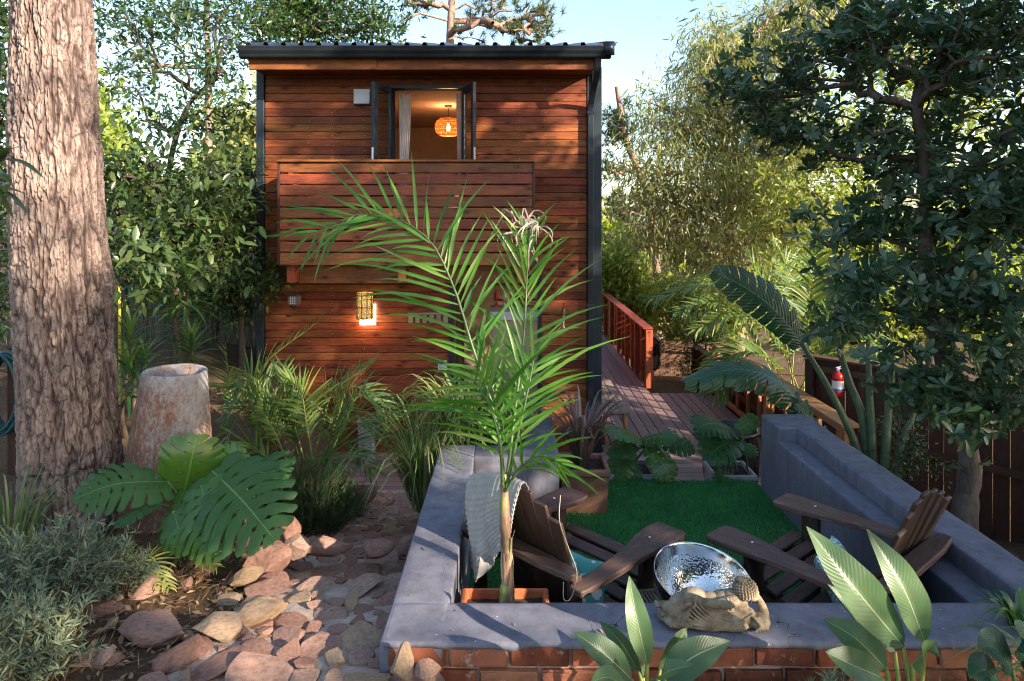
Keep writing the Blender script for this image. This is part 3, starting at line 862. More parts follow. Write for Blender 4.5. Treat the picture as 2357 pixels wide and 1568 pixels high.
# balcony
balc = empty('balcony'); put(balc, house)
YB = 7.30
bx0, bx1 = x_at(644, YB), x_at(1226, YB)
for i in range(9):
    zt = z_at(374.5, YB) - i * 0.1265
    hgt = 0.112 if i < 8 else 0.135
    o = box('balcony_board', ((bx0 + bx1) / 2, YB + .012, zt - hgt / 2), (bx1 - bx0, 0.026, hgt), M_BALC, None, (rb.normal() * .004, rb.normal() * .0012, 0), .005); put(o, balc)
o = boxb('balcony_cap', (bx0 - .03, YB - .035, z_at(374.5, YB) + .004), (bx1 + .02, YB + .09, z_at(374.5, YB) + .032), M_BALC, None, .006); put(o, balc)
for xx in (bx0 + .03, -1.75, -0.95, bx1 - .03):
    o = boxb('balcony_post', (xx - .03, YB + .028, 2.36), (xx + .03, YB + .088, z_at(374.5, YB)), M_RAILZ, None, .004); put(o, balc)
for xx in (bx0 - .014, bx1 + .014):
    o = boxb('end_trim', (xx - .0135, YB - .006, z_at(374.5, YB) - 1.14), (xx + .0135, YB + .029, z_at(374.5, YB) + .003), M_FENCE, None, .003); put(o, balc)
    for i in range(9):
        zt = z_at(374.5, YB) - i * 0.1265
        o = boxb('side_board', (xx - .012, YB + .03, zt - .118), (xx + .012, YF - .02, zt), M_RAILW, None, .004); put(o, balc)
for i in range(5):
    o = boxb('floor_board', (bx0 + .02, YB + .095 + i * .118, 2.385), (bx1 - .02, YB + .205 + i * .118, 2.41), M_DECKX, None, .003); put(o, balc)
o = boxb('carrier_beam', (x_at(690, 7.6), 7.58, z_at(652, 7.6)), (bx1 - .05, 7.63, z_at(612, 7.6)), M_BALC, None, .004); put(o, balc)
for xx in (x_at(681, 7.55), x_at(932, 7.55), bx1 - .12):
    o = boxb('joist', (xx - .055, 7.40, z_at(652, 7.55) + .02), (xx + .035, 7.985, 2.382), M_RAILW, None, .004); put(o, balc)

# upper room
room = empty('upper_room'); put(room, house)
M_CEIL = m_plain('warm_ceiling', (.50, .30, .20), .9, 0, .05)
def rp(nm, lo, hi, mat=M_PLASTW): 
    o = boxb(nm, lo, hi, mat, None, 0); put(o, room)
rp('room_wall', (-2.6, 11.6, 2.4), (0.4, 11.7, 5.55))
rp('room_ceiling', (-2.5, 8.15, 4.455), (.3, 11.6, 4.48), M_CEIL)
rp('room_floor', (-3.05, 8.15, 2.25), (1.02, 13.9, 2.4), M_DECKX)
for xa, xb in ((-2.6, -2.5), (0.3, 0.4)):
    mb = MB(); V = [(xa, 8.16, 2.4), (xb, 8.16, 2.4), (xb, 11.6, 2.4), (xa, 11.6, 2.4), (xa, 8.16, 4.68), (xb, 8.16, 4.68), (xb, 11.6, 5.52), (xa, 11.6, 5.52)]
    mb.add(V, BOXF); o = mb.obj('room_wall', M_PLASTW); put(o, room)
# pale sloping cupboard side seen at the window's lower right
mb = MB(); V = [(-0.95, 9.6, 3.0), (-0.2, 9.6, 3.0), (-0.2, 9.6, 3.95), (-0.35, 9.6, 3.95), (-0.95, 10.2, 3.0), (-0.2, 10.2, 3.0), (-0.2, 10.2, 3.95), (-0.35, 10.2, 3.95)]
mb.add(V, [(0, 1, 2, 3), (4, 7, 6, 5), (0, 3, 7, 4), (3, 2, 6, 7), (1, 5, 6, 2)]); o = mb.obj('stair_bulkhead', m_plain('pale_board', (.6, .55, .48), .7)); put(o, room)
# lower room
lroom = empty('lower_room'); put(lroom, house)
M_DARKIN = m_plain('warm_interior', (0.30, 0.20, 0.13), 0.8)
for nm, lo, hi in (('room_wall', (-1.6, 10.4, 0), (1.0, 10.5, 2.25)), ('room_wall', (-1.6, 8.15, 0), (-1.5, 10.4, 2.25)), ('room_wall', (.9, 10.2, 0), (1.0, 10.4, 2.25)), ('room_floor', (-1.6, 8.15, -.06), (1.0, 10.4, -.01)), ('room_ceiling', (-1.6, 8.15, 2.2), (1.0, 10.4, 2.24))):
    o = boxb(nm, lo, hi, M_DARKIN, None, 0); put(o, lroom)
# door leaf, folded back inside at the left
dl = boxb('door_leaf', (LD[0] + .01, 8.16, 0.01), (LD[0] + .055, 8.16 + .9, LD[3] - .01), M_FENCE, None, .003); put(dl, house)

# cabinet and shelf inside the door
cab = empty('kitchen_cabinet', (0.05, 8.9, 0), 0, 'beige kitchen cabinet with white worktop inside the open cabin door', 'cabinet')
cx0, cx1 = x_at(1130, 8.6), x_at(1236, 8.6)
o = boxb('carcass', (cx0, 8.62, 0), (cx1 + .25, 9.2, z_at(738, 8.6)), M_BEIGE, None, .004); put(o, cab)
o = boxb('worktop', (cx0 - .02, 8.58, z_at(737, 8.6)), (cx1 + .27, 9.2, z_at(717, 8.6)), M_WHITE, None, .006); put(o, cab)
for a, b in ((0.02, .62), (.64, z_at(742, 8.6))):
    for q in (0, 1):
        w_ = (cx1 + .25 - cx0) / 2
        o = boxb('cabinet_door', (cx0 + w_ * q + .006, 8.600, a), (cx0 + w_ * (q + 1) - .006, 8.619, b), M_BEIGE, None, .004); put(o, cab)
o = boxb('handle', (cx0 + .40, 8.575, .98), (cx0 + .415, 8.599, 1.12), m_plain('handle_metal', (.6, .6, .6), .3, .9), None, .003); put(o, cab)
shelf = empty('wall_shelf', (0, 9.1, 1.7), 0, 'wooden shelf with red and cream things inside the open cabin door', 'shelf')
sx0, sx1 = x_at(1135, 9.1), x_at(1242, 9.1)
for z in (z_at(716, 9.1), z_at(690, 9.1), z_at(655, 9.1)):
    o = boxb('shelf_board', (sx0, 8.95, z - .015), (sx1, 9.2, z + .003), M_ORANGE, None, .002); put(o, shelf)
for x in (sx0, (sx0 + sx1) / 2, sx1 - .02):
    o = boxb('shelf_side', (x, 8.951, z_at(716, 9.1) + .004), (x + .02, 9.199, z_at(652, 9.1)), M_ORANGE, None, .002); put(o, shelf)
cols = [(.45, .04, .03), (.7, .65, .55), (.6, .2, .08), (.15, .1, .08), (.75, .7, .6)]
for i in range(9):
    z = z_at(690, 9.1) + .004 if i < 5 else z_at(716, 9.1) + .004
    x = sx0 + .05 + (i % 5) * .11
    mb = MB(); lathe(mb, [(0.001, 0), (.03, 0), (.032, .05), (.024, .10), (.015, .115), (.015, .13), (.001, .13)], 12, (x, 9.04, z))
    o = mb.obj('jar', m_plain('jar_glaze', cols[i % 5], .35), None, True)
    setp(o, 'small jar on the wooden shelf inside the cabin door', 'jar', 'jars on the indoor shelf')

# curtain
mb = MB(); nu, nv = 34, 20
U, Vv = np.meshgrid(np.linspace(0, 1, nu), np.linspace(0, 1, nv), indexing='ij')
ztop = 4.42; X = UW[0] + .03 + U * (0.16 - 0.11 * Vv ** 1.2) + .01 * np.sin(Vv * 5)
Y = 8.20 + .025 * np.sin(U * 30 + Vv * 1.5) * (1 - .3 * Vv)
Z = ztop - Vv * 1.98
mb.add(np.stack([X, Y, Z], -1).reshape(-1, 3), grid_faces(nu, nv))
o = mb.obj('curtain', m_leaf('grey_voile', [(.5, .5, .55)], .4, .8, (.6, .6, .65)), None, True); setp(o, 'gathered pale grey curtain at the left of the upstairs window', 'curtain')
mb = MB(); X = UW[1] - .03 - U * (0.07 - 0.06 * Vv ** 1.2); Y = 8.20 + .02 * np.sin(U * 20); 
mb.add(np.stack([X, Y, Z], -1).reshape(-1, 3), grid_faces(nu, nv))
o = mb.obj('curtain', bpy.data.materials['grey_voile'], None, True); setp(o, 'narrow grey curtain at the right of the upstairs window', 'curtain')

# pendant lamp: woven rattan shade, real mesh of crossing strands
pc = W(1032, 293, 9.3)
pend = empty('pendant_lamp', tuple(pc), 0, 'glowing woven rattan pendant lamp hanging in the upstairs room', 'lamp')
rw, rh = 31 / FPX * 9.3, 21 / FPX * 9.3
M_RATT = m_leaf('rattan_cane', [(.30, .13, .03), (.42, .2, .05)], .45, .5, (.75, .33, .06))
mb = MB()
def shade_pt(th, v): 
    rr_ = rw * math.cos(v) ** .55
    return np.array([rr_ * math.cos(th), rr_ * math.sin(th), rh * math.sin(v)])
nst = 30
for s in (-1, 1):
    for i in range(nst):
        P = [pc + shade_pt(2 * PI * i / nst + s * .7 * (v + 1.15) / 2.3 * 1.3, v) for v in np.linspace(-1.12, 1.12, 13)]
        tube(mb, P, .0032, 4, rng.random(), False)
for v in (-1.12, -1.0, -.45, 0, .45, .8, 1.12):
    P = [pc + shade_pt(t, v) for t in np.linspace(0, 2 * PI, 41)]
    tube(mb, P, .005, 5, .2, False)
o = mb.obj('shade', M_RATT); put(o, pend)
mb = MB(); lathe(mb, [(.001, -.055), (.016, -.05), (.026, -.03), (.028, -.01), (.02, .015), (.012, .03), (.012, .05)], 16, tuple(pc))
o = mb.obj('bulb', m_emit('warm_bulb', (1.0, .62, .22), 14), None, True); put(o, pend)
mb = MB(); tube(mb, [pc + [0, 0, .04], pc + [0, 0, .285]], .005, 6); o = mb.obj('cord', M_GUTTER); put(o, pend)
mb = MB(); lathe(mb, [(.001, .305), (.055, .305), (.055, .285), (.001, .28)], 20, tuple(pc)); o = mb.obj('ceiling_rose', M_FENCE); put(o, pend)
pl = bpy.data.lights.new('pendant_bulb', 'POINT'); pl.energy = 15; pl.color = (1, .55, .25); pl.shadow_soft_size = .05
plo = bpy.data.objects.new('pendant_bulb', pl); COL.objects.link(plo); plo.location = tuple(pc + [0, 0, -.02]); put(plo, pend)
# wall lantern: pierced cylinder in front of a lit white diffuser plate
lc = W(841.5, 700, 7.90)
lan = empty('wall_lantern', (lc[0], 7.97, lc[2]), 0, 'lit wall lantern with pierced dark cylinder shade and white glowing plate', 'lamp')
rl = 18.5 / FPX * 7.9; hl = 60 / FPX * 7.9; zl0 = z_at(733, 7.9)
M_IRON = m_plain('dark_iron', (.018, .012, .009), .5, .3)
def m_panel():
    t = NT('pierced_glow_panel'); v = t.coords((1, 1, 1), rand=False)
    vo = t.n('TexVoronoi'); vo.inputs['Scale'].default_value = 90; t.l(v, vo.inputs['Vector'])
    c = t.ramp(vo.outputs['Distance'], [(.15, (.9, .58, .2)), (.5, (.22, .11, .03))])
    t.set(c, .6); t.l(c, t.b.inputs['Emission Color']); t.b.inputs['Emission Strength'].default_value = .55
    return t.m
mb = MB(); lathe(mb, [(rl * .97, zl0), (rl * .97, zl0 + hl)], 32, (lc[0], 7.86, 0)); o = mb.obj('pierced_panel', m_panel(), None, True); put(o, lan)
mb = MB()
for z in (zl0 + .003, zl0 + .022, zl0 + hl * .42, zl0 + hl * .48, zl0 + hl - .028, zl0 + hl - .003):
    tube(mb, [(lc[0] + rl * math.cos(t), 7.86 + rl * math.sin(t), z) for t in np.linspace(0, 2 * PI, 33)], .0032, 5, .5, False)
for i in range(10):
    t = 2 * PI * (i + .25) / 10
    tube(mb, [(lc[0] + rl * math.cos(t), 7.86 + rl * math.sin(t), z) for z in (zl0, zl0 + hl)], .0052, 5, .5)
o = mb.obj('cage', M_IRON); put(o, lan)
o = boxb('glowing_plate', (lc[0] - .088, 7.972, z_at(748, 7.97)), (lc[0] + .105, 7.988, zl0 + .16), m_emit('lit_diffuser', (1, .9, .75), 6.0), None, .002); put(o, lan)
ll = bpy.data.lights.new('lantern_bulb', 'POINT'); ll.energy = 2.2; ll.color = (1, .5, .2); ll.shadow_soft_size = .03
llo = bpy.data.objects.new('lantern_bulb', ll); COL.objects.link(llo); llo.location = (lc[0], 7.86, zl0 - .05); put(llo, lan)

# small fittings on the facade
gb = empty('wall_box', (x_at(835), YF, z_at(225)), 0, 'square pale grey box fixed beside the upstairs window', 'light fitting')
for o in (boxb('cover', (x_at(817), YF - .075, z_at(241.5)), (x_at(854), YF - .02, z_at(207.5)), M_GREYBOX, None, .006), boxb('back_plate', (x_at(816), YF - .0195, z_at(243)), (x_at(855), YF - .004, z_at(206.5)), M_STEEL, None, .003)): put(o, gb)
tl = empty('tin_lantern', tuple(W(678, 700, 7.6)), 0, 'small pierced tin lantern hanging under the balcony', 'lantern')
tx0, tx1, tz0, tz1 = x_at(666, 7.6), x_at(690, 7.6), z_at(701, 7.6), z_at(680, 7.6)
M_TIN = m_plain('dull_tin', (.16, .12, .10), .45, .5)
o = boxb('body', (tx0, 7.54, tz0), (tx1, 7.66, tz1), M_TIN, None, .003); put(o, tl)
mb = MB(); cx_ = (tx0 + tx1) / 2
V = [(tx0 - .02, 7.52, tz1), (tx1 + .02, 7.52, tz1), (tx1 + .02, 7.68, tz1), (tx0 - .02, 7.68, tz1), (cx_, 7.6, tz1 + .035)]
mb.add(V, [(0, 1, 4), (1, 2, 4), (2, 3, 4), (3, 0, 4)]); mb.add(V, [(3, 2, 1, 0)]); o = mb.obj('lid', M_TIN); put(o, tl)
mb = MB()
for i in range(3):
    for j in range(5):
        lathe(mb, [(.0001, 0), (.006, 0)], 8); Vv_ = mb.V[-1]
        mb.V[-1] = np.stack([Vv_[:, 0] + tx0 + .035 + i * .024, np.full(len(Vv_), 7.5385), Vv_[:, 1] + tz0 + .018 + j * .019], -1)
o = mb.obj('hole_light_dots', m_plain('hole_light_paint', (.65, .7, .75), .6)); put(o, tl)  # flat pale dots painted as light through the tin, no real openings
mb = MB(); tube(mb, [(cx_, 7.6, tz1 + .03), (cx_, 7.6, 2.35)], .0015, 4); o = mb.obj('string', M_FENCE); put(o, tl)
hk = empty('key_rack', tuple(W(985, 733, 7.97)), 0, 'pale wooden rack of hanging pieces on the wall left of the door', 'rack')
o = boxb('rail', (x_at(938, 7.97), 7.965, z_at(724, 7.97)), (x_at(1028, 7.97), 7.988, z_at(720, 7.97)), M_BENCH, None, .002); put(o, hk)
for i in range(6):
    xx = x_at(940 + i * 16, 7.97)
    o = boxb('tag', (xx, 7.968, z_at(744, 7.97)), (xx + .055, 7.985, z_at(724.5, 7.97)), M_BENCH, None, .006); put(o, hk)
sk = empty('wall_socket', tuple(W(1018, 840, YF)), 0, 'pale grey outdoor socket on the wall left of the door', 'socket')
for o in (boxb('box', (x_at(1009), YF - .045, z_at(852)), (x_at(1029), YF - .003, z_at(829)), M_GREYBOX, None, .005), boxb('flap', (x_at(1011), YF - .055, z_at(846)), (x_at(1027), YF - .0455, z_at(832)), M_GREYBOX, None, .003)): put(o, sk)
bl_ = empty('door_bell', tuple(W(1297, 725, 7.93)), 0, 'small bronze bell with a white rope on the wall right of the door', 'bell')
bc = W(1297, 725, 7.93)
mb = MB(); lathe(mb, [(.001, .09), (.012, .088), (.022, .07), (.026, .045), (.032, .02), (.045, .0), (.04, .0)], 20, tuple(bc)); o = mb.obj('bell_body', m_plain('aged_bronze', (.12, .075, .04), .4, .7), None, True); put(o, bl_)
mb = MB(); tube(mb, [bc + [0, .06, .12], bc + [0, .01, .14], bc + [0, 0, .085]], .006, 6); o = mb.obj('bracket', M_IRON); put(o, bl_)
mb = MB(); tube(mb, [bc + [0, 0, .02], bc + [.004, 0, -.05], bc + [0, 0, -.12], bc + [.005, 0, -.16]], [.006, .008, .009, .014], 7); o = mb.obj('rope', M_WHITE); put(o, bl_)
wb = empty('outlet_box', tuple(W(847, 995, 7.5)), 0, 'grey garden box standing on the deck behind the palms', 'box')
o = boxb('body', (x_at(828, 7.7), 7.6, 0.0), (x_at(862, 7.7), 7.75, z_at(968, 7.7)), M_CONC, None, .006); put(o, wb)
o = boxb('lid', (x_at(826, 7.7), 7.59, z_at(968, 7.7)), (x_at(864, 7.7), 7.76, z_at(963, 7.7)), M_CONC, None, .004); put(o, wb)

# ------------------------------------------------------------------ walkway railing, bench, stair rail, fences
wr = empty('walkway_railing', (2.28, 14, 0), 0, 'red timber railing with horizontal slats along the walkway', 'railing')
o = boxb('cap', (2.20, 10.98, .985), (2.37, 17.0, 1.015), M_RAILW, None, .005); put(o, wr)
for y in (11.0, 12.0, 13.0, 14.0, 15.0, 16.0, 16.9):
    o = boxb('post', (2.25, y, -.1), (2.33, y + .09, .98), M_RAILZ, None, .004); put(o, wr)
for i in range(8):
    z = .06 + i * .116
    o = boxb('slat', (2.332, 11.0, z), (2.352, 17.0, z + .104), M_RAILW, None, .003); put(o, wr)
o = boxb('end_panel', (2.245, 10.955, 0.0), (2.36, 10.985, .98), M_RAILZ, None, .004); put(o, wr)
for y in (11.5, 12.5, 13.5, 14.5):
    o = boxb('post', (2.27, y, .0), (2.33, y + .05, .98), M_RAILZ, None, .004); put(o, wr)

bn = empty('bench', (1.29, 9, 0), 0, 'weathered timber plank bench along the side of the cabin', 'bench')
for i in range(3):
    o = boxb('seat_plank', (1.125 + i * .113, 8.14, .42), (1.232 + i * .113, 9.8, .455), M_BENCH, None, .004); put(o, bn)
for y in (8.25, 9.6):
    for x0_, x1_ in ((1.16, 1.21), (1.38, 1.43)):
        mb = MB(); d_ = .06 if x0_ > 1.3 else -.03
        V = [(x0_ + d_, y, 0), (x1_ + d_, y, 0), (x1_ + d_, y + .05, 0), (x0_ + d_, y + .05, 0), (x0_, y, .42), (x1_, y, .42), (x1_, y + .05, .42), (x0_, y + .05, .42)]
        mb.add(V, BOXF); o = mb.obj('leg', M_ORANGEZ); put(o, bn)
    o = boxb('cross_bar', (1.16, y + .002, .375), (1.43, y + .048, .418), M_BENCH, None, .003); put(o, bn)

sr = empty('deck_railing', (3.27, 8, 0), 0, 'orange timber handrail with balusters along the right deck edge', 'railing')
o = boxb('handrail', (3.17, 6.3, .835), (3.36, 10.35, .87), M_ORANGE, None, .005); put(o, sr)
o = boxb('top_rail', (3.24, 6.34, .75), (3.285, 10.3, .833), M_ORANGE, None, .004); put(o, sr)
o = boxb('bottom_rail', (3.24, 6.34, .03), (3.285, 10.3, .10), M_ORANGE, None, .004); put(o, sr)
for y in np.arange(6.5, 10.2, .42):
    o = boxb('baluster', (3.24, y, .101), (3.28, y + .045, .749), M_ORANGEZ, None, .003); put(o, sr)
for y in (6.34, 8.3, 10.28):
    o = boxb('post', (3.22, y, -.6), (3.31, y + .09, .834), M_ORANGEZ, None, .004); put(o, sr)
# stair flight down behind the deck
def slope_box(name, p0, p1, w, h, mat, par):
    mb = MB(); p0 = np.array(p0, float); p1 = np.array(p1, float)
    ux = np.array([w / 2, 0, 0]); uz = np.array([0, 0, h / 2])
    V = [p0 - ux - uz, p0 + ux - uz, p1 + ux - uz, p1 - ux - uz, p0 - ux + uz, p0 + ux + uz, p1 + ux + uz, p1 - ux + uz]
    mb.add(V, BOXF); o = mb.obj(name, mat); put(o, par); return o
stf = empty('stair_flight', (2.85, 11, -.5), 0, 'timber stair with orange handrail going down behind the deck', 'stairs')
for i in range(7):
    o = boxb('tread', (2.42, 10.68 + i * .27, -.19 - i * .18), (3.22, 10.97 + i * .27, -.155 - i * .18), M_DECKX, None, .004); put(o, stf)
for x in (2.42, 3.24):
    slope_box('stringer', (x, 10.67, -.2), (x, 12.6, -1.5), .05, .22, M_RAILW, stf)
slope_box('handrail', (3.27, 10.38, .84), (3.27, 12.5, -.58), .11, .045, M_ORANGE, stf)
for i in range(5):
    y = 10.75 + i * .42; z = .84 - (y - 10.38) * .67
    o = boxb('baluster', (3.25, y, z - .85), (3.29, y + .045, z - .02), M_ORANGEZ, None, .003); put(o, stf)

def plank_fence(name, p0, p1, zb0, zt, pw, matv, math_, label, rails=(), seed=1, cap=True):
    """fence of single boards from p0 to p1 (xy)"""
    p0 = np.array(p0, float); p1 = np.array(p1, float); L = np.linalg.norm(p1 - p0); d = (p1 - p0) / L
    ang = math.atan2(d[1], d[0]); rr_ = np.random.default_rng(seed)
    par = empty(name, (p0[0], p0[1], zb0), ang, label, 'fence')
    n = int(L / pw)
    mes = [box_me('board', (pw - .006, .02, zt - zb0), .003, matv) for _ in range(1)]
    for i in range(n):
        link('board', mes[0], None, par, ((i + .5) * pw, rr_.normal() * .003, (zt - zb0) / 2 + rr_.normal() * .006), (0, rr_.normal() * .004, 0))
    for z in rails:
        box('rail', (L / 2, -.04, z - zb0), (L, .05, .075), math_, par)
    k = max(2, int(L / 2.0) + 1)
    for i in range(k):
        box('post', (.05 + (L - .1) * i / (k - 1), -.075, (zt - zb0) / 2 - .15), (.09, .07, zt - zb0 + .3), matv, par)
    if cap: box('cap', (L / 2, -.02, zt - zb0 + .02), (L + .06, .13, .03), math_, par)
    return par
fn = np.array([4.68 - 3.5, 6.2 - 7.5]); fn = fn / np.linalg.norm(fn)
FA = np.array([3.5, 7.5])
plank_fence('board_fence', FA - fn * .1, FA + fn * 6.2, -.35, 1.25, .135, M_FENCE, M_FENCEX, 'dark brown upright-board fence behind the right parapet', (.47, 1.15), 3)
plank_fence('board_fence', (3.45, 12.2), FA - fn * .12 + np.array([0, .1]), -1.2, .45, .135, M_FENCE, M_FENCEX, 'dark board fence running back beside the deck handrail', (.2,), 4)
plank_fence('board_fence', (2.48, 13.5), (4.4, 12.9), -2.2, .36, .11, M_PALEF, M_PALEF, 'pale weathered board fence at the foot of the stairs', (.2,), 5, False)
# mirror on the pale fence
mc = W(1501, 812, 13.30)
mir = empty('framed_mirror', tuple(mc), R(-17), 'ornate black framed mirror hanging on the pale fence', 'mirror')
M_MIRR = NT('mirror_glass'); M_MIRR.set((.8, .82, .85), .05, 1.0); M_MIRR = M_MIRR.m
mb = MB(); th = np.linspace(0, 2 * PI, 37)
tube(mb, [(.15 * math.copysign(abs(math.cos(t)) ** .5, math.cos(t)), -.04, .31 * math.copysign(abs(math.sin(t)) ** .5, math.sin(t))) for t in th], .035 + .009 * np.sin(np.arange(37) * 2.1), 8, .5, False)
mb.obj('frame', M_IRON, mir, True)
box('glass', (0, -.03, 0), (.25, .012, .55), M_MIRR, mir)
# fire extinguisher
ec = FA + fn * .30; nrm_ = np.array([-fn[1], fn[0]]) * -1
if nrm_[1] > 0: nrm_ = -nrm_
ec = ec + nrm_ * .19
ex = empty('fire_extinguisher', (ec[0], ec[1], z_at(915, 7.1)), 0, 'red fire extinguisher hanging on the dark fence', 'extinguisher')
M_RED = m_plain('red_enamel', (.42, .015, .015), .25, 0, .05)
mb = MB(); lathe(mb, [(.001, 0), (.05, .0), (.058, .012), (.06, .03), (.06, .20), (.054, .235), (.035, .26), (.02, .268), (.02, .28)], 24); mb.obj('cylinder', M_RED, ex, True)
mb = MB(); lathe(mb, [(.061, .09), (.061, .175)], 24); mb.obj('label', M_WHITE, ex, True)
mb = MB(); lathe(mb, [(.0615, .06), (.0615, .088)], 24); mb.obj('label_band', m_plain('blue_band', (.05, .12, .4), .4), ex, True)
box('valve', (0, 0, .295), (.03, .03, .035), M_GREYBOX, ex); box('lever', (.02, 0, .32), (.09, .018, .01), M_GREYBOX, ex, (0, -.25, 0)); box('lever', (.025, 0, .30), (.08, .018, .008), M_GREYBOX, ex)
mb = MB(); tube(mb, catmull([(.02, 0, .29), (.07, -.02, .28), (.085, -.02, .18), (.075, -.02, .06)], 14), .009, 7); mb.obj('hose', M_IRON, ex, True)
box('bracket', (0, .075, .2), (.05, .03, .06), M_IRON, ex)
# reed fence at the left rear: thin upright reeds
rf = empty('reed_fence', (-5.5, 9.3, .75), 0, 'grey upright reed fence behind the left garden bed', 'fence')
mb = MB(); rr_ = np.random.default_rng(8)
for i in range(330):
    x = -7.2 + i * .0125 + rr_.normal() * .003
    tube(mb, [(x, 9.35 + rr_.normal() * .012, .6), (x + rr_.normal() * .02, 9.35 + rr_.normal() * .02, 2.0 + rr_.normal() * .05)], .0055, 4, rr_.random(), False)
o = mb.obj('reeds', m_leaf('dry_reed', [(.10, .085, .07), (.2, .17, .14)], .05, .8)); o['kind'] = 'stuff'; put(o, rf)
for z in (.95, 1.7):
    o = boxb('rail', (-7.2, 9.37, z), (-3.1, 9.40, z + .04), M_FENCE, None, .003); put(o, rf)
for x in (-7.1, -5.6, -4.3, -3.25):
    o = boxb('post', (x, 9.401, .5), (x + .07, 9.46, 2.0), M_FENCE, None, .004); put(o, rf)

# ------------------------------------------------------------------ courtyard furniture
def arm_outline(s):
    """paddle arm: wide rounded front, narrow curved rear; s = side"""
    c = [(0.47, .0, .06), (.455, .0, .092), (.37, .0, .10), (.22, .006, .085), (.04, .022, .060), (-.14, .035, .05), (-.30, .04, .045), (-.38, .04, .042), (-.41, .04, .028)]
    L = [(x_ - w_, y_) for y_, x_, w_ in c]; Rr = [(x_ + w_, y_) for y_, x_, w_ in c][::-1]
    pts = L + Rr
    P = np.array(pts + [pts[0]]); P = catmull(P, 60)[:-1]
    return [(s * a, b) for a, b in (P if s > 0 else P[::-1])]
def rot_box(name, p0, p1, w, t, mat, par, up=(0, 0, 1), bevel=.005):
    """plank from p0 to p1; w across, t thick; length along local Z"""
    p0 = Vector(p0); p1 = Vector(p1); d = (p1 - p0); L = d.length; d.normalize()
    x = d.cross(Vector(up)); 
    if x.length < 1e-4: x = Vector((1, 0, 0))
    x.normalize(); y = d.cross(x)
    M = Matrix((x, y, d)).transposed().to_4x4(); M.translation = (p0 + p1) / 2
    o = link(name, box_me(name, (w, t, L), bevel, mat, 2), None, par); o.matrix_local = M
    return o
def adirondack(loc, rz, label):
    ch = empty('adirondack_chair', loc, rz, label, 'chair', 'adirondack chairs on the lawn')
    for s in (-1, 1):
        o = prism('arm', arm_outline(s), -.016, .016, M_CHAIR, ch, .007); o.location = (s * .335, 0, .55); o.rotation_euler = (R(-1.5), 0, 0)
        for yb in (.25, -.33):
            mbq = MB(); lathe(mbq, [(.001, .004), (.006, .0035), (.007, 0)], 10, (s * (.335 + (.0 if yb > 0 else .04)), yb, .568)); mbq.obj('bolt_head', M_GREYBOX, ch, True)
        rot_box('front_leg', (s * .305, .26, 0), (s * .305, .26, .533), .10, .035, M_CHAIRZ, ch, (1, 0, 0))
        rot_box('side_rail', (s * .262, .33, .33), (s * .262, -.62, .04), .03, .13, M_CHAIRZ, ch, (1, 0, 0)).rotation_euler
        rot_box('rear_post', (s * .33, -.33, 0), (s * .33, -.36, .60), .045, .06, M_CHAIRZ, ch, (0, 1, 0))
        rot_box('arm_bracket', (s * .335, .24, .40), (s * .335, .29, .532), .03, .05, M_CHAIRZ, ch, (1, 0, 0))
    for i in range(7):
        y = .335 - i * .083; z = .385 - i * .0255
        box('seat_slat', (0, y, z), (.60, .066, .022), M_CHAIRX, ch, (R(17), 0, 0), .005)
    n = 7
    for i in range(n):
        u = (i - (n - 1) / 2) / ((n - 1) / 2)
        b = Vector((u * .21, -.16, .20)); tp = Vector((u * .285, -.44, .965 - .10 * abs(u) ** 1.7))
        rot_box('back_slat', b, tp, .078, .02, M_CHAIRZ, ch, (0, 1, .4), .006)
    # bowed back rail, one plank with rounded ends
    ol = [(-.38, -.02), (-.36, -.05), (-.2, -.065), (.2, -.065), (.36, -.05), (.38, -.02), (.36, .02), (.2, .03), (-.2, .03), (-.36, .02)]
    o = prism('back_rail', ol, -.016, .016, M_CHAIRX, ch, .006); o.location = (0, -.385, .625)
    box('lower_back_rail', (0, -.235, .27), (.50, .03, .08), M_CHAIRX, ch, (R(-20), 0, 0))
    box('front_apron', (0, .352, .325), (.56, .022, .09), M_CHAIRX, ch)
    return ch
chair_a = adirondack((.31, 3.50, LZ), math.atan2(-.71, .70), 'dark timber adirondack chair with the towel over its back')
chair_b = adirondack((1.66, 3.40, LZ), math.atan2(.63, .78), 'dark timber adirondack chair beside the right parapet wall')

def m_cushion(name, ground_, leaf, scale, kind):
    t = NT(name); v = t.coords((1, 1, 1), rand=False)
    if kind == 'flower':
        vo = t.n('TexVoronoi'); vo.inputs['Scale'].default_value = scale; t.l(v, vo.inputs['Vector'])
        k = t.math('LESS_THAN', t.math('ADD', vo.outputs['Distance'], t.math('MULTIPLY', t.noise(v, scale * 4, 3), .35)), .5)
    else:
        vo = t.n('TexVoronoi'); vo.inputs['Scale'].default_value = scale; t.l(v, vo.inputs['Vector'])
        sb = t.n('VectorMath', operation='SUBTRACT'); t.l(v, sb.inputs[0])
        sv = t.n('VectorMath', operation='SCALE'); sv.inputs['Scale'].default_value = 1.0; t.l(vo.outputs['Position'], sv.inputs[0])
        mpx = t.n('VectorMath', operation='SUBTRACT'); t.l(v, mpx.inputs[0]); t.l(vo.outputs['Position'], mpx.inputs[1])
        sx = t.n('SeparateXYZ'); t.l(mpx.outputs[0], sx.inputs[0])
        ang = t.math('ARCTAN2', sx.outputs[1], sx.outputs[0])
        k = t.math('GREATER_THAN', t.math('SINE', t.math('MULTIPLY', ang, 15.0)), .05)
    c = t.mix(k, ground_, leaf)
    t.bump(t.noise(v, 300, 2), .001, .5)
    return t.set(c, .85, spec=.2)
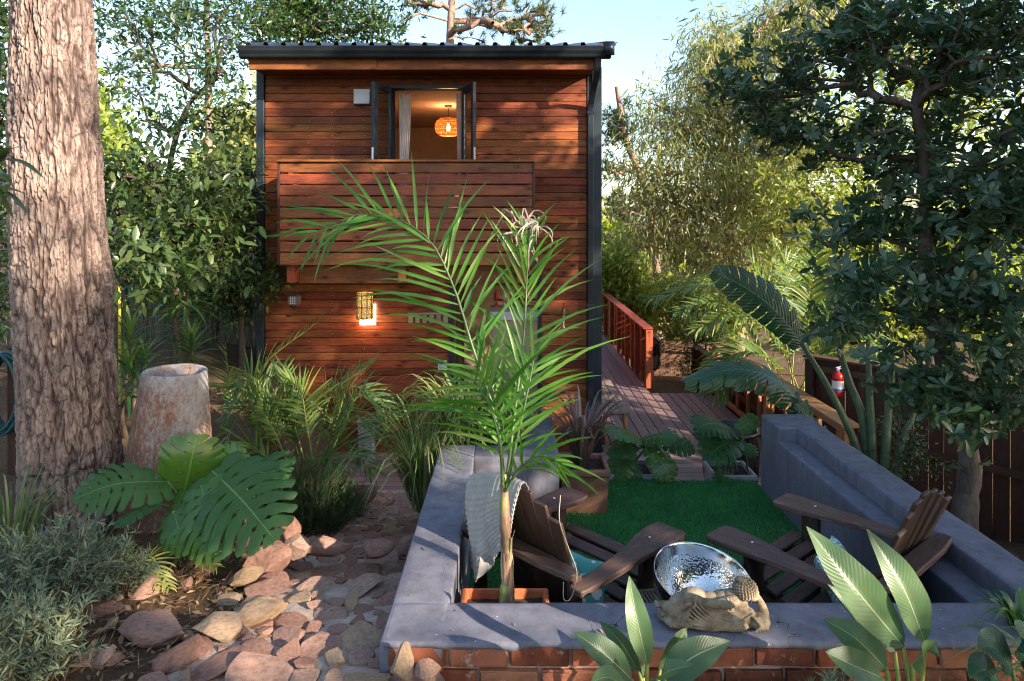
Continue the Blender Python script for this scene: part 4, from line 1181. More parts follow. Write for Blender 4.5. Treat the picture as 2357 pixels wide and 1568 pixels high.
def cushion(chair, loc, rot, size, mat, label):
    n = 28; u = np.linspace(-1, 1, n); U, Vv = np.meshgrid(u, u, indexing='ij')
    e = (np.clip(1 - U ** 4, 0, 1) * np.clip(1 - Vv ** 4, 0, 1)) ** .5
    shrink = 1 - .10 * (1 - np.abs(U * Vv)) * np.maximum(np.abs(U), np.abs(Vv)) ** 3
    mb = MB()
    for s in (1, -1):
        Z = s * size * .34 * e * (1 + .25 * fbm(np.stack([U * 2, Vv * 2, U * 0 + s], -1), 3))
        P = np.stack([U * size * shrink, Vv * size * shrink, Z], -1).reshape(-1, 3)
        F = grid_faces(n, n); mb.add(P, F if s > 0 else F[:, ::-1])
    o = mb.obj('cushion', mat, None, True)
    m = Matrix.LocRotScale(chair.location, chair.rotation_euler, None) @ Matrix.LocRotScale(Vector(loc), None, None) @ Matrix.Rotation(rot[2], 4, 'Z') @ Matrix.Rotation(rot[0], 4, 'X') @ Matrix.Rotation(rot[1], 4, 'Y')
    o.matrix_world = m
    return setp(o, label, 'cushion')
cushion(chair_a, (.14, -.06, .37), (R(58), .1, .2), .13, m_cushion('teal_flower_cloth', (.10, .36, .34), (.75, .76, .7), 11, 'flower'), 'teal cushion with white flowers on the chair with the towel')
cushion(chair_b, (0, -.06, .38), (R(58), .15, .1), .18, m_cushion('palm_print_cloth', (.14, .42, .40), (.72, .76, .76), 9, 'palm'), 'white cushion with teal palm-leaf print on the right-hand chair')

# waffle towel draped over the chair back
def towel():
    M = Matrix.LocRotScale(chair_a.location, chair_a.rotation_euler, None)
    nu, nv = 130, 190
    U, Vv = np.meshgrid(np.linspace(0, 1, nu), np.linspace(-1, 1, nv), indexing='ij')
    # local chair frame: hangs over the left top of the back; v<0 behind (camera side), v>0 in front
    x = -.27 + U * .38 - .02 * np.cos(Vv * 2) + .05 * np.minimum(Vv, 0) * (U - .5)
    topz = .905 + .07 * np.sin(np.clip(U, 0, 1) * PI * .6)
    fold = .024 * np.sin(U * 15 + Vv * 2.5) * np.abs(Vv) + .030 * (1 - np.abs(np.sin(U * 5.5 - 1.2 * Vv))) * (.3 + np.abs(Vv)) + .01 * np.sin(U * 31 + 3 * Vv) * np.abs(Vv)
    # the back drop hangs plumb, the front drop lies on the slats
    yb = -.452 - .05 * (1 - np.exp(-np.abs(Vv) * 5)) - fold
    yf = -.44 + .085 * np.abs(Vv) + .030 * (1 - np.exp(-np.abs(Vv) * 6)) + fold
    y = np.where(Vv < 0, yb, yf)
    Lb = .40 + .09 * np.sin(U * 5.0 + .5)
    z = topz - np.where(Vv < 0, np.abs(Vv) * Lb, np.abs(Vv) * .28) + .012 * np.exp(-(Vv * 9) ** 2)
    wa = np.maximum(np.sin(U * PI * 15) ** 4, np.sin(Vv * PI * 17) ** 4)
    nrm = np.where(Vv < 0, -1, 1)
    y = y + nrm * .006 * wa; z = z + .0
    P = np.stack([x, y, z], -1).reshape(-1, 3)
    Mw = np.array(M); P = P @ Mw[:3, :3].T + Mw[:3, 3]
    mb = MB(); mb.add(P, grid_faces(nu, nv))
    o = mb.obj('towel', m_plain('grey_waffle_cotton', (.36, .34, .31), .95, 0, .06, 20, .001, .1), None, True)
    md = o.modifiers.new('thick', 'SOLIDIFY'); md.thickness = .004
    setp(o, 'grey waffle-weave towel draped over the left chair back', 'towel')
towel()

# side table and steel bowl
tb = empty('side_table', (.86, 3.22, LZ), R(12), 'low cane side table under the steel bowl', 'table')
TZ = .30
for i in range(22):
    box('cane', (-.21 + i * .02, 0, TZ), (.013, .42, .010), M_BENCH, tb, None, .003, me=None if i == 0 else bpy.data.meshes['cane'])
for y in (-.215, .215): box('edge', (0, y, TZ), (.46, .022, .022), M_BENCH, tb)
for y in (-.1, .1): box('binding', (0, y, TZ + .006), (.44, .012, .006), M_BENCH, tb, None, .002)
for x in (-.2, .2):
    for y in (-.19, .19): box('leg', (x, y, TZ / 2 - .006), (.03, .03, TZ - .012), M_BENCH, tb)
bw = empty('steel_bowl', (.885, 3.14, LZ + TZ + .035), 0, 'large hammered stainless steel bowl on the side table', 'bowl')
def m_steelbowl(hammer):
    t = NT('hammered_steel' if hammer else 'polished_steel'); v = t.coords((1, 1, 1), rand=False)
    if hammer:
        vo = t.n('TexVoronoi', feature='SMOOTH_F1'); vo.inputs['Scale'].default_value = 105; t.l(v, vo.inputs['Vector'])
        t.bump(vo.outputs['Distance'], .0028, .5)
    return t.set((.72, .71, .69), .09, 1.0)
rB = .215; dB = .20
inner = [(.001, .012), (.05, .012), (.10, .022), (.15, .055), (.185, .105), (.203, .15)]
rimp = [(.203, .15), (.2065, .165), (.211, .195), (.2135, .204), (.217, .206), (.2175, .202)]
outer = [(.2165, .2), (.211, .172), (.2065, .15), (.188, .10), (.152, .048), (.10, .012), (.05, .0), (.001, .0)]
mb = MB(); lathe(mb, inner[::1], 72); a = mb.obj('hammered_inside', m_steelbowl(True), bw, True)
mb = MB(); lathe(mb, rimp, 72); b = mb.obj('rim', m_steelbowl(False), bw, True)
mb = MB(); lathe(mb, outer, 72); c = mb.obj('outside', bpy.data.materials['polished_steel'], bw, True)
bw.rotation_euler = (R(12), R(5), 0); bw.scale = (1.06, 1.06, 1.1)

# reclining stone figure
def ell_mesh(bm, c, r, rot=(0, 0, 0), seg=20):
    M = Matrix.Translation(c) @ Matrix.Rotation(rot[2], 4, 'Z') @ Matrix.Rotation(rot[1], 4, 'Y') @ Matrix.Rotation(rot[0], 4, 'X') @ Matrix.Diagonal((*r, 1))
    bmesh.ops.create_uvsphere(bm, u_segments=seg, v_segments=seg // 2, radius=1, matrix=M)
def statue():
    bm = bmesh.new(); E = lambda *a, **k: ell_mesh(bm, *a, **k)
    mb = MB(); T = lambda P, r_, n=14, s=10: tube(mb, catmull(P, n), np.interp(np.linspace(0, 1, n), np.linspace(0, 1, len(np.atleast_1d(r_))), np.atleast_1d(r_)), s)
    # robe base
    E((-.01, 0, .014), (.205, .078, .018)); E((-.135, -.04, .026), (.062, .042, .028)); E((.178, -.028, .034), (.042, .046, .036), (0, 0, .3)); E((.07, -.05, .022), (.065, .028, .026)); E((-.02, -.055, .022), (.065, .024, .028)); E((-.16, .01, .02), (.055, .055, .022)); E((.20, -.01, .02), (.03, .035, .022))
    E((.07, -.022, .05), (.085, .048, .042)); E((.01, -.02, .06), (.09, .050, .046))
    # hips, thighs, shins, feet
    E((-.068, .005, .094), (.066, .054, .064), (0, .2, 0)); E((-.112, 0, .076), (.058, .05, .054), (0, .5, 0)); E((-.150, -.008, .054), (.05, .044, .038), (0, .45, 0))
    E((-.192, .022, .058), (.030, .017, .015), (0, -.25, .2)); E((-.185, -.018, .046), (.03, .018, .015), (0, -.2, .15))
    for k in range(4): E((-.216 + .003 * k, .034 - .009 * k, .064 - .002 * k), (.010, .0048, .005), (0, -.4, .3)); E((-.209 + .003 * k, -.006 - .009 * k, .053 - .002 * k), (.010, .0048, .005), (0, -.4, .3))
    # torso, chest, shoulder, neck
    E((-.005, 0, .088), (.07, .048, .056), (0, -.1, 0)); E((.05, 0, .10), (.055, .05, .054), (0, -.25, 0)); E((.078, -.006, .132), (.036, .040, .033)); E((.10, .0, .095), (.045, .046, .05)); E((.125, -.02, .055), (.045, .04, .04))
    T([(.09, 0, .13), (.11, .0, .145), (.125, 0, .155)], [.028, .025, .025])
    # head and topknot
    E((.132, -.002, .170), (.044, .043, .048), (0, .4, 0)); E((.116, -.002, .214), (.018, .018, .012), (0, .3, 0)); E((.155, -.022, .143), (.022, .018, .018)); E((.168, -.028, .158), (.006, .007, .014))
    # upper arm, forearm, hand on the thigh
    T([(.088, -.038, .140), (.06, -.052, .136), (.02, -.056, .128)], [.024, .026, .022]); T([(.02, -.056, .128), (-.02, -.055, .130), (-.05, -.05, .137), (-.062, -.047, .139)], [.022, .021, .015, .013])
    E((-.076, -.045, .139), (.020, .012, .018), (0, -.25, .2))
    for k in range(4): T([(-.086, -.049, .151 - .010 * k), (-.102, -.050, .146 - .011 * k), (-.113, -.045, .136 - .012 * k)], [.0056, .0053, .0042], 8, 7)
    T([(-.07, -.054, .125), (-.078, -.060, .115), (-.085, -.060, .107)], [.0065, .0055, .004], 8, 7)
    for dx in (0, .011): T([(.046 + dx, -.081, .131), (.048 + dx, -.074, .150), (.049 + dx, -.056, .161)], .0034, 8, 6); T([(.046 + dx, -.081, .131), (.044 + dx, -.076, .113)], .0034, 5, 6)
    T([(-.046, -.064, .150), (-.045, -.068, .137), (-.044, -.064, .124)], .0036, 8, 6)
    # propping arm
    T([(.205, -.004, .02), (.203, -.006, .07), (.188, -.01, .115), (.172, -.014, .15)], [.024, .020, .017, .013]); E((.168, -.022, .158), (.013, .010, .024), (0, .3, 0))
    # robe folds sweeping from the shoulder to the hip and round the legs
    for k in range(7):
        o_ = k * .0105
        T([(.15 - .008 * k, -.052, .083 - .8 * o_), (.085, -.071 - .0008 * k, .052 - .42 * o_), (.01 - .012 * k, -.070, .062 - .5 * o_), (-.035 - .012 * k, -.062, .098 - .9 * o_), (-.06 - .010 * k, -.054, .128 - 1.2 * o_)], [.0048, .0062, .0048], 24, 7)
    for k in range(6):
        T([(-.095 - .012 * k, -.052, .10 - .009 * k), (-.105 - .012 * k, -.066, .06 - .004 * k), (-.095 - .016 * k, -.078, .02)], [.0045, .0055, .0045], 14, 6)
    for k in range(4):
        T([(.145 + .012 * k, -.058 + .004 * k, .075 - .004 * k), (.17 + .008 * k, -.074 + .006 * k, .045), (.15 + .018 * k, -.078 + .006 * k, .015)], [.005, .007, .005], 12, 7)
    me = bpy.data.meshes.new('tmp'); bm.to_mesh(me); bm.free()
    nv = len(me.vertices); V = np.zeros(nv * 3); me.vertices.foreach_get('co', V)
    F = [tuple(p.vertices) for p in me.polygons]
    V = [tuple(v) for v in V.reshape(-1, 3)]; off = len(V)
    for Vb in mb.V: V += [tuple(v) for v in Vb]
    for Fb in mb.F: F += [tuple(int(q) + off for q in f) for f in Fb]
    m2 = bpy.data.meshes.new('figure'); m2.from_pydata(V, [], F)
    o = bpy.data.objects.new('figure_tmp', m2); COL.objects.link(o)
    md = o.modifiers.new('r', 'REMESH'); md.mode = 'VOXEL'; md.voxel_size = .0020
    s = o.modifiers.new('s', 'SMOOTH'); s.iterations = 1; s.factor = .5
    dg = bpy.context.evaluated_depsgraph_get(); dg.update()
    fin = bpy.data.meshes.new_from_object(o.evaluated_get(dg)); fin.name = 'reclining_figure'
    bpy.data.objects.remove(o)
    for p in fin.polygons: p.use_smooth = True
    t = NT('weathered_cast_stone'); v = t.coords((1, 1, 1), rand=False)
    n = t.noise(v, 22, 5, .65); n2 = t.noise(v, 240, 3, .7)
    c = t.ramp(n, [(.3, (.10, .075, .05)), (.48, (.22, .17, .115)), (.7, (.33, .27, .185))])
    c = t.mix(.35, c, t.ramp(n2, [(.3, (.5, .5, .5)), (.7, (1.3, 1.3, 1.3))]), 'MULTIPLY')
    t.bump(n2, .0015, .7); t.set(c, .8, spec=.25)
    p = W(1646, 1437, 2.60)
    fo = empty('reclining_statue', (p[0] - .005, 2.635, WT + .003), R(-4), 'reclining weathered stone buddha statue on the wall top', 'statue')
    fo.scale = (1.0, 1.0, .80)
    link('body', fin, t.m, fo)
    # curls
    mb2 = MB(); bmq = bmesh.new(); bmesh.ops.create_icosphere(bmq, subdivisions=1, radius=1)
    tv = np.array([v.co[:] for v in bmq.verts]); tf = np.array([[q.index for q in f.verts] for f in bmq.faces]); bmq.free()
    hc = np.array([.132, -.002, .170]); rot = np.array(Matrix.Rotation(.4, 3, 'Y'))
    N = 200
    for i in range(N):
        zz = 1 - 2 * (i + .5) / N; ph = i * 2.399963
        n_ = np.array([math.sqrt(1 - zz * zz) * math.cos(ph), math.sqrt(1 - zz * zz) * math.sin(ph), zz])
        q = rot @ (n_ * [.045, .044, .049])
        if n_[0] > .45 and zz < .35 and n_[1] > -.5: continue       # the face, turned away
        if zz < -.72: continue
        mb2.add(tv * .0062 + hc + q, tf)
    for i in range(26):
        zz = i / 26; ph = i * 2.399963; n_ = np.array([math.sqrt(1 - zz * zz) * math.cos(ph), math.sqrt(1 - zz * zz) * math.sin(ph), zz])
        mb2.add(tv * .0045 + np.array([.116, -.002, .214]) + n_ * [.019, .019, .013], tf)
    mb2.obj('curled_hair', t.m, fo, True)
statue()

# ------------------------------------------------------------------ pots
def square_pot(name, x0, x1, y0, y1, z0, z1, mat, label, rimw=.03, rimh=.05, taper=.9, cat='pot'):
    par = empty(name, ((x0 + x1) / 2, (y0 + y1) / 2, z0), 0, label, cat)
    cx, cy_ = (x1 - x0) / 2, (y1 - y0) / 2; h = z1 - z0
    def ring(f, z): return [(-cx * f, -cy_ * f, z), (cx * f, -cy_ * f, z), (cx * f, cy_ * f, z), (-cx * f, cy_ * f, z)]
    bm = bmesh.new()
    prof = [(taper * .97, 0), (.94, h - rimh), (1.0, h - rimh + .006), (1.0, h - .012), (.99, h), (1 - rimw / cx, h), (1 - rimw / cx - .02, h - .01), (1 - rimw / cx - .03, h - .10)]
    vs_ = [[bm.verts.new(q) for q in ring(f, z)] for f, z in prof]
    for a, b in zip(vs_[:-1], vs_[1:]):
        for j in range(4): bm.faces.new((a[j], a[(j + 1) % 4], b[(j + 1) % 4], b[j]))
    bm.faces.new(vs_[0][::-1])
    es = [e for e in bm.edges if abs(e.verts[0].co.z - e.verts[1].co.z) > .02 or True]
    bmesh.ops.bevel(bm, geom=es, offset=.006, segments=2, affect='EDGES', profile=.5)
    me = bpy.data.meshes.new('pot_body'); bm.to_mesh(me); bm.free()
    link('pot_body', me, mat, par)
    f = 1 - rimw / cx - .025; n = 14
    U, V_ = np.meshgrid(np.linspace(-f * cx, f * cx, n), np.linspace(-f * cy_, f * cy_, n), indexing='ij')
    Z = h - .045 + .03 * fbm(np.stack([U * 20, V_ * 20, U * 0], -1), 3)
    mb = MB(); mb.add(np.stack([U, V_, Z], -1).reshape(-1, 3), grid_faces(n, n)); mb.obj('soil', M_SOIL, par, True)
    return par
square_pot('terracotta_pot', .36, .745, 4.94, 5.32, LZ, LZ + .335, M_TERRA, 'square brown terracotta pot holding the spiky bronze plant', .03, .055)
square_pot('planter_trough', -.232, .168, 2.80, 3.03, LZ, LZ + .535, M_TERRAO, 'orange terracotta trough holding the palm behind the front wall', .022, .04, .95, 'planter')
square_pot('planter_box', .81, 1.25, 5.62, 6.0, 0, .655, M_CONC, 'pale concrete planter box at the lawn edge beside the terracotta pot', .025, .05, .97, 'planter')
square_pot('planter_box', 1.75, 2.12, 5.64, 6.0, 0, .64, M_CONC, 'pale concrete planter box at the lawn edge beside the parapet pier', .025, .05, .97, 'planter')
square_pot('planter_box', -.27, .085, 4.70, 5.10, 0.5, 1.18, M_CONC, 'concrete planter box of strappy grass behind the wall corner', .025, .05, .97, 'planter')
rp_ = empty('round_pot', (2.12, 6.35, 0), 0, 'dark glazed round pot behind the parapet pier', 'pot')
mb = MB(); lathe(mb, [(.001, 0), (.17, 0), (.22, .12), (.26, .4), (.27, .62), (.25, .78), (.27, .80), (.28, .83), (.255, .83), (.235, .78)], 40); mb.obj('pot_body', M_DARKPOT, rp_, True)
mb = MB(); lathe(mb, [(.24, .77), (.12, .785), (.001, .79)], 30); mb.obj('soil', M_SOIL, rp_, True)

# tall tapering urn
uc = W(378, 1190, 4.25)
ur = empty('urn', (uc[0] - .02, 4.3, .80), 0, 'tall tapering rust-streaked concrete urn beside the pine trunk', 'urn')
ur.rotation_euler = (0, R(3.5), R(0))
def m_urn():
    t = NT('rusty_weathered_concrete'); v = t.coords((1, 1, .55), rand=False)
    n = t.noise(v, 2.6, 7, .72, .4); n2 = t.noise(v, 45, 5, .75)
    sx = t.n('SeparateXYZ'); t.l(v, sx.inputs[0])
    m = t.math('ADD', t.math('ADD', t.math('MULTIPLY', n, 1.1), t.math('MULTIPLY', n2, .75)), t.math('MULTIPLY', sx.outputs[2], .55))
    c = t.ramp(m, [(.80, (.14, .062, .036)), (.95, (.23, .12, .075)), (1.0, (.27, .22, .19)), (1.12, (.36, .34, .34))])
    m.node.use_clamp = False
    mp = t.math('DIVIDE', m, 1.6)
    c = t.ramp(mp, [(.56, (.13, .055, .032)), (.67, (.22, .115, .075)), (.72, (.27, .21, .18)), (.84, (.35, .33, .33))])
    t.bump(n2, .006, .7); return t.set(c, .85, spec=.25)
mb = MB(); lathe(mb, [(.285, -.1), (.287, .05), (.282, .22), (.266, .42), (.238, .68), (.208, .93), (.196, 1.06), (.188, 1.068), (.176, 1.06), (.19, .85), (.22, .5)], 56)
Vv = mb.V[0]; mb.V[0] = Vv * (1 + .03 * fbm(Vv * 5, 3))[:, None]
mb.obj('urn_body', m_urn(), ur, True)

# hose on its reel at the left edge
hs = empty('garden_hose', (-3.45, 4.6, 1.4), 0, 'coiled dark teal garden hose hanging behind the pine trunk', 'hose')
mb = MB(); rr_ = np.random.default_rng(2)
P = []
for t in np.linspace(0, 2 * PI * 15, 480):
    w_ = .17 + .03 * math.sin(t * .37); P.append((w_ * math.cos(t) * .75, .05 * math.sin(t * .21) + .02 * math.cos(t * 1.3), .26 * math.sin(t) * (1 + .08 * math.sin(t * .13)) - .03 * (math.sin(t) < 0)))
tube(mb, P, .0095, 7, .5); c = W(12, 900, 4.75)
o = mb.obj('coil', m_plain('teal_hose_rubber', (.008, .06, .065), .35), None, True, tuple(c)); put(o, hs)
o = boxb('post', (c[0] - .05, c[1] + .08, .6), (c[0] + .05, c[1] + .17, c[2] + .3), M_FENCE); put(o, hs)
mb = MB(); tube(mb, [c + [0, .1, .24], c + [0, -.07, .25]], .02, 8); o = mb.obj('peg', M_IRON); put(o, hs)

# ------------------------------------------------------------------ plants: tools
def leaf_tmpl(w=.2, segs=3, fold=.25, curl=.12, prof=None):
    ys = np.linspace(0, 1, segs + 1)
    pr = np.sin(PI * ys ** .8) ** .8 if prof is None else np.array([prof(y) for y in ys])
    pr = np.maximum(pr, .02)
    V, U = [], []
    for y, p in zip(ys, pr):
        for s in (-1, 0, 1):
            V.append((s * w * p, y, abs(s) * w * p * fold - curl * y * y)); U.append((.5 + .5 * s * p, y))
    F = []
    for i in range(segs):
        for j in range(2): F.append((i * 3 + j, i * 3 + j + 1, (i + 1) * 3 + j + 1, (i + 1) * 3 + j))
    return np.array(V), np.array(F), np.array(U)
def diamond(w=.2, fold=.3):
    return np.array([(0, 0, 0), (-w, .45, w * fold), (0, 1, 0), (w, .45, w * fold)]), np.array([(0, 2, 1), (0, 3, 2)]), np.array([(.5, 0), (0, .5), (.5, 1), (1, .5)])
def scatter(mb, tm, pos, d, up, size, rnd):
    V, F, U = tm; N = len(pos)
    if N == 0: return
    d = unit(d); x = unit(np.cross(d, up)); z = np.cross(x, d)
    size = np.broadcast_to(np.asarray(size, float), (N,))
    P = pos[:, None] + size[:, None, None] * (V[None, :, 0, None] * x[:, None] + V[None, :, 1, None] * d[:, None] + V[None, :, 2, None] * z[:, None])
    FF = (F[None] + (np.arange(N) * len(V))[:, None, None]).reshape(-1, F.shape[1])
    mb.add(P.reshape(-1, 3), FF, np.repeat(rnd, len(F)), np.tile(U, (N, 1)))
def rdir(n, r_): return unit(r_.normal(size=(n, 3)))
def ellp(lst):
    """(px, py, dist, rx_px, ry_px, r_depth) -> centre, radii"""
    out = []
    for px, py, d, rx, ry, rd in lst: out.append((W(px, py, d), np.array([rx / FPX * d, rd, ry / FPX * d])))
    return out
def sample_ell(ells, n, r_, shell=.45):
    vol = np.array([np.prod(r) ** (2 / 3) for c, r in ells]); vol = vol / vol.sum()
    out = []
    for (c, r), k in zip(ells, r_.multinomial(n, vol)):
        u = rdir(k, r_) * (r_.random(k) ** shell)[:, None]; out.append(c + u * r)
    return np.concatenate(out)
def grow(trunk, clumps, r_tip=.006, r_max=.2, wob=.12, r_=rng, pw=.5):
    """connect clumps to a trunk by nearest-node growth; returns list of polylines with radii"""
    nodes = [np.array(p, float) for p in trunk]; par = [-1] + list(range(len(trunk) - 1)); fixed = len(trunk)
    T = np.array(trunk)
    order = np.argsort(np.min(np.linalg.norm(clumps[:, None] - T[None], axis=2), axis=1))
    N = np.array(nodes)
    cap = len(clumps) * 4 + len(trunk) + 5
    A = np.zeros((cap, 3)); A[:len(N)] = N; cnt = len(N); ends = []
    depth = np.zeros(cap); depth[:cnt] = np.arange(cnt) * .02
    for ci in order:
        c = clumps[ci]
        dv = A[:cnt] - c; dd = np.linalg.norm(dv, axis=1) + depth[:cnt] * .3 + np.maximum(0, dv[:, 2]) * .8
        j = int(np.argmin(dd)); p = A[j]
        L = np.linalg.norm(c - p); k = 3 if L > .3 else 2
        last = j
        for q in range(1, k + 1):
            t = q / k; pt = p * (1 - t) + c * t + (r_.normal(size=3) * L * wob * (1 - t) if q < k else 0) + np.array([0, 0, L * .10 * math.sin(PI * t)])
            A[cnt] = pt; par.append(last); depth[cnt] = depth[last] + L / k; last = cnt; cnt += 1
        ends.append(last)
    w = np.zeros(cnt); 
    for e in ends: w[e] = 1
    for i in range(cnt - 1, 0, -1): w[par[i]] += w[i]
    rad = np.minimum(r_tip * np.maximum(w, 1) ** pw, r_max)
    return A[:cnt], np.array(par), rad, fixed
def branch_mesh(mb, A, par, rad, fixed, sides=5, trunk_rad=None):
    for i in range(fixed, len(A)):
        p, q = A[par[i]], A[i]
        d = q - p; L = np.linalg.norm(d)
        if L < 1e-4: continue
        d = d / L; ref = np.array([0, 0, 1.]) if abs(d[2]) < .9 else np.array([1., 0, 0])
        a = unit(np.cross(d, ref)); b = np.cross(d, a)
        th = np.linspace(0, 2 * PI, sides, endpoint=False)
        ring = np.cos(th)[:, None] * a + np.sin(th)[:, None] * b
        r0 = rad[i] if par[i] < fixed else min(rad[par[i]], rad[i] * 1.5); r1 = rad[i]
        V = np.vstack([p - d * r0 * .4 + ring * r0, q + ring * r1]); j = np.arange(sides); jj = (j + 1) % sides
        mb.add(V, np.stack([j, jj, sides + jj, sides + j], -1), .5, np.zeros((2 * sides, 2)))
def bark_mat(name, a, b, sc=14, bump=.01):
    t = NT(name); v = t.coords((1, 1, .35), rand=False)
    n = t.noise(v, sc, 6, .7, .5)
    t.bump(n, bump, .8); return t.set(t.ramp(n, [(.3, a), (.7, b)]), .9, spec=.15)
B_GREY = bark_mat('grey_bark', (.06, .045, .038), (.19, .15, .125))
B_PINK = bark_mat('pinkish_bark', (.14, .085, .065), (.36, .25, .2))
B_DARK = bark_mat('dark_bark', (.03, .022, .018), (.09, .068, .055))

def blade(mb, ctrl, width, nrm, prof, na=5, nl=14, fold=.25, ripple=0.0, r=.5, seed=0):
    P = catmull(ctrl, nl); T = unit(np.gradient(P, axis=0))
    nrm = np.asarray(nrm, float); side = unit(np.cross(T, nrm)); N = np.cross(side, T)
    u = np.linspace(-1, 1, na); t = np.linspace(0, 1, nl)
    w = np.array([prof(q) for q in t]) * width
    x = u[None] * w[:, None]
    z = np.abs(u)[None] * w[:, None] * fold + ripple * w[:, None] * np.sin(t[:, None] * 17 + seed + np.sign(u)[None] * 1.3) * np.abs(u)[None] ** 2
    V = P[:, None] + x[..., None] * side[:, None] + z[..., None] * N[:, None]
    uv = np.stack(np.broadcast_arrays(.5 + .5 * u[None], t[:, None]), -1).reshape(-1, 2)
    mb.add(V.reshape(-1, 3), grid_faces(nl, na), r, uv)
p_lance = lambda t: max(.02, math.sin(PI * min(1, t ** .75)) ** .85)
p_strap = lambda t: max(.03, min(1, t * 12 + .35) * (1 - t ** 3.0))
p_leaflet = lambda t: max(.03, min(1, t * 7 + .25) * (1 - t ** 2.2))
def lobed_leaf(mb, ctrl, half, nrm, n=9, fwd=.55, split=.4, v0=.4, hole=.3, sag=.25, r=.5, seed=0, nv=7, nt=5, heart=.0, curl=.0, tipr=.22):
    """leaf of strips on both sides of a midrib, touching near it and split towards the margin"""
    rr_ = np.random.default_rng(seed)
    m = 60; P = catmull(ctrl, m); T = unit(np.gradient(P, axis=0)); L = np.linalg.norm(np.diff(P, axis=0), axis=1).sum()
    side0 = unit(np.cross(T, np.asarray(nrm, float))); N0 = np.cross(side0, T)
    def at(u): 
        f = np.clip(u, 0, 1) * (m - 1); i = np.minimum(f.astype(int), m - 2); k = (f - i)[..., None]
        return P[i] * (1 - k) + P[i + 1] * k, T[i], side0[i], N0[i]
    v = np.linspace(0, 1, nv)
    ug = np.linspace(0, 1, 60); hg = np.array([half(q) for q in ug])
    for s in (-1, 1):
        for k in range(n):
            t = np.linspace(0, 1, nt); c0, c1 = k / n, (k + 1) / n
            cj = split * rr_.uniform(.5, 1.6)
            con = 1 - cj * ss(v0, v0 + .3, v) - hole * np.exp(-((v - .26) / .08) ** 2)
            u = (c0 + c1) / 2 + (t[:, None] - .5) * (c1 - c0) * con[None]
            p, tg, sd, nn = at(u)
            hw = np.interp(u, ug, hg)
            end = ss(v0, 1, v)[None] * (abs(rr_.normal()) * .05 + tipr * (2 * t[:, None] - 1) ** 2)
            fw = fwd + (u - .4) * .6 - heart * np.maximum(0, .3 - u) * 4
            out = v[None] * hw * (1 - end)
            z_ = .10 * out - sag * (v[None] ** 2) * hw + curl * rr_.normal() * ss(v0 * .6, 1, v)[None] * hw
            pos = p + s * out[..., None] * sd + (out * fw * v[None] ** .7)[..., None] * tg + z_[..., None] * nn
            uv = np.stack([.5 + s * .5 * np.broadcast_to(v[None], u.shape), u], -1).reshape(-1, 2)
            F = grid_faces(nt, nv); mb.add(pos.reshape(-1, 3), F if s < 0 else F[:, ::-1], r, uv)
def frond(mb, mbs, ctrl, n=30, Lm=.3, wd=.014, ang=55, up=(0, 0, 1), lift=.25, droop=.35, start=.12, r_=rng, stem=.008, dry=0., rlo=0., rhi=1., na=3, tiptaper=.45, jit=.10, ajit=5):
    K = 60; P = catmull(ctrl, K); T = unit(np.gradient(P, axis=0))
    tube(mbs, P[::3], np.linspace(stem, stem * .25, len(P[::3])), 5, .5, False)
    upv = np.asarray(up, float)
    for i in range(n):
        t = start + (1 - start) * (i + .5) / n
        f = t * (K - 1); j = min(int(f), K - 2); p = P[j] * (1 - f + j) + P[j + 1] * (f - j); tg = T[j]
        sd = unit(np.cross(tg, upv)); nn = np.cross(sd, tg)
        prof = (min(1, .45 + (t - start) / (1 - start) * 2.2)) * (1 - (1 - tiptaper) * max(0, (t - .55) / .45) ** 1.3)
        for s in (-1, 1):
            a = R(ang * (1 - .45 * t ** 2) + r_.normal() * ajit)
            L = Lm * prof * (1 + r_.normal() * jit)
            d = math.cos(a) * tg + math.sin(a) * s * sd + (lift + r_.normal() * .014 * ajit) * nn
            d = unit(d); dw = np.array([0, 0, -1.]) * droop * (1 + .4 * r_.normal())
            c = [p, p + d * L * .35 + dw * L * .05, p + d * L * .7 + dw * L * .25, p + unit(d + dw * .55) * L * .98 + dw * L * .15]
            blade(mb, c, wd * (.8 + .3 * prof), nn + .3 * r_.normal(size=3), p_leaflet, na, 6, .35, 0, rlo + (rhi - rlo) * r_.random())
def grass_clump(mb, c, n, L, w, r_=rng, spread=.05, out=.8, rlo=0, rhi=1, droop=.6, az=None, nl=8):
    for i in range(n):
        a = r_.random() * 2 * PI if az is None else az[0] + (az[1] - az[0]) * r_.random()
        l = L * r_.uniform(.6, 1.15); o = out * r_.uniform(.3, 1.1); h = np.array([math.cos(a), math.sin(a), 0.])
        b = np.asarray(c) + h * spread * r_.random()
        P = [b, b + h * l * .22 * o + [0, 0, l * .45], b + h * l * .55 * o + [0, 0, l * (.72 - .22 * droop * o)], b + h * l * .9 * o + [0, 0, l * (.80 - .75 * droop * o)]]
        blade(mb, P, w * r_.uniform(.7, 1.2), -h + [0, 0, .8], p_strap, 3, nl, .35, 0, rlo + (rhi - rlo) * r_.random())
def plant(name, loc, label, cat='plant', group=None): return empty(name, tuple(loc), 0, label, cat, group)
def pput(o, par): put(o, par); return o

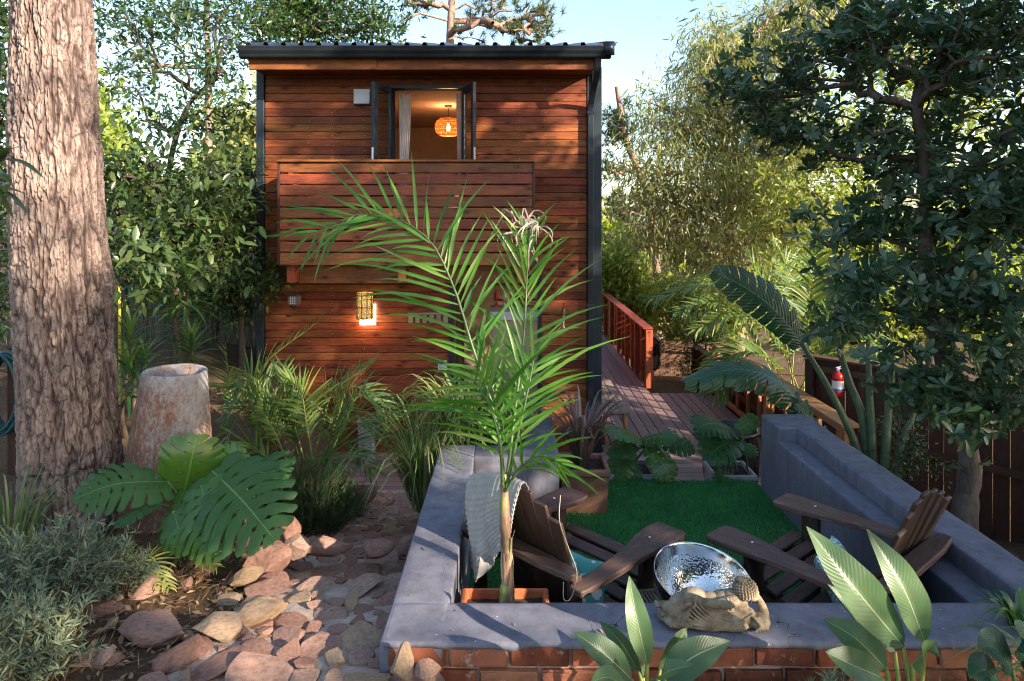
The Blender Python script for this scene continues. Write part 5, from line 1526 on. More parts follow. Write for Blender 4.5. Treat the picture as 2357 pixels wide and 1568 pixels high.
# leaf materials
L_PITT = m_leaf('pittosporum_leaf', [(.02, .05, .026), (.034, .08, .038), (.055, .11, .048), (.10, .15, .07)], .26, .30, vein=(.10, .14, .09), spec=.6)
L_EUC = m_leaf('eucalypt_leaf', [(.085, .12, .04), (.14, .18, .06), (.22, .25, .085), (.30, .27, .11)], .43, .45)
L_FIC = m_leaf('broad_glossy_leaf', [(.028, .058, .022), (.045, .085, .028), (.075, .12, .035), (.12, .16, .05)], .32, .32, vein=(.15, .2, .08), spec=.6)
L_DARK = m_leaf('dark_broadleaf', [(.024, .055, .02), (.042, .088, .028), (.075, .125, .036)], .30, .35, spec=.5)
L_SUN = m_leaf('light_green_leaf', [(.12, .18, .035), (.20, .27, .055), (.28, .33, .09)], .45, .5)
L_PINE = m_leaf('pine_needles', [(.035, .06, .025), (.06, .09, .03), (.10, .11, .04)], .2, .55, spec=.3)
L_PALM = m_leaf('palm_leaflet', [(.035, .13, .02), (.07, .20, .03), (.12, .26, .045), (.20, .29, .07)], .45, .36, spec=.5)
L_ARECA = m_leaf('areca_leaflet', [(.05, .11, .035), (.09, .16, .045), (.16, .22, .05), (.28, .27, .07)], .36, .42)
L_DRY = m_leaf('dry_palm', [(.28, .24, .2), (.42, .36, .30)], .15, .8)
L_MONS = m_leaf('split_leaf_green', [(.03, .095, .024), (.045, .125, .03), (.075, .165, .04)], .28, .45, vein=(.16, .26, .10), spec=.35, bump=.0, mid=.009, spots=.7, veinadd=.02)
L_MONSY = m_leaf('split_leaf_bright', [(.05, .15, .02), (.08, .19, .03)], .35, .3, vein=(.2, .3, .08), spec=.6, mid=.011)
L_STREL = m_leaf('bird_of_paradise_leaf', [(.045, .095, .045), (.06, .12, .05), (.085, .15, .06)], .25, .38, vein=(.34, .36, .22), spec=.45, bump=.00025, spots=.6, veinadd=.012, mid=.014)
L_NIC = m_leaf('torn_banana_like_leaf', [(.012, .05, .022), (.018, .07, .03)], .18, .38, vein=(.05, .12, .05), spec=.5, bump=.002)
L_LAV = m_leaf('lavender_leaf', [(.085, .125, .085), (.13, .175, .12), (.19, .23, .15), (.27, .28, .14)], .2, .7, spec=.2)
L_ROSE = m_leaf('feathery_green', [(.025, .06, .018), (.045, .09, .025), (.07, .125, .032)], .25, .55)
L_GRASS = m_leaf('strappy_grass', [(.05, .11, .025), (.09, .16, .04), (.15, .21, .07), (.26, .26, .12)], .3, .45)
L_BRONZE = m_leaf('bronze_flax', [(.10, .055, .055), (.16, .10, .09), (.26, .19, .16)], .15, .4)
L_DRAC = m_leaf('dracaena_leaf', [(.035, .10, .035), (.06, .15, .045), (.14, .22, .05)], .28, .4)
L_LITTER = m_leaf('leaf_litter', [(.14, .075, .035), (.24, .14, .07), (.36, .25, .14)], .1, .8)
S_GREEN = m_plain('green_stem', (.07, .12, .04), .5, 0, .2, 12)
S_GREY = m_plain('grey_green_stem', (.08, .13, .075), .45, 0, .2, 12)
S_BROWN = m_plain('brown_stem', (.10, .065, .04), .8, 0, .3, 20, .002)
S_YELL = m_plain('yellow_green_stem', (.22, .26, .06), .5, 0, .25, 14)

# ------------------------------------------------------------------ foreground pine: plated bark as real relief
def big_pine():
    par = plant('pine_tree', (-2.85, 4.2, .85), 'huge pine trunk with cracked plated bark at the left', 'tree')
    nt = 400
    z = np.concatenate([np.linspace(.6, 4.6, 640), np.linspace(4.65, 9.5, 60)]); th = np.linspace(0, 2 * PI, nt, endpoint=False)
    cx = np.interp(z, [.6, 1.5, 2.6, 4.3, 9.5], [-2.80, -2.838, -2.894, -2.943, -2.98])
    rad = np.interp(z, [.6, .95, 1.25, 1.6, 2.6, 4.3, 9.5], [.36, .31, .272, .26, .249, .217, .17])
    Z, TH = np.meshgrid(z, th, indexing='ij'); RA = rad[:, None]
    r_ = np.random.default_rng(4); gs = 0.026; gv = .105
    ncol = int(2 * PI * .31 / gs); H = 100
    px = r_.random((H, ncol)); pyy = r_.random((H, ncol)); ph = r_.random((H, ncol))
    C3 = np.stack([np.cos(TH) * .31, np.sin(TH) * .31, Z], -1)
    warp = fbm(C3 * [14, 14, 9], 3) * 2.2; warp2 = fbm(C3 * [9, 9, 5] + 9, 3) * 2.2
    U = TH / (2 * PI) * ncol + warp; Vv = (Z - .5) / gv + warp2
    iu = np.floor(U).astype(int); iv = np.floor(Vv).astype(int)
    f1 = np.full(U.shape, 9.); f2 = np.full(U.shape, 9.); hgt = np.zeros(U.shape)
    for du in (-1, 0, 1):
        for dv in (-1, 0, 1):
            a, b = (iu + du) % ncol, (iv + dv) % H
            d = np.hypot(iu + du + px[b, a] - U, (iv + dv + pyy[b, a] - Vv) * .8)
            nw = d < f1
            f2 = np.where(nw, f1, np.minimum(f2, d)); hgt = np.where(nw, ph[b, a], hgt); f1 = np.where(nw, d, f1)
    small = ss(0.0, .16, f2 - f1)
    fur = ss(.0, .085, np.abs(fbm(C3 * [17, 17, 4.2] + 3, 3)))          # braided vertical furrows
    fur2 = ss(.0, .05, np.abs(fbm(C3 * [30, 30, 9] + 31, 2)))
    crack = np.minimum(.35 + .65 * fur, .55 + .45 * small) * (.75 + .25 * fur2)
    det = fbm(C3 * [45, 45, 40], 4)
    rr_ = RA * (1 + .05 * np.sin(3 * TH + Z * .8) + .10 * fbm(np.stack([np.cos(TH) * 1.5, np.sin(TH) * 1.5, Z * 1.2], -1), 3)) + .026 * (crack - .6) + .010 * (hgt - .5) * small + .012 * det
    rr_ = rr_ * (1 + .10 * np.exp(-((Z - 2.45) / .22) ** 2) * np.exp(-((TH - .1) / .5) ** 2))
    hgt = np.clip(hgt * .7 + .3 + det, 0, 1)
    X = cx[:, None] + rr_ * np.cos(TH); Y = 4.2 + rr_ * np.sin(TH)
    i, j = np.meshgrid(np.arange(len(z) - 1), np.arange(nt), indexing='ij'); jj = (j + 1) % nt
    F = np.stack([i * nt + j, i * nt + jj, (i + 1) * nt + jj, (i + 1) * nt + j], -1).reshape(-1, 4)
    fr = (.55 * crack + .45 * hgt * crack)[:-1].ravel()
    mb = MB(); mb.add(np.stack([X, Y, Z], -1).reshape(-1, 3), F, fr)
    t = NT('plated_pine_bark'); at = t.n('Attribute', attribute_name='rnd'); v = t.coords((1, 1, .5), rand=False)
    n = t.noise(v, 30, 5, .7); n2 = t.noise(v, 2.2, 4, .6)
    c = t.ramp(at.outputs['Fac'], [(.18, (.035, .024, .022)), (.42, (.12, .088, .078)), (.75, (.215, .165, .145)), (1., (.30, .24, .21))])
    c = t.mix(.5, c, t.ramp(n, [(.3, (.55, .52, .5)), (.7, (1.35, 1.3, 1.25))]), 'MULTIPLY')
    c = t.mix(.4, c, t.ramp(n2, [(.35, (.6, .55, .6)), (.6, (1.15, 1.1, 1.05))]), 'MULTIPLY')
    t.bump(n, .004, .7); t.set(c, .9, spec=.15)
    pput(mb.obj('trunk', t.m, None, False), par)
    r_ = np.random.default_rng(9)
    top = np.array([W(112, 0, 4.2)[0], 4.2, 9.3]); cl = sample_ell([(top + [-.5, 0, .8], np.array([2.2, 2.0, 1.5]))], 60, r_)
    A, pr, rd, fx = grow([top - [0, 0, 1.5], top, top + [0, 0, 1]], cl, .02, .12, .15, r_)
    mb = MB(); branch_mesh(mb, A, pr, rd, fx, 6); pput(mb.obj('branches', B_PINK), par)
    mb = MB(); pine_tufts(mb, cl, r_, 26, .22, .006, 5); pput(mb.obj('crown', L_PINE), par)
def pine_tufts(mb, cl, r_, n=40, L=.2, w=.006, per=4, sp=.28):
    pos, d = [], []
    for c in cl:
        for k in range(per):
            q = c + r_.normal(size=3) * sp * .5; ax = unit(r_.normal(size=3) + [0, 0, .8])
            dd = unit(ax + .75 * r_.normal(size=(n, 3))); pos.append(np.repeat(q[None], n, 0) + ax * r_.random((n, 1)) * .12); d.append(dd)
    pos = np.concatenate(pos); d = np.concatenate(d)
    V = np.array([(-1, 0, 0), (1, 0, 0), (0, 1, 0)]) * [w / L, 1, 1]
    scatter(mb, (V, np.array([(0, 1, 2)]), np.zeros((3, 2))), pos, d, rdir(len(pos), r_), L * r_.uniform(.7, 1.2, len(pos)), r_.random(len(pos)))
big_pine()

def leafy_tree(name, label, trunk, ells, n, per, tm, lmat, bmat, size, seed, r_tip=.006, rmax=.12, spread=.2, trunk_r=None, style='spray', group=None, droop=.0, upb=.5, cat='tree', pw=.5, shell=.45, keep=None, keepleaf=None):
    r_ = np.random.default_rng(seed)
    T = [np.asarray(p, float) for p in trunk]
    par = plant(name, T[0], label, cat, group)
    cl = sample_ell(ellp(ells) if len(ells[0]) == 6 else ells, n, r_, shell)
    if keep is not None: cl = cl[keep(cl)]
    TP = catmull(T, max(6, len(T) * 4))
    A, pr, rd, fx = grow(TP, cl, r_tip, rmax, .12, r_, pw)
    mb = MB(); 
    tr = np.linspace(trunk_r or rmax, max(r_tip * 3, (trunk_r or rmax) * .45), len(TP))
    tube(mb, TP, tr * (1 + .08 * r_.normal(size=len(TP))), 14)
    branch_mesh(mb, A, pr, rd, fx)
    pput(mb.obj('trunk', bmat, None, True), par)
    mb = MB(); tipdir = A[-1]
    ctr = cl.mean(0)
    if style == 'rosette':
        pos, d, up = [], [], []
        for c in cl:
            for k in range(per):
                q = c + r_.normal(size=3) * spread; ax = unit(.55 * unit(q - ctr) + np.array([0, 0, .6]) + .55 * r_.normal(size=3))
                m = r_.integers(7, 11); ph = r_.random() * 6.28 + np.arange(m) * 2.4
                a = unit(np.cross(ax, [.3, .5, .81])); b = np.cross(ax, a); el = r_.uniform(.15, .75, m)
                dd = np.cos(el)[:, None] * (np.cos(ph)[:, None] * a + np.sin(ph)[:, None] * b) + np.sin(el)[:, None] * ax
                pos.append(q + ax * (r_.random((m, 1)) * .03 - .02)); d.append(dd); up.append(np.repeat(ax[None], m, 0))
        pos = np.concatenate(pos); d = np.concatenate(d); up = np.concatenate(up)
    else:
        N = len(cl) * per
        pos = np.repeat(cl, per, 0) + r_.normal(size=(N, 3)) * spread
        d = rdir(N, r_) + .6 * unit(pos - np.repeat(cl, per, 0)); d[:, 2] -= droop; up = rdir(N, r_) * .7 + [0, 0, upb + .4]
    if keepleaf is not None:
        kk = keepleaf(pos, r_); pos, d, up = pos[kk], d[kk], up[kk]
    cl_t = np.clip(.5 + .5 * r_.normal(size=len(pos)) * .6 + .0, 0, 1)
    scatter(mb, tm, pos, d, up, size * r_.uniform(.4, 1.35, len(pos)), cl_t)
    pput(mb.obj('crown', lmat, None, True), par)
    return par

D2 = diamond(.2, .35); D_EUC = diamond(.075, .2); D_OV = diamond(.26, .3)
LT_P = leaf_tmpl(.21, 4, .18, .12, lambda y: np.interp(y, [0, .25, .5, .75, .93, 1], [.10, .38, .75, 1.0, .75, .35]))
LT_F = leaf_tmpl(.21, 4, .25, .15)
# right foreground tree with whorled dark leaves
pb = W(2215, 1245, 4.8)
PITT = [(1760, 190, 5.6, 130, 75, .45), (1930, 120, 5.4, 190, 110, .6), (2150, 110, 5.0, 220, 140, .7), (2300, 260, 4.8, 160, 220, .7), (1980, 300, 5.3, 190, 85, .5), (1800, 300, 5.5, 120, 60, .4),
        (2180, 420, 5.0, 150, 120, .6), (1990, 520, 5.3, 160, 70, .45), (2260, 560, 4.8, 140, 110, .6), (2060, 660, 5.0, 170, 60, .5), (1930, 740, 5.0, 90, 60, .35), (2200, 740, 4.7, 180, 90, .6), (2310, 860, 4.6, 110, 110, .5), (2130, 870, 4.6, 120, 60, .4), (2230, 950, 4.5, 90, 50, .35), (2280, 40, 5.0, 130, 90, .6), (2340, 480, 4.7, 80, 110, .5), (2330, 680, 4.6, 90, 90, .5), (2000, 30, 5.6, 160, 70, .5)]
leafy_tree('pittosporum_tree', 'dark-leaved tree with a knobbly grey trunk behind the right parapet', [pb - [0, 0, .2], W(2222, 1170, 4.8), W(2232, 1080, 4.82), W(2222, 1000, 4.85), W(2190, 880, 4.95), W(2150, 760, 5.0), W(2130, 600, 5.05), W(2130, 420, 5.1), W(2110, 250, 5.1)], PITT, 580, 4, LT_P, L_PITT, B_GREY, .088, 31, .0045, .05, .085, .085, 'rosette')

# eucalypt beyond the deck
EUC = [(1640, 130, 16.5, 95, 95, 1.2), (1560, 290, 16, 110, 95, 1.3), (1700, 250, 16, 120, 130, 1.4), (1470, 400, 15.5, 75, 75, 1.0), (1600, 440, 15, 130, 85, 1.3), (1740, 420, 15.5, 110, 110, 1.3), (1520, 530, 15, 85, 65, 1.0), (1660, 570, 14.5, 110, 55, 1.2), (1800, 120, 17, 130, 120, 1.4), (1830, 520, 15, 90, 80, 1.2), (1820, 330, 16, 110, 110, 1.3), (1900, 30, 17, 150, 90, 1.4)]
leafy_tree('eucalyptus_tree', 'tall olive eucalyptus in full sun beyond the deck', [W(1690, 960, 15.5), W(1700, 760, 15.5), W(1680, 560, 15.6), W(1670, 380, 15.8), W(1650, 200, 16.2)], EUC, 760, 56, D_EUC, L_EUC, B_PINK, .235, 32, .012, .12, .30, .17, 'spray', None, 1.1, .2)
# pine beyond, right
def pine_tree(label, trunk, ells, n, seed, per=4, L=.24, w=.011, rt=.02, rmax=.16, tr=.16, sp=.35, group='pines beyond the cabin'):
    r_ = np.random.default_rng(seed); T = [np.asarray(p, float) for p in trunk]
    par = plant('pine_tree', T[0], label, 'tree', group)
    cl = sample_ell(ellp(ells), n, r_, .5); TP = catmull(T, 14)
    A, pr, rd, fx = grow(TP, cl, rt, rmax, .16, r_)
    mb = MB(); tube(mb, TP, np.linspace(tr, tr * .5, 14), 12); branch_mesh(mb, A, pr, rd, fx, 5); pput(mb.obj('trunk', B_PINK, None, True), par)
    mb = MB(); pine_tufts(mb, cl, r_, 26, L, w, per, sp); pput(mb.obj('crown', L_PINE), par)
pine_tree('pine with a pale trunk rising behind the cabin roof', [W(1030, 700, 19), W(1034, 300, 19), W(1036, 100, 19), W(1040, 0, 19), W(1044, -150, 19)], [(1200, 60, 18.5, 80, 40, 1.2), (1120, 20, 19, 70, 40, 1), (930, 60, 19, 40, 25, .7), (960, -10, 19, 60, 40, 1), (1240, 20, 18.5, 50, 40, 1), (1090, 85, 19, 40, 16, .8), (1100, -120, 19, 160, 60, 1.5)], 120, 41, 3)
pine_tree('dark pine showing between the cabin corner and the eucalyptus', [W(1515, 800, 22), W(1512, 620, 22), W(1490, 450, 22), W(1440, 320, 22), W(1420, 200, 22)], [(1420, 290, 22, 40, 55, 1.2), (1405, 390, 22, 30, 30, 1), (1430, 480, 22, 55, 35, 1.2), (1480, 560, 21, 70, 30, 1.2), (1410, 560, 22, 35, 30, 1), (1540, 660, 20, 60, 30, 1)], 130, 42, 4)
# light green shrubs right of the cabin corner
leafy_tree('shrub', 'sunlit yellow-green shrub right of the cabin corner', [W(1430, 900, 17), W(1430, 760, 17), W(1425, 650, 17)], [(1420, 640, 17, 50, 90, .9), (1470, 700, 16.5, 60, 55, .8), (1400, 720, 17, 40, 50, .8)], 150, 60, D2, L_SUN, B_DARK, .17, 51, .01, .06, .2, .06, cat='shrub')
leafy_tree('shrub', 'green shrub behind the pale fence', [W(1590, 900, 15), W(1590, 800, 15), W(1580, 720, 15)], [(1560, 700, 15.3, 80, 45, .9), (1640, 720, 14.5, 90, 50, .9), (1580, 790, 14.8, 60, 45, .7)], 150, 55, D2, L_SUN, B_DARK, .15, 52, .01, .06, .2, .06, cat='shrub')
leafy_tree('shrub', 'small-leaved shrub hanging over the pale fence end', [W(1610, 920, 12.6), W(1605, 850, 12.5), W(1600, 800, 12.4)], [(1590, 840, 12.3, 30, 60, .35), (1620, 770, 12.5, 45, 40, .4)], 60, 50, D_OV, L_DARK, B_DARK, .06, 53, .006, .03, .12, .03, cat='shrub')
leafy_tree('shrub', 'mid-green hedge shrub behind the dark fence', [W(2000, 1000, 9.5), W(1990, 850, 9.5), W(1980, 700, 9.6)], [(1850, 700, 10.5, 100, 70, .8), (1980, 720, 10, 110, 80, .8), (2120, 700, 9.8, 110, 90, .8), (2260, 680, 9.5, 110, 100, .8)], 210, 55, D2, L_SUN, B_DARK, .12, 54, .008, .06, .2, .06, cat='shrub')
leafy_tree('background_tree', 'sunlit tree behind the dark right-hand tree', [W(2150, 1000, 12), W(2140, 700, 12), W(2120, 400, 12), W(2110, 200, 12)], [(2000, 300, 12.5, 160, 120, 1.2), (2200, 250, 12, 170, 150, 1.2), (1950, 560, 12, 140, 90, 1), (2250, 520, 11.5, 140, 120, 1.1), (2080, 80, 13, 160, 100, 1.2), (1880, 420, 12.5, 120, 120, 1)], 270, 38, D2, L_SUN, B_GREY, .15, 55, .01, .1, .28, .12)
leafy_tree('clover_shrub', 'small-leaved shrub behind the parapet below the tall stems', [W(2090, 1110, 5.4), W(2095, 1060, 5.4)], [(2090, 1060, 5.4, 45, 50, .2), (2130, 1075, 5.3, 35, 25, .15), (2060, 1000, 5.6, 40, 40, .2)], 46, 20, D_OV, L_DARK, B_DARK, .035, 56, .003, .01, .055, .008, cat='shrub')

# left garden trees
FIC = [(420, 540, 6.9, 150, 110, .7), (310, 600, 6.4, 70, 90, .5), (520, 440, 7.4, 70, 110, .6), (310, 420, 7.2, 70, 80, .6), (420, 400, 7.6, 110, 70, .6), (340, 640, 5.9, 70, 45, .3), (500, 600, 7.2, 80, 70, .5)]
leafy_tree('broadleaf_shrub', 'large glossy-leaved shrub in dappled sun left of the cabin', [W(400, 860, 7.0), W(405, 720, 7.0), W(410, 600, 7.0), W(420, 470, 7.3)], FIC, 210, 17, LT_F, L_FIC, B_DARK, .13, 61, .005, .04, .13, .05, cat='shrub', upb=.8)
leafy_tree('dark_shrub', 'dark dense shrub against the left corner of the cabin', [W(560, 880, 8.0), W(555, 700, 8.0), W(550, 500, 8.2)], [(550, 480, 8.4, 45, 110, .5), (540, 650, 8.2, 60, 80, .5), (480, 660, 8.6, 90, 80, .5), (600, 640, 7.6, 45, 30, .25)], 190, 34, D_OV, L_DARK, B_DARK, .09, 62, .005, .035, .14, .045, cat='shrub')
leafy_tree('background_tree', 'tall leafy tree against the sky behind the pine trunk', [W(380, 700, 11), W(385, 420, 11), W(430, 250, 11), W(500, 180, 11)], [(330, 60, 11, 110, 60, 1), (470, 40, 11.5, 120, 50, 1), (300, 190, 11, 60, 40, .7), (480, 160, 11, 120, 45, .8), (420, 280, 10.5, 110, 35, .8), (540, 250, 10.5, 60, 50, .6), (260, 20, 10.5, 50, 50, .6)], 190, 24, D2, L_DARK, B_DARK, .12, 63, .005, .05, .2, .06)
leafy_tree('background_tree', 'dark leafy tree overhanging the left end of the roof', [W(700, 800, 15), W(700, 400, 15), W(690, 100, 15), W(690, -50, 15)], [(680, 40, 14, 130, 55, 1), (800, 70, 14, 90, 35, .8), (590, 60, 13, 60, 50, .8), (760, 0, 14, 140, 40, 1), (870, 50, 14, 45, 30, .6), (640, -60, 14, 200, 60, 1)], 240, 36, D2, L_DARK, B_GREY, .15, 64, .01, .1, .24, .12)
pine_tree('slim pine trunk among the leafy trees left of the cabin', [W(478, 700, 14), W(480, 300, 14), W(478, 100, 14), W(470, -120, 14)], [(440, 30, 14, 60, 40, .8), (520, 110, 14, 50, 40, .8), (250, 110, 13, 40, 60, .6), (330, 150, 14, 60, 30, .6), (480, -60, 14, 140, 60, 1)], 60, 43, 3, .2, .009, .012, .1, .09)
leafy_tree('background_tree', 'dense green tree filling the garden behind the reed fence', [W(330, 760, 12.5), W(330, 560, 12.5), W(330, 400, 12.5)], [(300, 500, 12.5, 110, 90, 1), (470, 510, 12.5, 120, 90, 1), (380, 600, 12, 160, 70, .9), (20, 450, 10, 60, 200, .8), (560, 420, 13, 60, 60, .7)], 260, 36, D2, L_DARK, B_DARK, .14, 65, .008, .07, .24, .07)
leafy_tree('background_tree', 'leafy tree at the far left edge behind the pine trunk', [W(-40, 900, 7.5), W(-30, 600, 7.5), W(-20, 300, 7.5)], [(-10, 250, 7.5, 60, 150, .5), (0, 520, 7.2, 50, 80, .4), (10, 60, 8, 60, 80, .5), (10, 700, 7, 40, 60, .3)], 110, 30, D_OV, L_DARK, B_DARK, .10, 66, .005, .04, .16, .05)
# near leaves reaching in from the left edge
def near_branch(label, base, pts, L, seed, mat):
    r_ = np.random.default_rng(seed); par = plant('leafy_branch', base, label, 'branch'); mb = MB(); ms = MB()
    tube(ms, catmull([base] + pts, 12), np.linspace(.012, .004, 12), 6)
    P = catmull([base] + pts, 24)
    for i in range(7):
        p = P[min(23, 8 + i * 2 + r_.integers(2))]; d = unit(np.array([.9, -.1, .15]) + .5 * r_.normal(size=3))
        blade(mb, [p, p + d * L * .5 + [0, 0, .01], p + d * L + [0, 0, -.03]], L * .17, [0, -.3, 1], p_lance, 5, 9, .2, 0, r_.random())
    pput(ms.obj('stem', S_BROWN), par); pput(mb.obj('leaves', mat, None, True), par)
near_branch('glossy leafy twig reaching in at the left edge', W(-90, 440, 3.0), [W(-40, 410, 3.0), W(20, 350, 3.0)], .17, 3, L_FIC)
near_branch('glossy leafy twig at the left edge, lower one', W(-90, 480, 3.0), [W(-40, 450, 3.0), W(10, 425, 3.0)], .16, 4, L_FIC)
near_branch('dark pointed leaf tip at the top left corner', W(-130, 60, 2.2), [W(-90, 70, 2.2), W(-40, 75, 2.2)], .18, 5, L_DARK)

# far trees on the valley side and the hill
r_ = np.random.default_rng(77)
var = []
for k in range(4):
    mb = MB(); N = 900
    cl = sample_ell([(np.array([0, 0, 3.2]), np.array([1.8, 1.8, 1.7])), (np.array([.6, .3, 4.4]), np.array([1.2, 1.2, 1.0])), (np.array([-.7, -.3, 3.9]), np.array([1.1, 1.2, 1.0]))], 60, r_)
    pos = np.repeat(cl, 15, 0) + r_.normal(size=(900, 3)) * .3
    scatter(mb, D2, pos, rdir(900, r_), rdir(900, r_), .5 * r_.uniform(.6, 1.3, 900), r_.random(900))
    c_me = mb.mesh('crown'); c_me.materials.append((L_SUN, L_DARK, L_EUC, L_SUN)[k])
    mb = MB(); tube(mb, [(0, 0, -.5), (.1, 0, 1.5), (0, .1, 3.2), (.1, 0, 4.4)], [.16, .13, .09, .04], 7); t_me = mb.mesh('trunk'); t_me.materials.append(B_DARK)
    var.append((c_me, t_me))
k = 0
while k < 48:
    y = r_.uniform(24, 95); x = r_.uniform(-.75, .85) * y
    if abs(x / y + .1) < .22 and y < 40: continue
    c_me, t_me = var[r_.integers(4)]
    z = float(gh(x, y)) + (16 * ss(120, 330, y) * (0.7 + 0.5 * math.sin(x * 0.021 + 1.0)))
    o = empty('hillside_tree', (x, y, z), r_.random() * 6, 'small far tree on the slope beyond the garden', 'tree', 'far trees on the slope')
    s_ = r_.uniform(.8, 1.5); o.scale = (s_, s_, s_ * r_.uniform(.9, 1.3))
    link('crown', c_me, None, o); link('trunk', t_me, None, o); k += 1

# ------------------------------------------------------------------ palm in the orange trough
def trough_palm():
    r_ = np.random.default_rng(12); base = np.array([-.022, 2.92, 1.12])
    par = plant('potted_palm', base, 'tall green palm growing from the orange trough behind the front wall', 'palm')
    mb = MB()
    P = catmull([base, W(1167, 1300, 2.95), W(1163, 1200, 2.97), W(1160, 1090, 2.98)], 26); rad = np.interp(np.linspace(0, 1, 26), [0, .12, .35, .7, 1], [.036, .030, .025, .022, .017]) * (1 + .10 * r_.normal(size=26))
    tube(mb, P, rad, 12); pput(mb.obj('stem', m_stem(), None, True), par)
    mb = MB()
    for k in range(9):     # dry sheath strips around the stem
        a = k * .7; i0 = 2 + r_.integers(6); i1 = min(25, i0 + 8 + r_.integers(7))
        Q = [P[i] + np.array([math.cos(a), math.sin(a), 0]) * (rad[i] + .003 + (.012 if i == i1 else 0)) for i in range(i0, i1 + 1, 3)]
        if len(Q) > 2: blade(mb, Q, .013, [math.cos(a), math.sin(a), 0], lambda t: 1 - .6 * t, 3, 8, -.3, 0, r_.random())
    pput(mb.obj('sheath', m_leaf('dry_sheath', [(.12, .06, .035), (.26, .15, .09), (.4, .3, .2)], .05, .8)), par)
    # the long arching frond and its neighbours
    F = [([W(1162, 1120, 2.97), W(1140, 960, 2.98), W(1088, 800, 3.05), W(1040, 650, 3.15), W(975, 540, 3.25), W(850, 490, 3.3), W(700, 545, 3.25)], 34, .46, .0088, 50),
         ([W(1165, 1120, 2.98), W(1185, 950, 3.05), W(1205, 780, 3.15), W(1213, 640, 3.2), W(1216, 530, 3.2)], 24, .38, .0082, 40),
         ([W(1160, 1110, 2.96), W(1150, 1000, 3.05), W(1135, 900, 3.25), W(1100, 790, 3.4)], 11, .46, .009, 55),
         ([W(1166, 1120, 2.95), W(1190, 1010, 2.9), W(1215, 900, 2.9), W(1230, 820, 2.95)], 11, .40, .009, 50),
         ([W(1158, 1120, 2.95), W(1150, 1020, 2.88), W(1128, 940, 2.82), W(1090, 870, 2.8)], 11, .42, .009, 60),
         ([W(1165, 1130, 2.96), W(1195, 1080, 2.9), W(1240, 1050, 2.85), W(1285, 1060, 2.8)], 7, .28, .008, 35)]
    for c, n, L, w, a in F:
        mb = MB(); ms = MB(); frond(mb, ms, c, n, L, w, a, (0, -1, .35), .05, .22, .22, r_, .009, na=3, rlo=.05, rhi=.8, jit=.22, ajit=9)
        fo = pput(mb.obj('frond', L_PALM, None, False), par); so = ms.obj('rachis', S_GREEN, None, True); put(so, fo) if False else put(so, par)
    # withered tip
    mb = MB()
    for i in range(34):
        p = W(1213 + r_.normal() * 14, 560 - 60 * r_.random(), 3.2); d = unit(r_.normal(size=3) + [0, 0, .3]); L = .06 + .09 * r_.random()
        blade(mb, [p, p + d * L * .5 + r_.normal(size=3) * .02, p + d * L + [0, 0, -.03], p + d * L * .9 + [0, 0, -.08]], .004, [0, -1, .2], p_leaflet, 3, 8, .4, 0, r_.random())
    pput(mb.obj('withered_tip', L_DRY), par)
    # hanging loose strip
    mb = MB(); tube(mb, catmull([W(1290, 1140, 2.85), W(1288, 1200, 2.8), W(1310, 1265, 2.78), W(1328, 1320, 2.78), W(1315, 1375, 2.78), W(1298, 1380, 2.78), W(1297, 1340, 2.78)], 30), .0022, 5); pput(mb.obj('dry_strip', L_DRY), par)
def m_stem():
    t = NT('palm_stem_patches'); v = t.coords((1, 1, .25), rand=False); n = t.noise(v, 18, 4, .6)
    return t.set(t.ramp(n, [(.42, (.13, .07, .04)), (.52, (.24, .16, .09)), (.60, (.28, .30, .07)), (.75, (.16, .27, .05))]), .55)
trough_palm()

# ------------------------------------------------------------------ split-leaf plants
def monstera(label, base, leaves, mats, seed, group='split-leaf plants'):
    par = plant('split_leaf_plant', base, label, 'plant', group); r_ = np.random.default_rng(seed)
    for i, (b, tip, nrm, wdt, mi) in enumerate(leaves):
        b = np.asarray(b, float); tip = np.asarray(tip, float); L = np.linalg.norm(tip - b); d = (tip - b) / L; nrm = np.asarray(nrm, float)
        mid = (b + tip) / 2 + unit(nrm) * L * .13
        half = lambda u: L * wdt * max(.10, math.sin(PI * min(1., (u * .86 + .16))) ** .75)
        mb = MB(); lobed_leaf(mb, [b, mid, tip], half, nrm, 9 if L > .42 else 6, .30, .20 if L > .42 else .12, .42, .34 if L > .42 else .2, .26, r_.random(), seed * 10 + i, 12, 6, .5, .05, .12)
        leaf = pput(mb.obj('leaf', mats[mi], None, True), par)
        ms = MB(); s0 = np.asarray(base) + r_.normal(size=3) * [.05, .05, 0]
        tube(ms, catmull([s0, s0 * .5 + b * .5 + [0, 0, .08], b], 12), [.010] * 12, 7); pput(ms.obj('petiole', S_GREEN, None, True), par)
mbase = np.array([W(430, 1200, 3.75)[0], 3.78, .93])
monstera('large split-leaf plant in front of the urn', mbase,
         [(W(385, 1108, 3.75), W(165, 1150, 3.45), (-.05, -.6, .8), .38, 0), (W(490, 1085, 3.65), W(635, 1245, 3.3), (.25, -.75, .6), .42, 0), (W(425, 1130, 3.8), W(452, 1000, 3.78), (.45, -.85, .2), .55, 1),
          (W(545, 1095, 4.05), W(660, 1105, 3.8), (.1, -.6, .8), .42, 0), (W(425, 1130, 3.72), W(385, 1285, 3.5), (-.5, -.85, .2), .34, 1), (W(465, 1120, 3.55), W(510, 1290, 3.3), (.05, -.95, .3), .42, 0), (W(540, 1080, 4.1), W(470, 1050, 4.0), (-.1, -.6, .8), .4, 0), (W(350, 1160, 3.6), W(270, 1215, 3.4), (-.3, -.7, .6), .4, 0), (W(500, 1100, 3.9), W(560, 1030, 3.9), (.3, -.8, .4), .45, 1), (W(400, 1180, 3.5), W(440, 1270, 3.35), (.1, -.9, .4), .45, 0)], (L_MONS, L_MONSY), 1)
b1 = np.array([1.03, 5.8, .62])
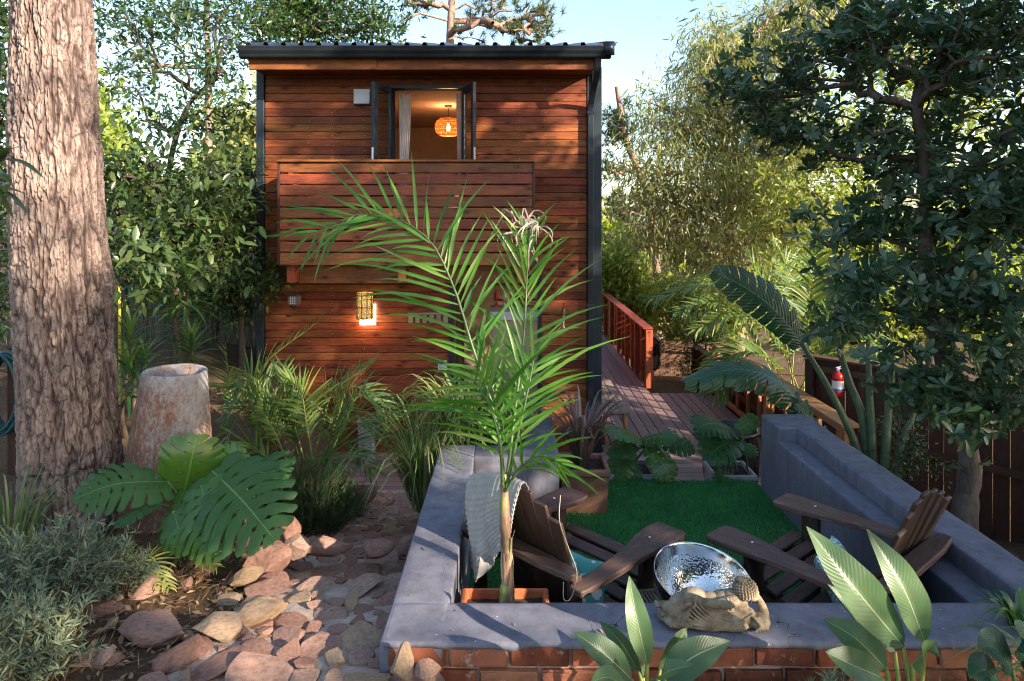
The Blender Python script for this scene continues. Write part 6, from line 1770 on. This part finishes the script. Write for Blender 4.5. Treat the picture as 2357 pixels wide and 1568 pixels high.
monstera('split-leaf plant in the planter box beside the terracotta pot', b1,
         [(W(1440, 1010, 5.75), W(1425, 1055, 5.5), (-.3, -.7, .6), .5, 0), (W(1460, 1000, 5.8), W(1400, 1000, 5.5), (-.2, -.5, .85), .45, 0), (W(1500, 1030, 5.7), W(1545, 1110, 5.5), (.2, -.95, .2), .40, 1), (W(1480, 1010, 5.8), W(1560, 1010, 5.6), (.3, -.5, .8), .42, 0), (W(1440, 1040, 5.75), W(1415, 1110, 5.6), (-.5, -.8, .3), .5, 0),
          (W(1530, 1020, 5.8), W(1600, 1040, 5.7), (.3, -.6, .7), .4, 0), (W(1450, 1060, 5.7), W(1460, 1115, 5.58), (0, -1, .2), .45, 0)], (L_MONS, L_MONSY), 2)
b2 = np.array([1.93, 5.8, .6])
monstera('split-leaf plant in the planter box beside the parapet pier', b2,
         [(W(1680, 985, 5.8), W(1600, 985, 5.55), (-.2, -.5, .85), .40, 0), (W(1690, 1010, 5.75), W(1625, 1060, 5.5), (-.4, -.7, .6), .42, 0), (W(1700, 990, 5.8), W(1745, 960, 5.8), (.2, -.7, .6), .4, 0), (W(1670, 1085, 5.7), W(1660, 1125, 5.55), (-.2, -.9, .3), .5, 0), (W(1700, 1020, 5.75), W(1740, 1050, 5.6), (.2, -.8, .6), .45, 0), (W(1650, 975, 5.9), W(1610, 1015, 5.7), (-.3, -.6, .7), .4, 0)], (L_MONS, L_MONSY), 3)

# ------------------------------------------------------------------ bird of paradise in front of the wall
def strel(label, base, leaves, seed):
    par = plant('bird_of_paradise', base, label, 'plant', 'broad-leaved plants in front of the brick wall'); r_ = np.random.default_rng(seed)
    for i, (b, m, t, w, nrm) in enumerate(leaves):
        mb = MB(); blade(mb, [b, m, t], w, nrm, p_lance, 9, 26, .28, .06, r_.random(), i * 1.7)
        pput(mb.obj('leaf', L_STREL, None, True), par)
        ms = MB(); s0 = np.asarray(base) + r_.normal(size=3) * [.02, .02, 0]; tube(ms, catmull([s0, (s0 + b) / 2, b], 8), np.linspace(.011, .006, 8), 7); pput(ms.obj('petiole', S_YELL, None, True), par)
sb = np.array([W(1500, 1568, 2.25)[0], 2.25, 1.04])
strel('broad-leaved plant in front of the brick wall below the statue', sb,
      [(W(1490, 1530, 2.22), W(1465, 1420, 2.25), W(1448, 1325, 2.32), .042, (.1, -1, .25)), (W(1455, 1565, 2.2), W(1385, 1500, 2.18), W(1320, 1455, 2.2), .045, (-.1, -.6, .8)), (W(1530, 1560, 2.2), W(1600, 1510, 2.2), W(1680, 1475, 2.25), .055, (.1, -.6, .8)),
       (W(1470, 1545, 2.3), W(1430, 1480, 2.3), W(1380, 1430, 2.35), .034, (-.5, -.7, .4)), (W(1520, 1540, 2.3), W(1560, 1480, 2.32), W(1580, 1445, 2.35), .03, (.3, -.8, .5)), (W(1500, 1575, 2.1), W(1540, 1545, 2.05), W(1600, 1530, 2.02), .035, (.3, -.4, .9)), (W(1480, 1560, 2.3), W(1475, 1490, 2.32), W(1490, 1440, 2.36), .02, (.8, -.6, .1)), (W(1440, 1580, 2.1), W(1400, 1560, 2.05), W(1360, 1570, 2.0), .035, (-.2, -.5, .85))], 5)
sb2 = np.array([W(2090, 1568, 2.15)[0], 2.15, 1.02])
strel('tall broad-leaved plant in front of the brick wall at the right', sb2,
      [(W(2080, 1490, 2.12), W(1960, 1345, 2.12), W(1856, 1212, 2.2), .072, (.25, -.95, .35)), (W(2130, 1480, 2.12), W(2075, 1345, 2.15), W(1995, 1218, 2.22), .062, (.2, -.95, .3)), (W(2060, 1500, 2.25), W(1985, 1420, 2.28), W(1905, 1345, 2.32), .04, (.3, -.9, .4)), (W(2040, 1540, 2.15), W(1970, 1470, 2.18), W(1895, 1425, 2.25), .05, (-.2, -.8, .6)), (W(2100, 1530, 2.1), W(2130, 1500, 2.06), W(2155, 1475, 2.06), .05, (.6, -.7, .5)), (W(2030, 1560, 2.1), W(1960, 1530, 2.05), W(1900, 1500, 2.05), .05, (-.2, -.6, .8))], 6)

# giant torn leaves at the right
def nicolai():
    base = np.array([W(2020, 1095, 5.6)[0], 5.6, .6]); par = plant('giant_bird_of_paradise', base, 'giant banana-like plant with torn leaves behind the parapet', 'plant')
    half = lambda u: .19 * max(.25, math.sin(PI * min(1, u * .88 + .1)) ** .6)
    mb = MB(); lobed_leaf(mb, [W(1845, 790, 5.55), W(1790, 720, 5.5), W(1720, 665, 5.45), W(1640, 625, 5.4)], half, (.3, -.92, .25), 12, .18, .10, .2, 0, .22, .3, 7, 8, 4, 0, .07, .04); pput(mb.obj('leaf', L_NIC, None, True), par)
    mb = MB(); lobed_leaf(mb, [W(1880, 985, 5.6), W(1800, 885, 5.5), W(1700, 850, 5.4), W(1575, 880, 5.3)], half, (0, -.6, .8), 13, .15, .10, .15, 0, .55, .7, 8, 8, 4, 0, .14, .04); pput(mb.obj('leaf', L_NIC, None, True), par)
    mb = MB(); lobed_leaf(mb, [W(1905, 1000, 5.5), W(1860, 960, 5.45), W(1830, 900, 5.5)], lambda u: .12 * math.sin(PI * min(1, u * .9 + .1)), (.3, -.9, .3), 8, .2, .2, .1, 0, .5, .9, 9, 8, 4, 0, .3); pput(mb.obj('leaf', L_NIC, None, True), par)
    for P in ([(1985, 1085, 5.6), (1960, 1000, 5.6), (1900, 880, 5.58), (1845, 790, 5.55)], [(2000, 1090, 5.6), (1985, 960, 5.6), (1955, 880, 5.6), (1930, 790, 5.6), (1925, 690, 5.6)], [(2010, 1095, 5.55), (2005, 980, 5.55), (2000, 880, 5.55), (1998, 780, 5.6)], [(2035, 1110, 5.5), (2040, 1000, 5.5), (2050, 890, 5.5), (2056, 800, 5.5)], [(2060, 1115, 5.5), (2075, 1020, 5.5), (2105, 950, 5.5)], [(1960, 1060, 5.6), (1920, 1010, 5.55), (1880, 985, 5.6)]):
        mb = MB(); n = 14; tube(mb, catmull([W(*q) for q in P], n), np.linspace(.042, .018, n), 9); pput(mb.obj('stalk', S_GREY, None, True), par)
    mb = MB(); lobed_leaf(mb, [W(1925, 700, 5.6), W(1990, 640, 5.6), W(2060, 610, 5.5)], half, (-.2, -.8, .5), 11, .2, .1, .2, 0, .25, .4, 11, 8, 4, 0, .08, .04); pput(mb.obj('leaf', L_NIC, None, True), par)
nicolai()

# ------------------------------------------------------------------ palms
def palm_clump(label, base, fronds, mat, seed, n=24, L=.22, w=.011, name='palm_clump', droop=.35, stems=True, ang=52):
    par = plant(name, base, label, 'palm'); r_ = np.random.default_rng(seed)
    for c in fronds:
        c = [np.asarray(q, float) for q in c]
        mb = MB(); ms = MB(); frond(mb, ms, c, n, L * r_.uniform(.85, 1.15), w, ang, (0, -.25, 1), .25, droop, .2, r_, .008, rlo=0, rhi=r_.uniform(.5, 1))
        pput(mb.obj('frond', mat), par); pput(ms.obj('rachis', S_YELL, None, True), par)
A0 = W(700, 1075, 5.6)
def af(px, py, tip, mid=None, d0=5.6, d1=5.4):
    b = W(px, py, d0); t = W(tip[0], tip[1], d1); m = W(*mid, (d0 + d1) / 2) if mid else (b + t) / 2 + [0, 0, .15]
    return [b, (b + m) / 2 + [0, 0, .03], m, t]
AF = [af(640, 1040, (740, 735), (600, 850), 6.4, 6.2), af(650, 1050, (520, 960), (570, 860)), af(700, 1060, (650, 840), (660, 930)), af(720, 1060, (860, 835), (770, 900)), af(740, 1060, (895, 925), (810, 890)), af(740, 1070, (880, 1000), (820, 960)), af(690, 1060, (600, 940), (640, 920)),
      af(660, 1060, (500, 1060), (560, 940)), af(720, 1080, (860, 1090), (800, 1020)), af(680, 1070, (700, 880), (680, 960)), af(620, 1060, (480, 890), (560, 900), 5.8), af(760, 1080, (830, 850), (770, 940), 6.0, 6.0), af(640, 1080, (540, 1110), (570, 1030), 5.2, 5.0), af(700, 1090, (770, 1150), (760, 1060), 5.2, 5.0),
      af(720, 1060, (640, 860), (690, 900), 5.2, 5.0), af(660, 1060, (570, 880), (600, 940), 5.3, 5.1), af(750, 1070, (900, 960), (830, 910), 5.2, 5.0),
      af(600, 1050, (690, 900), (630, 950), 6.2, 6.0), af(580, 1050, (520, 800), (530, 900), 6.6, 6.4)]
palm_clump('clump of yellow-green palms in front of the cabin wall', (A0[0], 5.6, .6), AF, L_ARECA, 21, 21, .30, .012, droop=.22)
K0 = np.array([2.7, 8.2, -.2])
KF = [[W(1830, 900, 8.4), W(1800, 760, 8.4), W(1740, 680, 8.3), W(1640, 655, 8.1), W(1500, 690, 7.9)], [W(1840, 900, 8.6), W(1790, 790, 8.5), W(1700, 730, 8.4), W(1600, 760, 8.3)], [W(1850, 900, 8.8), W(1860, 760, 8.8), W(1870, 640, 8.8), W(1880, 540, 8.8)], [W(1850, 900, 8.6), W(1900, 800, 8.5), W(1960, 760, 8.3), W(2010, 790, 8.1)], [W(1840, 900, 8.3), W(1880, 830, 8.1), W(1940, 820, 7.9), W(1990, 870, 7.7)], [W(1830, 900, 8.8), W(1800, 780, 8.9), W(1760, 660, 9.0), W(1720, 590, 9.0)], [W(1820, 900, 8.2), W(1770, 830, 8.0), W(1710, 810, 7.9), W(1650, 840, 7.8)], [W(1850, 900, 8.4), W(1920, 720, 8.6), W(2000, 640, 8.6), W(2050, 620, 8.5)], [W(1800, 900, 9.2), W(1720, 760, 9.2), W(1640, 700, 9.1), W(1560, 720, 9.0)], [W(1820, 900, 9.0), W(1830, 740, 9.2), W(1810, 620, 9.3), W(1780, 560, 9.3)], [W(1860, 900, 8.0), W(1920, 860, 7.8), W(1960, 880, 7.6)], [W(1780, 900, 8.6), W(1730, 850, 8.5), W(1680, 860, 8.4), W(1650, 900, 8.3)], [W(1850, 900, 9.2), W(1900, 760, 9.3), W(1930, 680, 9.3)]]
palm_clump('slender palms in the sun behind the torn banana-like leaves', K0, KF, L_ARECA, 22, 36, .52, .019, 'palm', .55)

# ------------------------------------------------------------------ dracaenas at the left
def dracaena(label, heads, base, seed):
    par = plant('dracaena', base, label, 'plant', 'dracaenas in front of the reed fence'); r_ = np.random.default_rng(seed)
    ms = MB(); mb = MB()
    for (px, py, d, L, n) in heads:
        top = W(px, py, d); b = np.array([base[0] + r_.normal() * .03, base[1], base[2]])
        tube(ms, catmull([b, (b + top) / 2 + r_.normal(size=3) * .03, top], 10), np.linspace(.022, .014, 10), 7)
        for i in range(n):
            a = i * 2.4; e = 1.25 - 1.75 * (i / n); h = np.array([math.cos(a), math.sin(a), 0]); p = top + [0, 0, .03 - .28 * i / n]
            l = L * r_.uniform(.8, 1.1); dv = math.cos(e) * h + math.sin(e) * np.array([0, 0, 1.])
            blade(mb, [p, p + dv * l * .5, p + dv * l * .95 + [0, 0, -.16 * l]], .017, np.cross(np.cross(dv, [0, 0, 1.]), dv) + [0, 0, .2], p_strap, 3, 7, .3, 0, r_.random() * (1 if i > 8 else .4) + (.6 if i < 6 else 0))
    pput(ms.obj('stem', S_BROWN, None, True), par); pput(mb.obj('leaves', L_DRAC), par)
dracaena('dracaena with a tall leafy head nearest the cabin', [(430, 650, 6.3, .36, 46), (440, 790, 6.2, .34, 40), (400, 720, 6.5, .33, 34)], (W(430, 850, 6.3)[0], 6.3, .85), 31)
dracaena('lower dracaena between the pine trunk and the urn', [(300, 770, 5.6, .30, 40), (295, 850, 5.5, .30, 34), (330, 830, 5.8, .28, 30)], (W(300, 930, 5.6)[0], 5.6, .9), 32)
mb = MB(); tube(mb, [W(276, 930, 5.8), W(275, 660, 5.8)], .012, 8); o = mb.obj('garden_stake', m_plain('yellow_paint', (.5, .38, .04), .5), None, True); setp(o, 'thin yellow garden stake beside the pine trunk', 'stake')

# ------------------------------------------------------------------ bushes
def twiggy(name, label, base, n, H, Rr, Ll, Lw, per, mat, seed, group=None, up=.9, cat='shrub', flat=False):
    r_ = np.random.default_rng(seed); par = plant(name, base, label, cat, group); ms = MB(); pos, d = [], []
    for i in range(n):
        a = r_.random() * 6.28; q = r_.random() ** .6; b = np.asarray(base) + [math.cos(a) * Rr[0] * q * .45, math.sin(a) * Rr[1] * q * .45, 0]
        h = H * r_.uniform(.55, 1.1) * (1 - .35 * q * q); t = np.asarray(base) + [math.cos(a) * Rr[0] * q, math.sin(a) * Rr[1] * q, h]
        P = catmull([b, (b + t) / 2 + [0, 0, .03], t], 8); tube(ms, P[::2], .003, 4, .5, False)
        k = np.linspace(2.0, 7, per); f = k.astype(int).clip(0, 6); fr = (k - f)[:, None]; pp = P[f] * (1 - fr) + P[np.minimum(f + 1, 7)] * fr
        tg = unit(P[-1] - P[2]); dd = unit(rdir(per, r_) * .8 + tg * up); pos.append(pp); d.append(dd)
    pos = np.concatenate(pos); d = np.concatenate(d); mb = MB()
    scatter(mb, diamond(Lw / Ll, .3), pos, d, rdir(len(pos), r_) + [0, 0, .5], Ll * r_.uniform(.6, 1.2, len(pos)), np.clip(.5 + .28 * r_.normal(size=len(pos)), 0, 1))
    pput(ms.obj('stems', S_BROWN), par); pput(mb.obj('foliage', mat), par)
def gpos(px, py, d): p = W(px, py, d); return np.array([p[0], p[1], float(gh(p[0], p[1])) - .03])
twiggy('lavender_bush', 'large grey-green lavender bush in the bottom left corner', gpos(90, 1400, 3.0), 150, .42, (.42, .34), .050, .0036, 46, L_LAV, 41, 'lavender bushes', .55)
twiggy('lavender_bush', 'lavender bush in the bottom left corner, lowest and nearest', gpos(40, 1560, 2.45), 90, .30, (.32, .26), .048, .0036, 42, L_LAV, 42, 'lavender bushes', .55)
twiggy('lavender_bush', 'small lavender bush beside the broad flat reddish boulder', gpos(235, 1330, 3.15), 60, .30, (.24, .2), .048, .0034, 42, L_LAV, 43, 'lavender bushes', .55)
twiggy('feathery_bush', 'feathery dark green bush between the path and the palms', gpos(710, 1195, 4.75), 260, .58, (.42, .36), .040, .0026, 62, L_ROSE, 44, None, 1.0)
twiggy('lavender_bush', 'low grey-green bush at the deck end of the path', gpos(800, 1150, 5.4), 60, .22, (.2, .18), .045, .003, 36, L_LAV, 45, 'lavender bushes', .7)
twiggy('lavender_bush', 'lavender bush right of the parapet by the tree trunk', gpos(2330, 1290, 3.8), 70, .3, (.26, .24), .045, .0034, 40, L_LAV, 46, 'lavender bushes', .7)
twiggy('lavender_bush', 'lavender growing at the foot of the tall broad-leaved plant', np.array([W(2200, 1568, 2.2)[0], 2.2, 1.03]), 50, .22, (.22, .14), .04, .0028, 34, L_LAV, 47, 'lavender bushes', .7)
twiggy('lavender_bush', 'sprig of lavender in front of the bricks left of the tall plant', np.array([W(1930, 1568, 2.3)[0], 2.3, 1.03]), 24, .26, (.14, .1), .036, .0026, 34, L_LAV, 48, 'lavender bushes', .8)

def clump(name, label, c, n, L, w, mat, seed, out=.8, droop=.6, spread=.06, az=None, group=None):
    par = plant(name, c, label, 'plant', group); mb = MB(); grass_clump(mb, c, n, L, w, np.random.default_rng(seed), spread, out, 0, 1, droop, az); pput(mb.obj('blades', mat), par)
clump('strappy_grass', 'arching strappy grass behind the courtyard wall corner', (-.36, 4.95, 1.14), 200, .75, .009, L_GRASS, 51, 1.0, .72, .16)
clump('strappy_grass', 'strappy grass spilling from the planter beside the wall corner', (-.05, 4.92, 1.16), 120, .62, .010, L_GRASS, 52, .8, .6, .12)
clump('strappy_grass', 'grass tuft hanging over the path side of the wall', (-.66, 4.85, .70), 190, 1.05, .008, L_GRASS, 53, .9, .6, .08)
clump('strappy_grass', 'long grass clump between the pine trunk and the lavender', tuple(gpos(25, 1180, 3.7)), 80, .75, .006, L_GRASS, 54, .6, .5, .12)
clump('strappy_grass', 'grass tuft at the foot of the pine trunk', tuple(gpos(190, 1230, 3.6)), 36, .42, .006, L_GRASS, 55, .9, .7, .1)
clump('strappy_grass', 'grass blades reaching in at the right edge over the front wall', (W(2420, 1440, 2.3)[0], 2.3, 1.12), 40, .42, .006, L_GRASS, 56, 1.0, .6, .05, (2.3, 4.2))
clump('bronze_flax', 'spiky bronze flax in the terracotta pot', (.55, 5.13, .88), 70, .72, .015, L_BRONZE, 57, .75, .25, .05)
clump('bromeliad', 'dark green rosette at the right end of the front wall', (W(2370, 1470, 2.55)[0], 2.6, 1.2), 26, .2, .014, L_DRAC, 58, 1.0, .5, .03)
mb = MB(); r_ = np.random.default_rng(88); rpb = np.array([W(2400, 1600, 2.0)[0], 2.0, 1.0]); rpl = plant('broad_leaf_plant', rpb, 'low dark round-leaved plant in the bottom right corner', 'plant'); ms = MB()
for px, py, tx, ty, w_ in ((2330, 1540, 2250, 1490, .06), (2360, 1520, 2345, 1460, .055), (2300, 1570, 2230, 1560, .05), (2380, 1560, 2420, 1500, .06)):
    b_ = W(px, py, 2.0); t_ = W(tx, ty, 1.98); blade(mb, [b_, (b_ + t_) / 2 + [0, 0, .03], t_], w_, (0, -.6, .8), p_lance, 7, 14, .15, .05, r_.random()); tube(ms, [rpb, b_], .006, 6)
pput(mb.obj('leaves', L_NIC, None, True), rpl); pput(ms.obj('petioles', S_GREEN), rpl)
# young ferny palm leaves low in the bed
mb = MB(); ms = MB(); r_ = np.random.default_rng(6)
fp = plant('fern_palm', gpos(300, 1330, 3.3), 'yellowing fern-like fronds lying in the leaf litter', 'plant')
for c in ([gpos(260, 1310, 3.4) + [0, 0, .1], gpos(300, 1330, 3.3) + [0, 0, .16], gpos(370, 1365, 3.2) + [0, 0, .08]], [gpos(340, 1300, 3.5) + [0, 0, .1], gpos(260, 1270, 3.5) + [0, 0, .25], gpos(200, 1260, 3.45) + [0, 0, .2]], [gpos(380, 1300, 3.5) + [0, 0, .08], gpos(440, 1260, 3.5) + [0, 0, .2], gpos(500, 1270, 3.45) + [0, 0, .12]], [gpos(320, 1320, 3.3) + [0, 0, .1], gpos(350, 1290, 3.3) + [0, 0, .18], gpos(390, 1300, 3.25) + [0, 0, .05]]):
    frond(mb, ms, c, 16, .10, .006, 60, (0, -.2, 1), .15, .3, .1, r_, .004, rlo=.5, rhi=1)
pput(mb.obj('fronds', L_ARECA), fp); pput(ms.obj('rachis', S_YELL), fp)

# litter on the bed, path and lawn
r_ = np.random.default_rng(14); mb = MB(); N = 2600
x = r_.uniform(-3.2, -1.0, N); y = r_.uniform(2.3, 5.2, N); z = gh(x, y) + .012 + .02 * r_.random(N)
d = rdir(N, r_); d[:, 2] *= .25
scatter(mb, leaf_tmpl(.2, 2, .3, .2), np.stack([x, y, z], -1), d, rdir(N, r_) * .4 + [0, 0, 1], r_.uniform(.02, .06, N), r_.random(N))
N = 2600; x = r_.uniform(-3.0, -.5, N); y = r_.uniform(2.2, 5.4, N); z = gh(x, y) + .03
d = rdir(N, r_); d[:, 2] *= .08; keepm = r_.random(N) < np.where(x > path_x(y) - path_w(y), .05, 1)
scatter(mb, diamond(.015, .1), np.stack([x, y, z], -1)[keepm], d[keepm], np.tile([0, 0, 1.], (keepm.sum(), 1)) + .1 * r_.normal(size=(keepm.sum(), 3)), .12, r_.random(keepm.sum()))
o = mb.obj('leaf_litter', L_LITTER); setp(o, 'dry fallen leaves and pine needles scattered over the bed', 'litter', kind='stuff')
mb = MB(); N = 46; x = r_.uniform(-.2, 2.0, N); y = r_.uniform(3.2, 5.5, N); d = rdir(N, r_); d[:, 2] *= .1
scatter(mb, leaf_tmpl(.18, 2, .3, .2), np.stack([x, y, np.full(N, LZ + .026)], -1), d, rdir(N, r_) * .3 + [0, 0, 1], r_.uniform(.015, .04, N), r_.random(N))
N = 26; x = r_.uniform(-.2, 2.0, N); y = r_.uniform(3.2, 5.5, N); d = rdir(N, r_); d[:, 2] *= .05
scatter(mb, diamond(.012, .1), np.stack([x, y, np.full(N, LZ + .03)], -1), d, np.tile([0, 0, 1.], (N, 1)), .13, r_.random(N))
N = 30; x = np.concatenate([r_.uniform(-.45, 2.4, 20), r_.uniform(-.5, -.28, 10)]); y = np.concatenate([r_.uniform(2.54, 2.76, 20), r_.uniform(2.8, 4.6, 10)]); d = rdir(N, r_); d[:, 2] *= .1
scatter(mb, leaf_tmpl(.2, 2, .3, .2), np.stack([x, y, np.full(N, WT + .008)], -1), d, rdir(N, r_) * .3 + [0, 0, 1], r_.uniform(.012, .03, N), r_.random(N))
o = mb.obj('court_litter', L_LITTER); setp(o, 'few dry leaves and needles lying on the turf and wall tops', 'litter', kind='stuff')

# ------------------------------------------------------------------ unseen trees added to shade the court, crowns pierced for sun patches
S_ = np.array(SUN_DIR)
LIT = []  # chosen sunny spots; crown leaves between them and the sun are left out
def lit(px, py, d, r): LIT.append((W(px, py, d), r))
for px, py, r in ((60, 60, .3), (130, 130, .3), (190, 60, .3), (80, 260, .24), (180, 380, .26), (80, 480, .28), (200, 560, .26), (130, 640, .18), (60, 340, .22), (120, 790, .10), (200, 470, .2), (130, 520, .25)): lit(px, py, 3.95, r)
for px, py, d, r in ((330, 420, 7, .4), (420, 520, 6.6, .4), (300, 620, 5.8, .35), (380, 640, 5.8, .3), (500, 420, 7.2, .35), (320, 520, 6.4, .4), (470, 340, 8, .4), (300, 100, 11, .8), (470, 80, 11, .8), (480, 200, 11, .7), (700, 60, 14, .9), (850, 60, 14, .8), (560, 300, 10, .5), (420, 450, 7, .4)): lit(px, py, d, r)
for px, py, d, r in ((1310, 215, 8, .20), (1330, 260, 8, .22), (1340, 320, 8, .18), (1240, 215, 8, .14), (1200, 235, 8, .12), (690, 395, 7.3, .16), (740, 385, 7.3, .13), (660, 430, 7.3, .12), (850, 390, 7.3, .1), (600, 250, 8, .12), (600, 420, 8, .12), (620, 150, 7.55, .14), (690, 148, 7.55, .1), (1280, 920, 8, .13), (1320, 950, 8, .13), (1290, 700, 8, .10), (1260, 980, 8, .1), (1365, 600, 8, .1), (1365, 300, 8, .12)): lit(px, py, d, r)
for px, py, d, r in ((600, 1400, 2.95, .16), (520, 1430, 2.8, .13), (430, 1340, 3.2, .18), (560, 1330, 3.4, .14), (330, 1330, 3.2, .16), (60, 1500, 2.5, .18), (120, 1540, 2.4, .14), (640, 1510, 2.6, .06), (690, 1540, 2.5, .05), (480, 1560, 2.5, .07),
                     (995, 1280, 2.95, .13), (1010, 1265, 3.0, .1), (970, 1295, 2.9, .08), (915, 1440, 2.55, .08), (940, 1460, 2.5, .07), (1030, 1080, 4.3, .10), (1060, 1110, 4.0, .07), (1050, 1050, 4.6, .08), (1130, 1090, 4.45, .07), (1240, 1130, 4.45, .06), (1350, 1150, 4.95, .08),
                     (1495, 1225, 3.5, .05), (1475, 1260, 3.45, .05), (1130, 1280, 3.2, .06), (1260, 1130, 4.1, .06), (1450, 1390, 2.28, .07), (1455, 1450, 2.25, .06), (1600, 1500, 2.2, .07), (1360, 1470, 2.2, .05), (1900, 1290, 2.15, .07), (1960, 1370, 2.12, .08), (2030, 1420, 2.12, .06), (2060, 1330, 2.15, .06), (2110, 1420, 2.12, .07), (2130, 1470, 2.1, .06), (1580, 1400, 2.6, .09), (1660, 1390, 2.6, .07), (1700, 1420, 2.6, .09), (1620, 1420, 2.6, .08), (940, 1500, 2.42, .05), (1140, 1430, 2.65, .03), (1230, 1450, 2.6, .03), (1250, 1500, 2.5, .03), (1740, 1500, 2.5, .04), (1640, 1290, 3.2, .05), (1540, 1290, 3.0, .04),
                     (850, 930, 5.4, .24), (800, 900, 5.5, .2), (680, 880, 5.6, .2), (840, 980, 5.4, .2), (600, 930, 5.6, .18), (700, 790, 6.2, .2), (700, 950, 5.5, .1), (1100, 620, 3.2, .18), (1000, 560, 3.2, .18), (1090, 780, 3.05, .18), (1180, 900, 3.0, .18), (1270, 950, 2.9, .15), (1210, 650, 3.2, .15), (850, 510, 3.3, .16), (1150, 1030, 2.95, .08), (900, 520, 3.2, .08), (1165, 1180, 2.95, .06), (700, 930, 5.5, .1), (1440, 800, 12, .25), (1420, 760, 14, .3), (1930, 950, 6.8, .12), (1530, 1075, 5.5, .08), (1460, 1050, 8.5, .06)): lit(px, py, d, r)
for px, py, d, r in ((1650, 700, 8.3, .4), (1750, 700, 8.4, .5), (1850, 760, 8.4, .5), (1950, 800, 8.2, .4), (1860, 640, 8.8, .5), (1700, 830, 8.0, .3), (1620, 840, 10, .3), (2000, 720, 10, .6), (2150, 700, 9.8, .6), (1850, 700, 10.5, .6), (1580, 870, 13, .4)): lit(px, py, d, r)
r_ = np.random.default_rng(123)
for _ in range(26): lit(r_.uniform(930, 1900), r_.uniform(1390, 1470), 2.6, .022)
for _ in range(16): lit(r_.uniform(960, 1060), r_.uniform(1040, 1330), 3.4, .03)
for _ in range(22): lit(r_.uniform(610, 1345), r_.uniform(180, 1000), 8.0, r_.uniform(.02, .06))
for _ in range(22): lit(r_.uniform(300, 900), r_.uniform(1180, 1560), 3.2, r_.uniform(.02, .05))
for _ in range(14): lit(r_.uniform(1400, 1680), r_.uniform(800, 1100), 8.5, r_.uniform(.03, .08))
for _ in range(30): lit(r_.uniform(250, 590), r_.uniform(330, 680), 6.9, r_.uniform(.05, .14))
LP = np.array([p for p, r in LIT]); LR = 1.15 * np.array([r for p, r in LIT])
def shades(pos, r_):
    out = np.ones(len(pos), bool)
    for i0 in range(0, len(pos), 20000):
        q = pos[i0:i0 + 20000]; v = q[:, None] - LP[None]; t = v @ S_
        dist = np.linalg.norm(v - t[..., None] * S_, axis=2)
        out[i0:i0 + 20000] = ~np.any((t > 0) & (dist < (LR[None] + .05) * r_.uniform(.75, 1.25, (len(q), 1))), axis=1)
    return out
SH = [(np.array([9.0, 2.8, 7.0]), np.array([1.6, 2.2, 4.0])), (np.array([9.2, -.2, 7.2]), np.array([1.8, 2.2, 4.4])), (np.array([8.8, -3.2, 7.2]), np.array([1.8, 2.2, 4.2])), (np.array([9.0, 0., 4.2]), np.array([1.5, 3.2, 1.8]))]  # crown volumes set along the sun direction to block its light
leafy_tree('added_shade_tree', 'unseen leafy tree added outside the frame to shade the courtyard and cabin', [(9.2, .4, -.2), (9.2, .4, 2.5), (9.1, .2, 5), (9.2, 0, 9.5)], SH, 1500, 36, D2, L_DARK, B_DARK, .2, 71, .008, .12, .22, .14, keepleaf=shades, shell=.38)
SH2 = [(np.array([6.4, -3.0, 5.9]), np.array([.9, .9, 1.0])), (np.array([6.0, -3.4, 5.2]), np.array([.9, .9, .9])), (np.array([8.4, -4.8, 6.6]), np.array([1.4, 1.6, 3.0])), (np.array([7.2, -4.8, 6.0]), np.array([1.6, 1.8, 3.2])), (np.array([5.4, -6.0, 5.4]), np.array([1.8, 1.6, 3.0])), (np.array([7.6, -5.2, 8.6]), np.array([1.8, 1.8, 2.0]))]  # added crown volumes, the first two to darken the lower pine trunk
leafy_tree('added_shade_tree', 'unseen leafy tree added behind the photographer to shade the pine trunk and front wall', [(6.6, -5.4, 1.0), (6.6, -5.4, 3), (6.5, -5.3, 5), (6.7, -5.2, 8)], SH2, 1050, 36, D2, L_DARK, B_DARK, .2, 72, .008, .12, .22, .14, keepleaf=shades, shell=.38)
